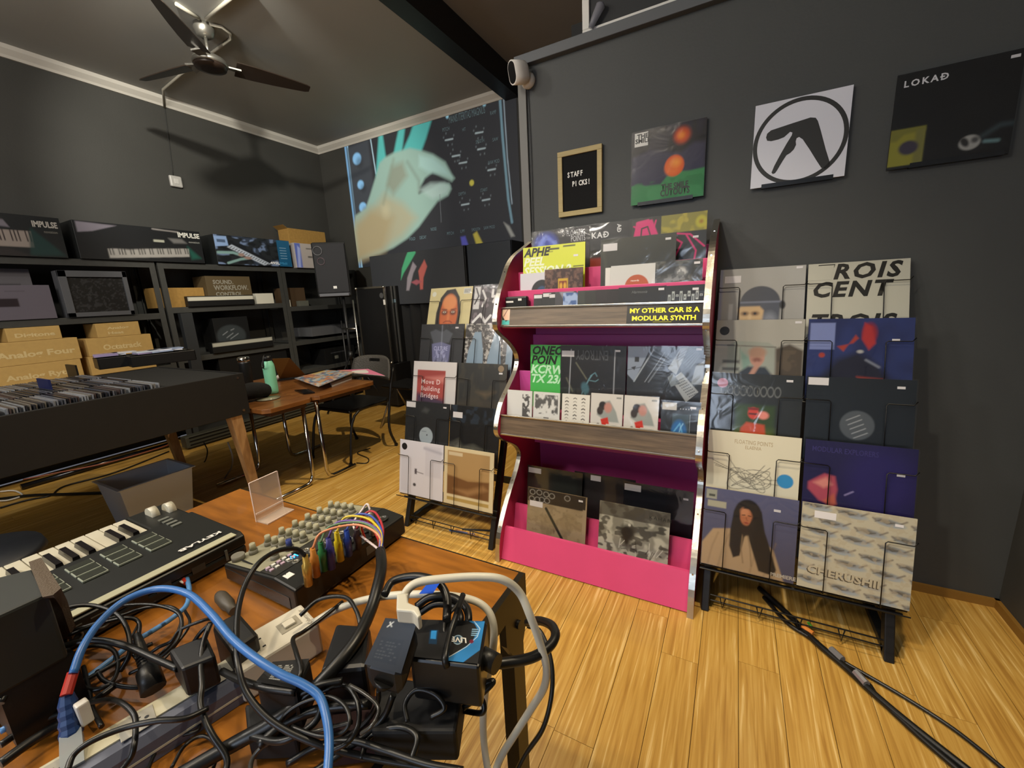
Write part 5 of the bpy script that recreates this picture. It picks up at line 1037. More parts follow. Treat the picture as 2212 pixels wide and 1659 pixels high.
# ------------------------------------------------------------------ folding tables with chrome frames
TW = mat('walnut_laminate', '8a5a2c', .35, noise=1, nscale=5, stretch=(8, 1.5, 8), col2='6b4120', coat=.2)
TZ = .665
def ftable(label, x0, x1, y0, y1, frames, apron):
    t = thing('folding_table', label, 'table', ((x0+x1)/2, (y0+y1)/2, 0)); cx_, cy_ = (x0+x1)/2, (y0+y1)/2
    MB().prism([(x0-cx_+.04, y0-cy_), (x1-cx_-.04, y0-cy_), (x1-cx_, y0-cy_+.04), (x1-cx_, y1-cy_-.04), (x1-cx_-.04, y1-cy_), (x0-cx_+.04, y1-cy_), (x0-cx_, y1-cy_-.04), (x0-cx_, y0-cy_+.04)], 'z', TZ-.03, TZ).obj('table_top', TW, t, bev=.003)
    bx('apron', (x0-cx_+.04, y0-cy_+.05, TZ-.06), (x1-cx_-.03, y1-cy_-.05, TZ-.03), mat('dark_apron', '4a3020', .6), t)
    for fx, ya, yb in frames:
        sg = 1 if yb > ya else -1
        pts = [(fx, ya, TZ-.04), (fx, ya+sg*.004, .08), (fx, ya+sg*.02, .035), (fx, ya+sg*.05, .017), (fx, ya+sg*.09, .0145), (fx, yb, .0145)]
        MB().tube([(a_-cx_, b_-cy_, c__) for a_, b_, c__ in pts], .014, 12).obj('leg_frame', CHROME, t, smooth=True)
    return t
ftable('wood-top folding table with chrome legs carrying the green bottle', -3.9, -2.66, 1.528, 1.895, [(-2.73, 1.84, 1.50), (-3.40, 1.84, 1.50)], 0)
ftable('second wood-top folding table carrying the pink and patterned posters', -3.9, -2.66, 1.90, 2.50, [(-2.70, 1.93, 2.20), (-3.40, 2.10, 2.45)], 0)
# bottle, tumbler, bag, laptop, papers, phone
p = on('Z', .665, 590, 850)
t = thing('water_bottle', 'mint green metal water bottle with a black loop cap', 'bottle', (p.x, p.y, .666))
MB().lathe([(.030, 0), (.036, .004), (.037, .02), (.037, .16), (.034, .18), (.026, .195), (.024, .20)], n=24).obj('bottle_body', mat('mint_green_enamel', '8ad8b4', .35), t, smooth='all')
MB().lathe([(.026, .20), (.027, .215), (.024, .228), (.0, .23)], n=20).obj('cap', BLK, t, smooth='all')
MB().tube(spline([(0, .0, .225), (.02, -.03, .235), (.035, -.05, .205), (.03, -.05, .17), (.005, -.045, .165), (-.005, -.035, .19), (0, -.01, .222)], 4), .004, 8).obj('cap_loop', BLK, t, smooth=True)
t.scale = (1.12, 1.12, 1.28)
p = on('Z', .665, 553, 850)
t = thing('tumbler', 'black steel tumbler with a shiny rim standing behind the green bottle', 'tumbler', (p.x-.12, p.y+.02, .666))
MB().lathe([(.03, 0), (.034, .01), (.042, .2), (.042, .215)], n=20).obj('tumbler_body', BLK, t, smooth='all'); t.scale = (1.05, 1.05, 1.15); MB().lathe([(.043, .215), (.044, .225), (.042, .24), (.035, .245), (0, .245)], n=20).obj('steel_rim', CHROME, t, smooth='all')
p = on('Z', .69, 566, 852)
t = thing('black_pouch', 'black crumpled pouch lying by the green bottle on the table', 'pouch', (p.x+.03, p.y-.10, .666))
mb = MB(); n = 18; rr = []
mb.tube(spline([(.0, -.14, .03), (.0, -.08, .05), (.01, 0, .06), (0, .08, .05), (0, .13, .03)], 4), [.02, .03, .038, .04, .045, .046, .046, .047, .048, .048, .046, .045, .044, .042, .04, .035, .02], 14).obj('pouch_body', MC['black_cloth'], t, smooth=True); t.scale = (1.2, 1.1, 1.25)
p = on('Z', .665, 590, 858); o = MB().lathe([(0, 0), (.075, .001), (.08, .006), (.0, .008)], n=28).obj('cd_plate', mat('pale_disc', '9c9c84', .2), None, smooth='all'); o.location = (p.x+.02, p.y-.05, .6655); tag(o, 'pale disc lying on the table under the black pouch', 'disc')
q = [on('Z', .685, 604, 818), on('Z', .68, 662, 812), on('Z', .885, 626, 773), on('Z', .885, 588, 775)]
t = thing('laptop', 'open laptop with a brown-gold lid on the rear part of the folding table', 'laptop', (q[0].x, q[0].y, .666)); q = [p-t.location for p in q]; bk = Vector((-.006, .002, 0))
MB().hexa([p+bk for p in q], q).obj('screen_lid', mat('bronze_lid', '7a5628', .35, metal=.3), t, bev=.002)
MB().hexa([Vector((q[0].x, q[0].y, .0)), Vector((q[1].x, q[1].y, 0)), Vector((q[1].x-.18, q[1].y+.1, 0)), Vector((q[0].x-.18, q[0].y+.1, 0))], [Vector((q[0].x, q[0].y, .014)), Vector((q[1].x, q[1].y, .014)), Vector((q[1].x-.18, q[1].y+.1, .014)), Vector((q[0].x-.18, q[0].y+.1, .014))]).obj('keyboard_base', mat('laptop_grey', '2a2a2c', .4), t)
def sheet(name, label, cat, px, zs, th=.002, cv=None, m=None, texts=()):
    P = [on('Z', zs[i], *px[i]) for i in range(4)]
    c_ = sum(P, Vector())/4; t = thing(name, label, cat, (c_.x, c_.y, min(zs)-th)); L_ = [p-t.location for p in P]
    MB().hexa([p-Vector((0, 0, th)) for p in L_], L_).obj('paper', m or STICK, t)
    if cv:
        O = L_[0]+Vector((0, 0, .0012)); o = cv.obj('print', (0, 0, 0), (1, 0, 0), (0, 1, 0), INK, t)
        me = o.data; n_ = len(me.vertices); co = np.zeros(n_*3); me.vertices.foreach_get('co', co); co = co.reshape(-1, 3)
        u, v = co[:, 0:1], co[:, 1:2]; A, B, C_, D = [np.array(q) for q in L_]
        P2 = A*(1-u)*(1-v)+B*u*(1-v)+C_*u*v+D*(1-u)*v+np.array([0, 0, .0015]); me.vertices.foreach_set('co', P2.ravel()); me.update()
    return t
cv = Cv('5f87a4', 70).noise(7, 'c87a40', .48, .56, .8).noise(9, 'd8a060', .55, .6, .8).noise(8, '3c6a94', .5, .6, .6).noise(10, 'b8c4c4', .58, .64, .7).rect(.5, .85, .85, 1, 'd8b83c', .05, .6)
sheet('patterned_poster', 'blue and orange patterned poster lying over the table edge', 'poster', [(688, 835), (766, 804), (706, 799), (636, 817)], [.715, .725, .70, .697], cv=cv)
cv = Cv('e07ea0', 30).rect(0, 0, .25, 1, 'e0a088', .2)
sheet('pink_poster', 'pink poster curling past the end of the folding table', 'poster', [(766, 806), (832, 812), (795, 797), (728, 800)], [.725, .725, .72, .71], cv=cv)
sheet('grey_carton', 'flat white carton under the patterned poster', 'box', [(716, 829), (760, 812), (758, 806), (712, 822)], [.694]*4, th=.028, m=mat('white_card', 'b8b4b0', .6))
sheet('phone', 'dark phone lying on the folding table', 'phone', [(655, 850), (680, 847), (666, 840), (636, 842)], [.675]*4, th=.008, m=BLKG)
p = on('Z', .69, 612, 815)
t = thing('paper_bundle', 'small pink and white bundle beside the bottle', 'bundle', (p.x, p.y, .666)); MB().tube(spline([(-.03, -.05, .02), (0, 0, .04), (.03, .06, .02)], 4), .022, 8).obj('bundle_body', mat('mottled_pink', 'b08a88', .6, noise=1, nscale=60, col2='c8c8c0'), t, smooth=True)
MB().tube(spline([(.0, .0, .05), (.05, .05, .06), (.05, .12, .02)], 5), .003, 6).obj('white_string', WHITE, t, smooth=True)

# chair
t = thing('chair', 'black plastic chair with a perforated back behind the folding tables', 'chair', (-2.98, 2.52, 0))
CHB = mat('perforated_grey_plastic', '4a4843', .5, bump=.6, bscale=120); CHS = mat('black_chair_plastic', '121212', .35)
mb = MB(); nu, nv_ = 14, 7; vs = []
for s_ in (0, .012):
    for j in range(nv_+1):
        for i in range(nu+1):
            a_ = (i/nu-.5)*2; zt = .62+.21*j/nv_; edge_ = 1-.12*(j/nv_)**3
            vs.append((a_*.25*edge_, .25+s_-.06*(a_**2)+.05*j/nv_, zt-.03*(a_**4)*(j/nv_)))
N1 = (nu+1)*(nv_+1); fs = []
for j in range(nv_):
    for i in range(nu):
        if j == 5 and 5 <= i <= 8: 
            continue
        k = j*(nu+1)+i; fs += [[k, k+1, k+nu+2, k+nu+1], [N1+k, N1+k+nu+1, N1+k+nu+2, N1+k+1]]
for i in range(nu): fs += [[i, N1+i, N1+i+1, i+1], [nv_*(nu+1)+i, nv_*(nu+1)+i+1, N1+nv_*(nu+1)+i+1, N1+nv_*(nu+1)+i]]
for j in range(nv_): fs += [[j*(nu+1), (j+1)*(nu+1), N1+(j+1)*(nu+1), N1+j*(nu+1)], [j*(nu+1)+nu, N1+j*(nu+1)+nu, N1+(j+1)*(nu+1)+nu, (j+1)*(nu+1)+nu]]
mb.add(vs, fs).obj('backrest', CHB, t, smooth='all')
MB().prism([(-.22, -.26), (.22, -.26), (.24, -.15), (.23, .16), (.18, .22), (-.18, .22), (-.23, .16), (-.24, -.15)], 'z', .425, .455).obj('seat', CHS, t, bev=.012, seg=3)
for sx in (-1, 1):
    MB().tube(spline([(sx*.24, -.33, .01), (sx*.23, -.22, .40), (sx*.22, .1, .43)], 5), .011, 8).obj('leg', BLKM, t, smooth=True)
    MB().tube(spline([(sx*.26, .18, .01), (sx*.25, .13, .2), (sx*.24, .2, .5), (sx*.23, .28, .72)], 5), .012, 8).obj('leg', BLKM, t, smooth=True)
    MB().cyl((sx*.24, -.33, .0), (sx*.24, -.33, .025), .016, 8).obj('rubber_foot', BLK, t); MB().cyl((sx*.26, .18, .0), (sx*.26, .18, .025), .016, 8).obj('rubber_foot', BLK, t)
t = thing('stacked_chair', 'black chair partly hidden behind the first, in front of the floor case', 'chair', (-3.05, 3.3, 0))
MB().prism([(-.2, -.2), (.2, -.2), (.2, .2), (-.2, .2)], 'z', .43, .46).obj('seat', CHS, t, bev=.012)
for sx in (-1, 1):
    MB().tube([(sx*.22, -.25, .0), (sx*.2, .0, .43)], .01, 8).obj('leg', SILV, t, smooth=True); MB().tube([(sx*.22, .25, .0), (sx*.2, .0, .43)], .01, 8).obj('leg', SILV, t, smooth=True)

# clear storage tub on the floor
A = [on('Z', .33, *p) for p in [(228, 1034), (262, 1052), (402, 1010), (352, 998)]]
c_ = sum(A, Vector())/4
t = thing('storage_tub', 'translucent grey plastic tub standing on the floor under the bin', 'tub', (c_.x, c_.y, 0))
hw, hl = .17, .19; mb = MB()
TUB = mat('translucent_plastic', 'b4bcc6', .35, alpha=.75)
def ringz(w, l, z): return [(-w, -l, z), (w, -l, z), (w, l, z), (-w, l, z)]
lv = [ringz(.13, .15, .0), ringz(.165, .185, .32), ringz(.18, .2, .325), ringz(.18, .2, .33), ringz(.160, .180, .33), ringz(.126, .146, .008)]
mb.add([p for r in lv for p in r], [[0, 3, 2, 1]]+[[i*4+k, i*4+(k+1)%4, (i+1)*4+(k+1)%4, (i+1)*4+k] for i in range(5) for k in range(4)]+[[20, 21, 22, 23]])
mb.obj('tub_body', TUB, t, bev=.008)

# things on the floor to the left
def fl(pts, z=.008): return [on('Z', z, *p) for p in pts]
o = MB().tube(fl([(45, 1052), (372, 958)], .03), .022, 10).obj('floor_tube', BLKG, None, smooth=True); tag(o, 'shiny black tube lying on the floor under the bin', 'tube')
o = tubeobj('orange_cable', fl([(50, 1036), (120, 1022), (230, 1000), (330, 972), (372, 958)], .055), .006, flat('8c4a30')); tag(o, 'orange-brown cable lying along the black tube under the bin', 'cable')
o = tubeobj('floor_cable', fl([(0, 1097), (60, 1080), (110, 1070), (140, 1050), (250, 1020), (365, 975)], .008), .006, CABLE); tag(o, 'black cable sweeping over the floor left of the storage tub', 'cable')
o = tubeobj('floor_cable', fl([(0, 1078), (70, 1070), (130, 1068), (235, 1064), (300, 1060)], .012), .011, CABLE); tag(o, 'thick dark cable end on the floor left of the storage tub', 'cable')
o = tubeobj('white_cable', fl([(0, 1062), (30, 1060), (48, 1070), (20, 1080), (0, 1082)], .012), .006, WHITE); tag(o, 'short loop of pale cable at the left edge of the floor', 'cable')
o = tubeobj('grey_cable', [on('Y', 1.62, *p) for p in [(492, 955), (502, 985), (500, 1010), (485, 1035), (484, 1060)]], .006, mat('pale_grey_cable', '8a8c8e', .4)); tag(o, 'pale grey cable hanging behind the front wooden leg', 'cable')
o = tubeobj('brown_cable', [on('Y', 1.75, *p) for p in [(440, 955), (448, 975), (440, 1000), (415, 1012), (405, 1035)]], .005, CABLE); tag(o, 'thin dark cable looping behind the storage tub', 'cable')
o = tubeobj('black_cable', fl([(800, 968), (772, 978), (795, 990), (792, 1000), (770, 1000)], .006), .004, CABLE); tag(o, 'thin black cable lying by the rear chair leg', 'cable')
t = thing('low_heater', 'long low white radiator strip on the floor behind the tables', 'heater', (-4.62, 2.6, 0)); bx('heater_body', (-.08, -.75, .02), (.02, .8, .13), mat('dull_cream_metal', '4a4a40', .5), t, bev=.006)
for i in range(3): bx('heater_groove', (.02, -.72, .04+.035*i), (.024, .77, .052+.035*i), BLK, t)
# cables over the floor at the right
k_ = [(1640, 1270), (1700, 1325), (1760, 1385), (1830, 1445), (1880, 1492), (1960, 1560), (2085, 1659), (2140, 1700)]
o = tubeobj('floor_cable', fl(k_, .012), .011, CABLE); tag(o, 'thick black cable bundle running from the right rack over the floor', 'cable')
o = tubeobj('floor_cable', fl([(1650, 1290), (1700, 1345), (1750, 1378), (1800, 1420), (1868, 1470), (1900, 1510), (1985, 1590), (2065, 1659), (2100, 1690)], .010), .008, CABLE); tag(o, 'second black cable running beside the thick bundle on the floor', 'cable')
o = tubeobj('floor_cable', fl([(1820, 1428), (1875, 1460), (1960, 1510), (2060, 1575), (2165, 1659), (2200, 1690)], .008), .006, CABLE); tag(o, 'thin black cable branching right from the floor bundle', 'cable')
o = MB().tube(fl([(1732, 1352), (1757, 1368)], .024), .008, 8).obj('orange_tape', flat('c8792c'), None); tag(o, 'small piece of orange tape around the floor cable', 'tape')
o = MB().tube(fl([(1746, 1345), (1754, 1355)], .03), .005, 8).obj('green_tag', flat('5aa838'), None); tag(o, 'tiny green tag on the floor cable', 'tag')
for i, (a_, b_) in enumerate((((1795, 1402), (1820, 1425)), ((1848, 1452), (1872, 1478)))):
    o = MB().tube(fl([a_, b_], .022), .012, 8).obj('silver_tape', mat('silver_tape', 'a8a8ac', .2, metal=.6), None); tag(o, ('upper' if i == 0 else 'lower')+' band of silver tape around the floor cables', 'tape')

# ================================================================== WORK TABLE IN THE FOREGROUND
ZT = .78
TX0, TX1, TY1 = on('Z', ZT, 519, 1055).x, on('Z', ZT, 1134, 1238).x, .641
t = thing('work_table', 'orange-brown wood table with black steel legs, covered with gear and cables', 'table', ((TX0+TX1)/2, 0, 0)); hx = (TX1-TX0)/2
bx('table_top', (-hx, -.75, ZT-.022), (hx-.012, TY1-.003, ZT), WOODT, t, bev=.0015)
STEEL = mat('dark_steel', '2b2418', .4, metal=.3, noise=.4, nscale=8)
bx('steel_edge', (hx-.0115, -.75, ZT-.05), (hx, TY1-.003, ZT+.001), STEEL, t); bx('steel_edge', (-hx, TY1-.0025, ZT-.05), (hx, TY1+.001, ZT-.001), STEEL, t)
for yy in (TY1-.001, .3):
    MB().prism([(yy, ZT-.05), (yy, ZT-.10), (yy-.02, ZT-.14), (yy-.02, 0), (yy-.062, 0), (yy-.062, ZT-.14), (yy-.085, ZT-.10), (yy-.085, ZT-.05)], 'x', hx-.012, hx).obj('leg', STEEL, t)
    bx('leg_flange', (hx-.06, yy-.014, 0), (hx-.0125, yy-.002, ZT-.055), BLKM, t)
    MB().cyl((hx, yy-.04, ZT-.085), (hx+.005, yy-.04, ZT-.085), .008, 10).obj('bolt', BLKM, t)
for yy in (TY1-.01, -.6): MB().box((-hx, yy-.045, 0), (-hx+.045, yy, ZT-.023)).obj('leg', STEEL, t)
bx('cross_rail', (-hx+.05, TY1-.06, ZT-.06), (hx-.06, TY1-.02, ZT-.024), STEEL, t)

# --- keyboard controller
KB = mat('keyboard_body', '1b1c19', .38); KBE = mat('keyboard_edge', 'b4b296', .45); IV = mat('ivory_keys', 'cfc9b4', .3); EB = mat('black_keys', '171314', .25)
kx, ky = -1.10, .10; zk = ZT
t = thing('midi_keyboard', 'black keyboard controller with white keys and clear pads on the wooden table', 'keyboard', (kx, ky, zk))
def K(x, y_, z): return (x-kx, y_-ky, z-zk)
X0k, X1k, XBk = -1.285, -1.155, -.935   # key fronts, key backs, rear edge
Ye = .445
bx('body', K(X0k-.008, -.45, zk+.004), K(XBk, Ye, zk+.026), KB, t, bev=.006)
MB().prism([(X1k-kx, .026), (XBk-kx, .026), (XBk-kx, .048), (XBk-.012-kx, .055), (X1k-kx, .058)], 'y', -.45-ky, Ye-ky).obj('control_panel', KB, t, bev=.003)
bx('side_block', K(X0k-.008, .362, zk+.024), K(X1k-.0005, Ye, zk+.052), KB, t, bev=.005)
bx('silver_rear_edge', K(XBk-.022, -.45, zk+.0545), K(XBk-.001, Ye-.015, zk+.0575), KBE, t, bev=.001)
pitch_k = .0245; yk = .36
for i in range(22):
    bx('white_key', K(X0k, yk-pitch_k*(i+1)+.0007, zk+.030), K(X1k, yk-pitch_k*i-.0007, zk+.052), IV, t, bev=.0015)
    if i % 7 not in (2, 6):
        yb = yk-pitch_k*(i+1)
        MB().hexa([K(X0k+.05, yb-.0065, zk+.0525), K(X1k, yb-.0065, zk+.0525), K(X1k, yb+.0065, zk+.0525), K(X0k+.05, yb+.0065, zk+.0525)], [K(X0k+.056, yb-.005, zk+.064), K(X1k, yb-.005, zk+.064), K(X1k, yb+.005, zk+.064), K(X0k+.056, yb+.005, zk+.064)]).obj('black_key', EB, t)
PADM = mat('pad_rubber', '31342d', .3); PADE = mat('pad_glow_edge', '9aa090', .4)
for g in range(4):
    for r in range(3):
        yc = .335-.052*g; xc = -1.115+.032*r+.004*g*0
        bx('drum_pad', K(xc-.0125, yc-.019, zk+.0565), K(xc+.0125, yc+.019, zk+.0605), PADE, t, bev=.001)
        bx('pad_face', K(xc-.0105, yc-.017, zk+.0606), K(xc+.0105, yc+.017, zk+.0612), PADM, t)
for i, yc in enumerate((.40, .43)):
    o = MB().cyl(K(-1.245+.012*i, yc-.008, zk+.052), K(-1.245+.012*i, yc+.008, zk+.052), .02, 20).obj('wheel', IV, t, smooth=True)
for i in range(4): bx('button', K(-1.18+.02*i, .385, zk+.0575), K(-1.17+.02*i, .405, zk+.06), mat('grey_button', '6c6e66', .4), t)
for i in range(4):
    for j in range(2): MB().cyl(K(-1.12+.03*i, .12-.03*j, zk+.056), K(-1.12+.03*i, .12-.03*j, zk+.066), .007, 12).obj('knob', MC['grey_button'], t)
for i in range(3): bx('fader_slot', K(-1.13+.03*i, -.02, zk+.0562), K(-1.127+.03*i, .05, zk+.0568), MC['grey_button'], t); bx('fader_cap', K(-1.135+.03*i, .01+.01*i, zk+.0568), K(-1.122+.03*i, .022+.01*i, zk+.066), MC['grey_button'], t)
bx('display', K(-1.14, .14, zk+.0565), K(-1.115, .17, zk+.0575), MC['grey_button'], t)
text('KEYLAB', .018, STICK, t, K(-.975, .415, zk+.0576), (0, -1, 0), (-1, 0, 0), w=.06, bold=.04) if 0 else text('KEYLAB', .016, STICK, t, K(-.985, .42, zk+.0595), (0, -1, 0), (1, 0, 0), w=.08, bold=.05)
for i, yj in enumerate((.02, .07, .115, .165, .20)):
    MB().tube([K(XBk+.001, yj+.009*math.cos(a_), zk+.022+.009*math.sin(a_)) for a_ in [k*PI/8 for k in range(16)]], .002, 6, closed=True).obj('jack_socket', mat('grey_metal_ring', '7c7a72', .35, metal=.6), t, smooth=True)
    bx('port_label', K(XBk, yj-.012, zk+.038), K(XBk+.0006, yj+.012, zk+.040), MC['grey_button'], t)
bx('usb_port', K(XBk-.001, .245, zk+.012), K(XBk+.0008, .265, zk+.032), BLK, t); bx('power_switch', K(XBk, .40, zk+.012), K(XBk+.002, .405, zk+.036), MC['grey_button'], t)
for yy in (.29, .35): bx('port_label', K(XBk, yy-.012, zk+.02), K(XBk+.0006, yy+.012, zk+.034), mat('faint_print', '3c3a34', .5), t)

# --- acrylic sign holder
p0, p1 = on('Z', ZT, 555, 1128), on('Z', ZT, 613, 1097); d_ = (p1-p0); wS = d_.length; q = on('Y', p0.y, 556, 1050); hS = q.z-ZT
t = thing('sign_holder', 'clear empty acrylic sign holder standing at the far table edge', 'sign holder', (p0.x, p0.y, ZT+.0005), math.atan2(d_.y, d_.x))
ACR = mat('clear_acrylic', 'e8d8c8', .08, alpha=.38, spec=.7); ACE = mat('acrylic_edge', 'f0dcd0', .2, spec=.6)
bx('upright_panel', (0, 0, .004), (wS, .003, hS), ACR, t); bx('foot_panel', (0, -.04, 0), (wS, .003, .003), ACR, t)
bx('edge_line', (-.0012, 0, 0), (0, .003, hS), ACE, t); bx('edge_line', (wS, 0, 0), (wS+.0012, .003, hS), ACE, t); bx('edge_line', (0, 0, hS), (wS, .003, hS+.0012), ACE, t); bx('edge_line', (0, -.0412, 0), (wS, -.04, .003), ACE, t); bx('lower_lip', (0, -.004, .02), (wS, -.002, .024), ACE, t)

# --- mixer
MX0, MX1, MY0, MY1 = -.885, -.655, .372, .650
t = thing('audio_mixer', 'small black and silver audio mixer with rows of grey knobs', 'mixer', (MX0, MY0, ZT+.001)); mw, ml = MX1-MX0, MY1-MY0
MB().prism([(0, .004), (mw, .004), (mw, .05), (mw-.06, .056), (0, .036)], 'y', 0, ml).obj('mixer_body', mat('mixer_black', '191917', .4), t, bev=.004)
MXT = mat('mixer_silver_face', '8f8c76', .45)
def mz(x): return .036+(.056-.036)*x/(mw-.06) if x < mw-.06 else .056-.006*(x-mw+.06)/.06
def face(name, x0, x1, y0, y1, m, dz=.0008):
    return MB().add([(x0, y0, mz(x0)+dz), (x1, y0, mz(x1)+dz), (x1, y1, mz(x1)+dz), (x0, y1, mz(x0)+dz)], [[0, 1, 2, 3]]).obj(name, m, t)
face('silver_face_panel', .006, .118, .006, ml-.006, MXT); face('dark_face_panel', .12, mw-.062, .006, ml-.006, mat('mixer_dark_face', '2c2b27', .4))
for i in range(7):
    yk_ = .045+.032*i
    for j, xk in enumerate((.03, .055, .08, .104)):
        if i == 0 and j < 3 and j > 0: continue
        c_ = 'a19d84' if not (j == 3 and i in (1,)) else '2e3a78'
        z_ = mz(xk)
        MB().cyl((xk, yk_, z_), (xk, yk_, z_+.010), .0085, 12).obj('knob_skirt', mat('knob_grey', '77756a', .4), t, smooth=True)
        MB().cyl((xk, yk_, z_+.010), (xk, yk_, z_+.024), .0065, 12, r2=.0055).obj('knob', mat('knob_'+c_, c_, .4), t, smooth=True)
MB().cyl((.02, .02, mz(.02)), (.02, .02, mz(.02)+.012), .012, 16).obj('volume_knob', MC['knob_grey'], t, smooth=True)
bx('fader_slot', (.035, .016, mz(.07)), (.075, .019, mz(.07)+.0015), BLK, t)
text('▪▪▪▪', .01, BLK, t, (.09, .01, mz(.09)+.001), (0, 1, 0), (-1, 0, 0)) if 0 else None
for i in range(5):
    for k_ in range(2): bx('small_button', (.126+.012*k_, .012+.011*i, mz(.13)), (.132+.012*k_, .019+.011*i, mz(.13)+.005), mat('button_%d' % (i % 2), ('b8a0b0', 'd0d0c8')[i % 2], .4), t)
text('61', .017, mat('blue_led_digits', '2aa0ff', .4, emit=1.6), t, (.148, .052, mz(.15)+.0022), (0, 1, 0), (-1, 0, 0), bold=.03, name='display_digits'); bx('display_window', (.128, .048, mz(.14)), (.152, .076, mz(.14)+.0012), BLKG, t)
for i in range(4):
    yk_ = .095+.048*i
    MB().lathe([(.0135, 0), (.0135, .003), (.011, .0035), (.010, .001), (0, .001)], (mw-.03, yk_, mz(mw-.03)), 20).obj('xlr_socket', mat('socket_black', '262520', .3), t, smooth='all')
for i in range(12):
    xk = mw-.085+.018*(i % 2); yk_ = .05+.036*(i//2); MB().lathe([(.007, 0), (.007, .003), (.004, .003), (.004, 0)], (xk, yk_, mz(xk)), 12).obj('jack_socket', MC['grey_metal_ring'], t, smooth='all')
bx('label_tag', (mw-.052, .012, mz(mw-.04)), (mw-.036, .026, mz(mw-.04)+.0012), STICK, t); text('V', .011, BLK, t, (mw-.05, .014, mz(mw-.04)+.0015), (0, 1, 0), (-1, 0, 0), bold=.04)
bx('side_print', (mw, .16, .018), (mw+.0006, .20, .036), mat('dull_print', '55534a', .5), t); bx('front_slope', (.006, -.001, .006), (mw-.02, 0, .03), mat('mixer_black_shine', '232322', .25), t)
t = MX = None
# coloured jack plugs standing in the mixer, with their wires gathered into one loom
loom_top = on('Z', ZT+.115, 822, 1190)
plugs = [('gold', 667, 1263, 659, 1200, 'd0a850', .6), ('orange-brown', 684, 1243, 675, 1185, 'b87a34', .1), ('green', 702, 1230, 692, 1172, '2f7a4a', .1), ('violet', 717, 1228, 709, 1162, '3c3a86', .1), ('yellow', 736, 1210, 727, 1150, 'd2ba20', .1), ('blue', 754, 1198, 748, 1146, '2444a0', .1), ('dark maroon', 774, 1182, 770, 1142, '3a2a2c', .1)]
wires = {'orange-brown': 'd08860', 'green': '5c7c5c', 'violet': '6a4c98', 'yellow': 'c8b02c', 'blue': '3c50a0', 'dark maroon': 'a83038'}
zj = ZT+.052
for nm, bxp, byp, txp, typ, c_, me_ in plugs:
    b0 = on('Z', zj, bxp, byp); t0 = on('Z', zj+.062, txp, typ)
    t = thing('jack_plug', nm+' jack plug standing in the mixer socket', 'plug', b0); d_ = t0-b0; L_ = [d_*f for f in (0, .35, .37, .68, .72, 1)]
    MB().tube(L_, [.0072, .0072, .0078, .0078, .0055, .0045], 12).obj('plug_body', mat('plug_'+c_, c_, .35, metal=me_), t, smooth=True)
    if nm in wires:
        a_ = spline([d_, d_+Vector((.005, .02, .022)), (loom_top-b0)*.5+Vector((-.01, .035, .055)), (loom_top-b0)*.85+Vector((0, .02, .03)), loom_top-b0+Vector((random.uniform(-.006, .006), random.uniform(-.004, .004), .0))], 8)
        MB().tube(a_, .0022, 8).obj('wire', flat(wires[nm], .35), t, smooth=True)
b0 = on('Z', zj, 806, 1155)
t = thing('jack_plug', 'silver jack plug at the far end of the mixer with a white wire', 'plug', b0); MB().tube([(0, 0, 0), (-.002, .0, .03), (-.004, .004, .055)], [.0075, .008, .005], 12).obj('plug_body', mat('plug_silver', '8c8478', .3, metal=.6), t, smooth=True)
MB().tube(spline([(-.004, .004, .055), (-.012, .006, .066), (-.024, .004, .055), (-.02, -.03, .03), loom_top-b0], 6), .0022, 8).obj('wire', flat('d8c8c4', .35), t, smooth=True)
# red and yellow pair
for lb, c_, o_ in (('red wire rising from the mixer beside the white one', 'b83030', 0), ('thin yellow wire at the outside of the mixer loom', 'c8b84c', .012)):
    o = tubeobj('wire', [on('Z', zj+.01, 790, 1168), on('Z', zj+.05, 780, 1135), on('Z', zj+.08, 790+800*o_, 1120), on('Z', zj+.05, 815+500*o_, 1160), loom_top+Vector((o_*.3, 0, -.004))], .0024, flat(c_, .35)); tag(o, lb, 'wire')

def path(pts): return [on('Z', p[2] if len(p) > 2 else .80, p[0], p[1]) for p in pts]
def cable(label, pts, r, m=CABLE, name='cable', k=7):
    o = MB().tube(spline(path(pts), k), r, 8).obj(name, m, None, smooth=True); return tag(o, label, 'cable')
BLU = mat('blue_cable', '3c72b8', .35); LBL = mat('light_blue_cable', '5c94d0', .35); WHC = mat('white_cable', 'c8c4b4', .4)
cable('thick black multicore loom falling from the coloured mixer plugs', [(822, 1190, .895), (824, 1225, .90), (815, 1270, .895), (800, 1320, .885), (768, 1385, .88), (715, 1450, .87), (655, 1510, .85), (590, 1560, .83), (500, 1610, .81), (380, 1680, .80)], [.0085]*4+[.0088]*60 if 0 else .0088)
cable('black cable arching from the gold plug down to the left', [(659, 1200, .895), (640, 1186, .91), (600, 1190, .925), (560, 1215, .93), (530, 1262, .92), (514, 1320, .91), (511, 1385, .90), (515, 1440, .89), (535, 1500, .87), (590, 1560, .85), (680, 1605, .83), (790, 1635, .81), (960, 1665, .80)], .0038)
t = cable('blue network cable arching over the power strip', [(158, 1455, .89), (178, 1400, .905), (215, 1345, .915), (270, 1297, .92), (340, 1272, .92), (405, 1282, .92), (455, 1325, .915), (500, 1378, .905), (550, 1420, .90), (605, 1455, .89), (655, 1478, .88), (690, 1505, .87), (706, 1555, .86), (711, 1610, .85), (706, 1690, .84)], .0048, BLU)
o = MB().tube(path([(158, 1452, .889), (143, 1502, .875)]), .0058, 10).obj('red_tape', flat('b02c22')); tag(o, 'red tape around the blue network cable above its boot', 'tape')
b0 = on('Z', .83, 155, 1590); t0 = on('Z', .873, 144, 1500)
t = thing('network_plug', 'clear network plug with a ribbed dark blue boot', 'plug', b0); d_ = t0-b0
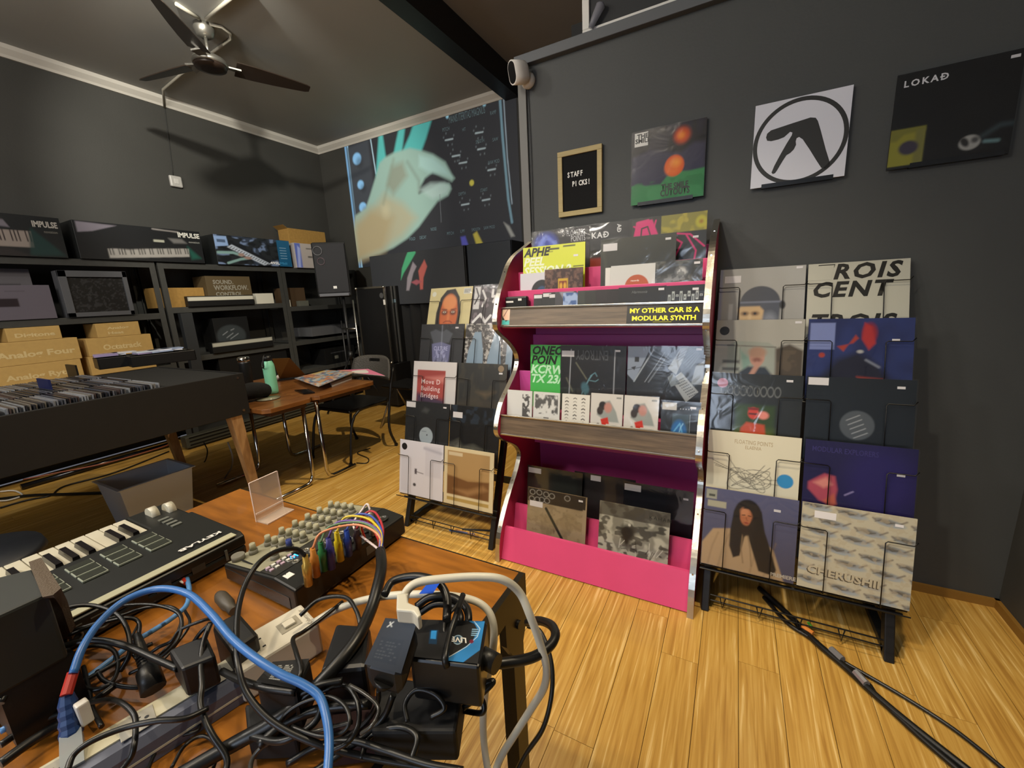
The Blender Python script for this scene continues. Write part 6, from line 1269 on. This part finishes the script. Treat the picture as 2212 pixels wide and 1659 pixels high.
MB().tube([d_*(i/9) for i in range(10)], [.0105, .011, .0095, .0105, .009, .0098, .0082, .009, .0075, .0062], 10).obj('plug_boot', flat('1e3c70'), t)
cable_dir = (on('Z', .815, 160, 1665)-b0)
MB().tube([(0, 0, 0), cable_dir*.5, cable_dir], [.013, .0135, .0135], 4).obj('plug_housing', mat('clear_frosted', 'a8b0b4', .2, alpha=.7), t)
cable('light blue usb cable curling behind the keyboard', [(404, 1250, .80), (409, 1275, .80), (404, 1305, .80), (385, 1325, .80), (350, 1350, .798), (290, 1387, .796), (240, 1425, .795), (165, 1480, .792), (80, 1535, .79), (0, 1580, .79)], .0042, LBL)
b0 = on('Z', .80, 365, 1217); t0 = on('Z', .80, 386, 1240)
t = thing('usb_plug', 'light blue usb plug in the back of the keyboard controller', 'plug', b0); d_ = t0-b0
MB().tube([d_*-.3, d_*.1, d_*.7, d_*1.0], [.009, .0095, .009, .005], 4).obj('plug_body', mat('light_blue_plastic', '5c8cc8', .35), t, bev=.001); MB().tube([d_*1.0, d_*1.75+Vector((0, 0, -.001))], .0048, 8).obj('red_tape', flat('c03420'), t); bx('white_tag', d_*1.7+Vector((-.012, -.006, 0)), d_*1.7+Vector((.0, .004, .002)), STICK, t)
# black tangle on the left: every cable its own
TG = [([(0, 1520, .86), (30, 1470, .87), (80, 1425, .875), (140, 1395, .88), (205, 1383, .88), (270, 1395, .875), (340, 1425, .865), (385, 1445, .86)], .0042, 'thick black cable crossing from the left edge under the blue arch'),
      ([(50, 1400, .84), (100, 1335, .86), (150, 1312, .865), (200, 1308, .86), (250, 1325, .85), (275, 1360, .84), (280, 1410, .82), (260, 1450, .80)], .0032, 'black cable hooping over the strap of the left black box'),
      ([(150, 1365, .82), (210, 1345, .83), (260, 1330, .83), (320, 1312, .83), (370, 1312, .83), (392, 1335, .82), (380, 1375, .81), (350, 1410, .80), (300, 1440, .80)], .0028, 'thin black cable loop in front of the light blue cable'),
      ([(240, 1312, .84), (290, 1306, .845), (340, 1308, .845), (385, 1325, .84), (392, 1360, .83), (370, 1400, .82), (330, 1430, .81), (280, 1455, .80)], .0025, 'shiny thin black wire arching below the blue network cable'),
      ([(150, 1372, .83), (200, 1352, .835), (270, 1335, .84), (300, 1345, .83), (295, 1385, .82), (275, 1420, .80)], .003, 'black cable bending down between the keyboard and the strip'),
      ([(170, 1400, .80), (210, 1395, .80), (245, 1405, .80), (255, 1440, .80), (240, 1475, .80), (200, 1490, .80), (170, 1470, .80), (160, 1430, .80), (180, 1405, .80)], .003, 'small closed black cable loop lying on the wood left of centre'),
      ([(180, 1440, .80), (190, 1480, .80), (200, 1530, .795), (220, 1570, .79)], .003, 'short black cable running down beside the red tape'),
      ([(210, 1450, .80), (225, 1470, .80), (260, 1482, .80), (300, 1485, .80), (320, 1478, .81)], .003, 'grey-black cable curving to the black plug on the strip'),
      ([(185, 1520, .82), (230, 1512, .84), (265, 1520, .85), (290, 1545, .85), (293, 1575, .845), (290, 1610, .84), (280, 1640, .83), (240, 1690, .82)], .003, 'purple-black cable hooking over the power strip'),
      ([(145, 1665, .85), (160, 1630, .855), (200, 1600, .86), (270, 1572, .86), (340, 1557, .86), (400, 1552, .855), (450, 1530, .85)], .0032, 'black cable looping over the white strip near the bottom edge'),
      ([(300, 1430, .80), (340, 1400, .81), (370, 1385, .82), (390, 1360, .83), (440, 1340, .84), (460, 1337, .85)], .0026, 'thin black wire going up to the small black adapter'),
      ([(400, 1430, .83), (412, 1400, .86), (430, 1370, .88), (450, 1350, .89)], .0026, 'thin shiny wire in front of the square adapter'),
      ([(455, 1345, .89), (440, 1385, .88), (434, 1430, .87), (436, 1480, .86), (433, 1520, .85), (445, 1560, .84), (460, 1590, .83), (490, 1640, .81), (480, 1690, .80)], .0035, 'black cable falling across the strip left of the white switch block'),
      ([(300, 1345, .81), (280, 1400, .80), (330, 1440, .80), (390, 1380, .81), (410, 1345, .82), (400, 1320, .81)], .0022, 'very thin black wire lying in a wide loop on the wood'),
      ([(60, 1560, .80), (130, 1500, .80), (210, 1455, .80), (290, 1410, .80), (330, 1390, .80)], .003, 'dark red-brown cable straight beside the light blue one'),
      ([(0, 1610, .80), (60, 1570, .80), (120, 1545, .80), (190, 1520, .80), (250, 1480, .80)], .0045, 'thick black cable low at the left edge of the photo'),
      ([(0, 1650, .80), (70, 1600, .80), (140, 1560, .80), (180, 1560, .80)], .006, 'heavy black cable under the network plug'),
      ([(310, 1690, .79), (340, 1620, .79), (390, 1590, .79), (430, 1575, .79), (420, 1540, .79)], .0022, 'thin brown-black wire on the wood below the strip'),
      ([(370, 1659, .79), (400, 1610, .79), (440, 1590, .79), (470, 1620, .79), (450, 1690, .79)], .0022, 'thin looped wire on the wood at the bottom centre')]
for pts, r, lb in TG: cable(lb, pts, r)
CG = [([(600, 1570, .84), (620, 1540, .85), (660, 1515, .86), (710, 1505, .865), (745, 1525, .865), (755, 1560, .86), (735, 1585, .85), (690, 1590, .84), (630, 1570, .84)], .0024, 'white-edged black wire ring in the central tangle', 0),
      ([(640, 1560, .83), (640, 1520, .84), (680, 1500, .85), (740, 1480, .86), (770, 1510, .86), (775, 1560, .85), (755, 1600, .84), (720, 1620, .83)], .003, 'black cable ring behind the blue cable in the central tangle', 0),
      ([(755, 1480, .87), (790, 1500, .87), (818, 1530, .865), (805, 1565, .86), (780, 1585, .85)], .0022, 'thin pale-lit wire below the large laptop adapter', 1),
      ([(540, 1690, .80), (545, 1640, .81), (580, 1605, .82), (640, 1590, .82), (700, 1575, .82), (760, 1560, .83)], .0026, 'thin grey wire curling at the bottom below the tangle', 1),
      ([(700, 1640, .80), (740, 1600, .81), (790, 1560, .83), (815, 1520, .85), (818, 1490, .87)], .003, 'black cable hanging from the large laptop adapter', 0),
      ([(620, 1650, .80), (690, 1610, .81), (760, 1600, .82), (830, 1620, .82), (920, 1650, .82), (1000, 1665, .82)], .004, 'black cable running along the bottom to the near leg', 0),
      ([(590, 1490, .86), (640, 1500, .86), (690, 1480, .87), (740, 1470, .87)], .004, 'black cable across the adapter with printed text', 0),
      ([(480, 1450, .85), (520, 1470, .86), (570, 1485, .87), (640, 1495, .87)], .0045, 'black lead leaving the adapter with printed text', 0),
      ([(648, 1330, .86), (690, 1295, .87), (745, 1290, .88), (770, 1320, .88), (780, 1360, .87)], .003, 'black wire hoop in front of the mixer', 0),
      ([(635, 1485, .87), (650, 1450, .88), (640, 1410, .88), (633, 1380, .87), (655, 1365, .86), (690, 1340, .86), (740, 1300, .86)], .003, 'black wire hooking over the white switch block', 0),
      ([(830, 1285, .93), (850, 1255, .935), (900, 1245, .94), (945, 1258, .94), (965, 1290, .93), (965, 1340, .92)], .0055, 'black power cable arching with blue tape on it', 0),
      ([(900, 1310, .90), (930, 1290, .91), (975, 1290, .91), (1005, 1310, .905), (1012, 1340, .90), (1000, 1370, .89)], .0055, 'coiled black cable, outer turn right of the white plug', 0),
      ([(905, 1325, .89), (940, 1305, .90), (980, 1310, .90), (995, 1335, .90), (980, 1360, .89), (930, 1350, .89)], .005, 'coiled black cable, inner turn right of the white plug', 0),
      ([(1000, 1285, .92), (985, 1330, .92), (972, 1370, .915), (962, 1420, .91), (965, 1440, .90)], .004, 'black cable falling over the blue power box', 0),
      ([(960, 1385, .90), (962, 1340, .91), (985, 1310, .915), (1000, 1290, .92)], .0022, 'thin shiny wire beside the cable over the blue power box', 1),
      ([(900, 1410, .88), (950, 1425, .89), (990, 1450, .88), (1030, 1480, .86)], .003, 'thin black cable crossing below the blue power box logo', 0),
      ([(880, 1560, .84), (875, 1520, .85), (900, 1490, .86), (940, 1500, .86), (960, 1530, .85), (930, 1550, .84)], .003, 'black wire loop above the near table leg', 0),
      ([(1000, 1530, .82), (1040, 1500, .83), (1065, 1475, .84), (1058, 1472, .84), (1030, 1490, .83), (1045, 1520, .82), (1040, 1540, .81), (1000, 1535, .80)], .0035, 'black tied cable bow sticking out right of the near leg', 0),
      ([(560, 1610, .82), (620, 1560, .83), (700, 1530, .84), (800, 1520, .85)], .006, 'thick black cable under the central tangle', 0),
      ([(640, 1690, .80), (720, 1640, .81), (820, 1560, .83), (850, 1500, .86)], .004, 'black cable rising from the bottom edge to the adapter', 0),
      ([(540, 1590, .82), (610, 1600, .83), (680, 1560, .84), (700, 1500, .86)], .004, 'black cable curving through the middle of the tangle', 0),
      ([(780, 1640, .81), (800, 1590, .82), (860, 1570, .83), (900, 1590, .83), (890, 1640, .82)], .0035, 'black cable hump left of the near leg', 0)]
GW = mat('glossy_grey_wire', '3c3a36', .2)
for pts, r, lb, g_ in CG: cable(lb, pts, r, GW if g_ else CABLE)
cable('white power cable arching high over the table corner to the floor', [(872, 1300, .955), (880, 1275, .965), (905, 1258, .97), (960, 1250, .97), (1030, 1246, .965), (1085, 1252, .955), (1122, 1280, .93), (1145, 1330, .90), (1165, 1385, .86), (1180, 1440, .82), (1175, 1485, .78), (1148, 1530, .73), (1110, 1590, .68), (1080, 1640, .64), (1060, 1700, .60)], .0055, WHC)
cable('white cable from the power strip hanging over the table edge', [(678, 1345, .84), (720, 1320, .85), (780, 1298, .87), (850, 1286, .89), (930, 1284, .90), (1005, 1292, .90), (1048, 1312, .89), (1066, 1350, .87), (1064, 1410, .83), (1052, 1470, .78), (1044, 1540, .72), (1046, 1610, .66), (1060, 1700, .60)], .0055, WHC)
cable('thick black cable looping out from the blue power box', [(1050, 1434, .845), (1090, 1432, .84), (1150, 1420, .84), (1188, 1395, .84), (1200, 1370, .84), (1190, 1350, .83), (1165, 1341, .81), (1140, 1345, .78)], .0068)
cable('thin black cable hanging outside the table leg', [(1140, 1352, .76), (1165, 1362, .75), (1183, 1400, .74), (1193, 1450, .72), (1190, 1510, .69), (1172, 1575, .65), (1135, 1630, .61), (1105, 1690, .57)], .0038)

# --- boxes and adapters
def slab(name, label, cat, px, z, th, m, bev=.003, part='body', parent_only=False):
    P = [on('Z', z if not isinstance(z, (list, tuple)) else z[i], *px[i]) for i in range(4)]
    c_ = sum(P, Vector())/4; zb = min(p.z for p in P)-th
    t = thing(name, label, cat, (c_.x, c_.y, zb)); L_ = [p-t.location for p in P]
    MB().hexa([Vector((p.x, p.y, p.z-th)) for p in L_], L_).obj(part, m, t, bev=bev)
    return t, L_
def on_slab(cv, t, L_, m=INK, dz=.0012, name='print'):   # print over a slab's top; corners order: near-left, near-right, far-right, far-left
    o = cv.obj(name, (0, 0, 0), (1, 0, 0), (0, 1, 0), m, t); me = o.data; n_ = len(me.vertices); co = np.zeros(n_*3); me.vertices.foreach_get('co', co); co = co.reshape(-1, 3)
    u, v = .03+.94*co[:, 0:1], .03+.94*co[:, 1:2]; A, B, C_, D = [np.array(q) for q in L_]
    P2 = A*(1-u)*(1-v)+B*u*(1-v)+C_*u*v+D*(1-u)*v+np.array([0, 0, dz]); me.vertices.foreach_set('co', P2.ravel()); me.update()
t, L_ = slab('equipment_box', 'dark grey-green topped black box at the left edge of the table', 'box', [(-70, 1360), (104, 1281), (73, 1227), (-70, 1262)], .97, .10, mat('olive_black_top', '2d2f2a', .5), .004)
bx('lower_body', (min(p.x for p in L_)+.004, min(p.y for p in L_)+.004, -.085), (max(p.x for p in L_)-.004, max(p.y for p in L_)-.004, .0), BLK, t)
sp = [on('Z', .974, 78, 1217)-t.location, on('Z', .974, 112, 1280)-t.location, on('Z', .90, 128, 1305)-t.location, on('Z', .81, 152, 1372)-t.location]
MB().tube(sp, .0085, 4).obj('webbing_strap', mat('taupe_webbing', '5a4c3c', .8, bump=.3, bscale=400), t)
t, L_ = slab('black_device', 'black device with small white label below the strapped box', 'device', [(-80, 1480), (130, 1375), (105, 1322), (-80, 1400)], .86, .07, mat('device_black', '1a1c19', .35), .005)
bx('label', (.02, -.01, .0705), (.035, .0, .0712), STICK, t)
# power strip
A_, B_ = on('Z', .825, 118, 1662), on('Z', .825, 655, 1343); dA = (B_-A_).normalized(); A2 = A_-dA*.14; rz = math.atan2(dA.y, dA.x); Ls = (B_-A2).length
t = thing('power_strip', 'long white and grey power strip lying diagonally across the table', 'power strip', (A2.x, A2.y, ZT+.001), rz)
PSG = mat('power_strip_grey', '5c606e', .35); PSW = mat('power_strip_white', 'c8c2a8', .4)
MB().prism([(-.03, 0), (.03, 0), (.03, .028), (.023, .038), (-.023, .038), (-.03, .028)], 'x', 0, Ls-.09).obj('strip_body', PSG, t)
bx('white_channel', (0, -.008, .0382), (Ls-.10, .022, .040), PSW, t); bx('white_groove', (0, -.0305, .012), (Ls-.06, -.0299, .015), PSW, t)
bx('switch_block', (Ls-.10, -.035, .0), (Ls+.012, .035, .052), mat('strip_white_block', 'cfc9b8', .4), t, bev=.004)
bx('switch_recess', (Ls-.035, -.012, .0521), (Ls-.005, .014, .0528), mat('recess_grey', '9a9484', .5), t); bx('rocker', (Ls-.028, -.006, .053), (Ls-.012, .008, .057), mat('strip_white_block', ''), t, bev=.001)
text('Cyberpower', .009, mat('recess_grey', ''), t, (Ls+.006, -.024, .0526), (0, 1, 0), (-1, 0, 0), w=.045)
for i in range(2): bx('indicator', (Ls-.062, -.014+.02*i, .0521), (Ls-.058, -.012+.02*i, .053), BLK, t); bx('indicator_print', (Ls-.068, -.018+.02*i, .0521), (Ls-.066, -.006+.02*i, .0525), MC['recess_grey'], t)
for i in range(7):
    xx = .06+.075*i
    if xx > Ls-.12: break
    bx('socket_face', (xx-.017, -.017, .0401), (xx+.017, .017, .0412), mat('socket_grey_white', 'a8a498', .4), t, bev=.001)
    for yy in (-.006, .006): bx('socket_slot', (xx-.004, yy-.001, .0413), (xx+.004, yy+.001, .0415), BLK, t)
    MB().cyl((xx+.009, 0, .0412), (xx+.009, 0, .0416), .0024, 8).obj('socket_slot', BLK, t)
MB().tube([(.0, 0, .0), (0, 0, 0)], .001, 4) if 0 else None
t = thing('white_plug', 'white flat plug prong block standing behind the clear network plug', 'plug', on('Z', .835, 188, 1560)); bx('plug_body', (-.006, -.006, 0), (.006, .006, .03), WHITE, t, bev=.002)
slab('power_adapter', 'square black wall adapter plugged into the power strip', 'adapter', [(390, 1446), (466, 1416), (445, 1370), (363, 1403)], .875, .045, mat('adapter_black', '1b1a19', .45), .004)
slab('power_adapter', 'black wall adapter just left of the white switch block', 'adapter', [(500, 1408), (559, 1368), (515, 1319), (456, 1350)], .86, .07, MC['adapter_black'], .006)
b0 = on('Z', .83, 332, 1490); t0 = on('Z', .875, 295, 1370)
t = thing('power_plug', 'long black plug with ribbed sleeve in the middle of the power strip', 'plug', b0); d_ = t0-b0
MB().tube([d_*0, d_*.35, d_*.4, d_*.55, d_*.8, d_*1.0], [.014, .013, .009, .007, .006, .0045], 10).obj('plug_body', BLK, t, smooth=True)
for f in (.42, .47, .52, .57): MB().tube([d_*f, d_*(f+.025)], .0088, 10).obj('sleeve_rib', BLK, t)
b0 = on('Z', ZT+.012, 478, 1290); t0 = on('Z', ZT+.012, 503, 1318)
t = thing('jack_connector', 'grey barrel connector lying on the wood left of the mixer', 'connector', b0); d_ = t0-b0
MB().tube([d_*-.2, d_*0, d_*.6, d_*.7, d_*1.1], [.008, .0115, .0115, .009, .008], 12).obj('barrel', mat('grey_rubber', '4c463c', .5), t, smooth=True)
# adapter with printed text
t, L_ = slab('power_adapter', 'black adapter with white printed text in the middle of the cables', 'adapter', [(549, 1475), (640, 1493), (672, 1422), (588, 1430)], .875, .06, MC['adapter_black'], .005)
cv = Cv('1b1a19', 60)
for i in range(9):
    for j in range(9):
        if rs.rand() > .25: cv.rect(.25+.06*i*.8, .2+.07*j, .25+.06*i*.8+.035, .2+.07*j+.03, 'c8c8c0', .005)
on_slab(cv, t, L_)
# small black boxes in the pile
slab('power_adapter', 'dark adapter half buried behind the thick loom', 'adapter', [(690, 1450), (790, 1440), (800, 1350), (725, 1345)], .87, .085, mat('adapter_dark', '141518', .4), .006)
slab('pile_box', 'black box in the shade under the printed adapter', 'box', [(535, 1595), (640, 1590), (640, 1510), (528, 1520)], .82, .035, mat('matte_dark', '0c0c0d', .7), .004)
slab('pile_box', 'dark maroon box deep in the central tangle', 'box', [(700, 1620), (850, 1600), (850, 1500), (720, 1500)], .81, .029, mat('dark_maroon_box', '2a1014', .6), .004)
slab('pile_box', 'black box under the large laptop adapter', 'box', [(800, 1580), (985, 1580), (1000, 1480), (830, 1460)], .83, .045, mat('matte_dark', '0c0c0d', .7), .004)
# blue power box
t, L_ = slab('power_box', 'black power supply box with a blue curved top panel', 'power supply', [(885, 1422), (1036, 1440), (1053, 1341), (890, 1337)], .905, .06, mat('power_box_black', '141414', .3), .004)
cv = Cv('1b1b1c', 110, 1.6).poly([(.72, 1), (.86, .93), (.93, .75), (.86, .45), (.6, .1), (.5, .0), (.75, -.05), (1, .3), (1, 1)], '2a78b4', .008).poly([(.62, 1), (.78, 1), (.86, .85), (.84, .65), (.76, .45), (.7, .35), (.62, .55)], '1b1b1c', .01).line([(.85, .99), (.95, .8), (.93, .6), (.8, .35), (.6, .12), (.5, .02)], .012, 'cfe4f0', .004)
cv.ell(.86, .48, .03, .045, '6c1830', .01).ring(.66, .5, .065, .105, .012, 'a8c8e0').ell(.66, .5, .055, .09, '2d4c66', .01).rect(.24, .35, .36, .72, '10304a', .01).rect(.26, .48, .34, .7, '2c86c8', .01)
for j in range(4): cv.rect(.84, .62+.05*j, .93, .64+.05*j, '8cb8d8', .004)
on_slab(cv, t, L_)
A, B, C_, D = L_; U_ = (B-A).normalized(); V_ = (D-A).normalized(); c_ = A*.34*.5+B*.66*.5+C_*.66*.5+D*.34*.5
text('LIVE', .011, STICK, t, c_+U_*.010-V_*-.003+Vector((0, 0, .002)), -U_, -V_, w=.02, bold=.03)
MB().cyl(B*.5+C_*.5-Vector((.012, 0, .022)), B*.62+C_*.38+U_*.016-Vector((0, 0, .022)), .012, 12).obj('cable_gland', BLK, t, smooth=True)
# laptop adapter on top of the pile
t, L_ = slab('laptop_adapter', 'large black laptop adapter with printed label and a white mark, on top', 'adapter', [(783, 1440), (868, 1462), (905, 1340), (832, 1334)], [.915, .905, .955, .955], .032, mat('adapter_matte', '211f1d', .4), .009)
A, B, C_, D = L_
cv = Cv('211f1d', 70, .6).rect(.12, .12, .8, .6, '171614', .01)
for j in range(6):
    for i in range(7):
        if rs.rand() > .3: cv.rect(.17+.085*i, .18+.065*j, .17+.085*i+.05, .18+.065*j+.02, '4a4844', .004)
cv.line([(.18, .82), (.3, .93)], .022, 'd8d8d0').line([(.2, .92), (.3, .83)], .022, 'd8d8d0')
on_slab(cv, t, L_, dz=.0016)
MB().tube([(A+B)/2*.98+Vector((0, 0, -.014)), (A+B)/2+(A-D)*.12+Vector((0, 0, -.016))], [.012, .005], 10).obj('strain_relief', BLK, t, smooth=True)
# white right-angled plug
b0 = on('Z', .965, 868, 1345); t = thing('white_plug', 'white right-angled mains plug on top of the laptop adapter', 'plug', b0)
q = [on('Z', .962, *p)-b0 for p in ((859, 1298), (881, 1298), (884, 1318), (906, 1328), (912, 1345), (904, 1352), (893, 1338), (858, 1335))]
MB().add([(v.x, v.y, -.01) for v in q]+[(v.x, v.y, .008) for v in q], [list(range(8))[::-1], list(range(8, 16))]+[[i, (i+1)%8, 8+(i+1)%8, 8+i] for i in range(8)]).obj('plug_body', WHC, t, bev=.002)
for i in range(3): MB().tube([on('Z', .967, 862, 1296-4*i)-b0, on('Z', .967, 881, 1296-4*i)-b0], .0028, 6).obj('strain_rib', WHC, t)
o = MB().hexa([on('Z', .946, *p) for p in ((905, 1283), (935, 1282), (955, 1252), (925, 1258))], [on('Z', .949, *p) for p in ((905, 1283), (935, 1282), (955, 1252), (925, 1258))]).obj('blue_tape', flat('1c50c8')); tag(o, 'bright blue tape flag on the arching black cable', 'tape')
# dark object at the left edge beyond the keyboard
t = thing('stool', 'dark round stool seat below the keyboard at the left edge', 'stool', (on('Z', .45, 10, 1185).x, on('Z', .45, 10, 1185).y-.1, 0))
MB().lathe([(.0, .40), (.19, .41), (.21, .43), (.2, .46), (.0, .47)], n=28).obj('seat', mat('dark_blue_seat', '12161e', .5), t, smooth='all'); MB().cyl((0, 0, .02), (0, 0, .41), .025, 12).obj('post', BLKM, t, smooth=True); MB().lathe([(.0, 0), (.2, 0), (.2, .01), (.03, .03), (0, .03)], n=24).obj('base', BLKM, t)

# ------------------------------------------------------------------ small pieces sit one level deeper, under the part they belong to
SUB = {'pad_face': ('drum_pad',), 'knob': ('knob_skirt',), 'screw': ('chrome_edging', 'side_board'), 'rocker': ('switch_block',), 'switch_recess': ('switch_block',), 'indicator': ('switch_block',), 'indicator_print': ('switch_block',),
       'socket_slot': ('socket_face',), 'cover_print': ('sleeve', 'case'), 'price_sticker': ('sleeve', 'case', 'box_body'), 'info_sticker': ('sleeve', 'case'), 'lettering': ('sleeve', 'case', 'sticker_base', 'carton'), 'round_sticker': ('sleeve',),
       'white_sticker': ('sleeve',), 'torn_paper': ('sleeve',), 'logo_ring': ('sleeve',), 'logo_shape': ('sleeve',), 'rubber_foot': ('leg',), 'strain_rib': ('plug_body',), 'badge': ('speaker_grille',), 'carton_print': ('carton',), 'rivet': ('frame_bar',), 'bolt': ('leg',), 'fader_cap': ('fader_slot',), 'display_digits': ('display_window',)}
def ctr(o):
    b = o.bound_box; return sum((Vector(c) for c in b), Vector())/8
for root in [o for o in bpy.data.objects if o.parent is None and o.children]:
    kids = list(root.children); base = {}
    for k in kids: base.setdefault(k.name.split('.')[0], []).append(k)
    for nm, hosts in SUB.items():
        hs = [h for hn in hosts for h in base.get(hn, []) if h.matrix_basis == Matrix.Identity(4)]
        if not hs: continue
        for k in base.get(nm, []):
            c = ctr(k); k.parent = min(hs, key=lambda h: (ctr(h)-c).length)
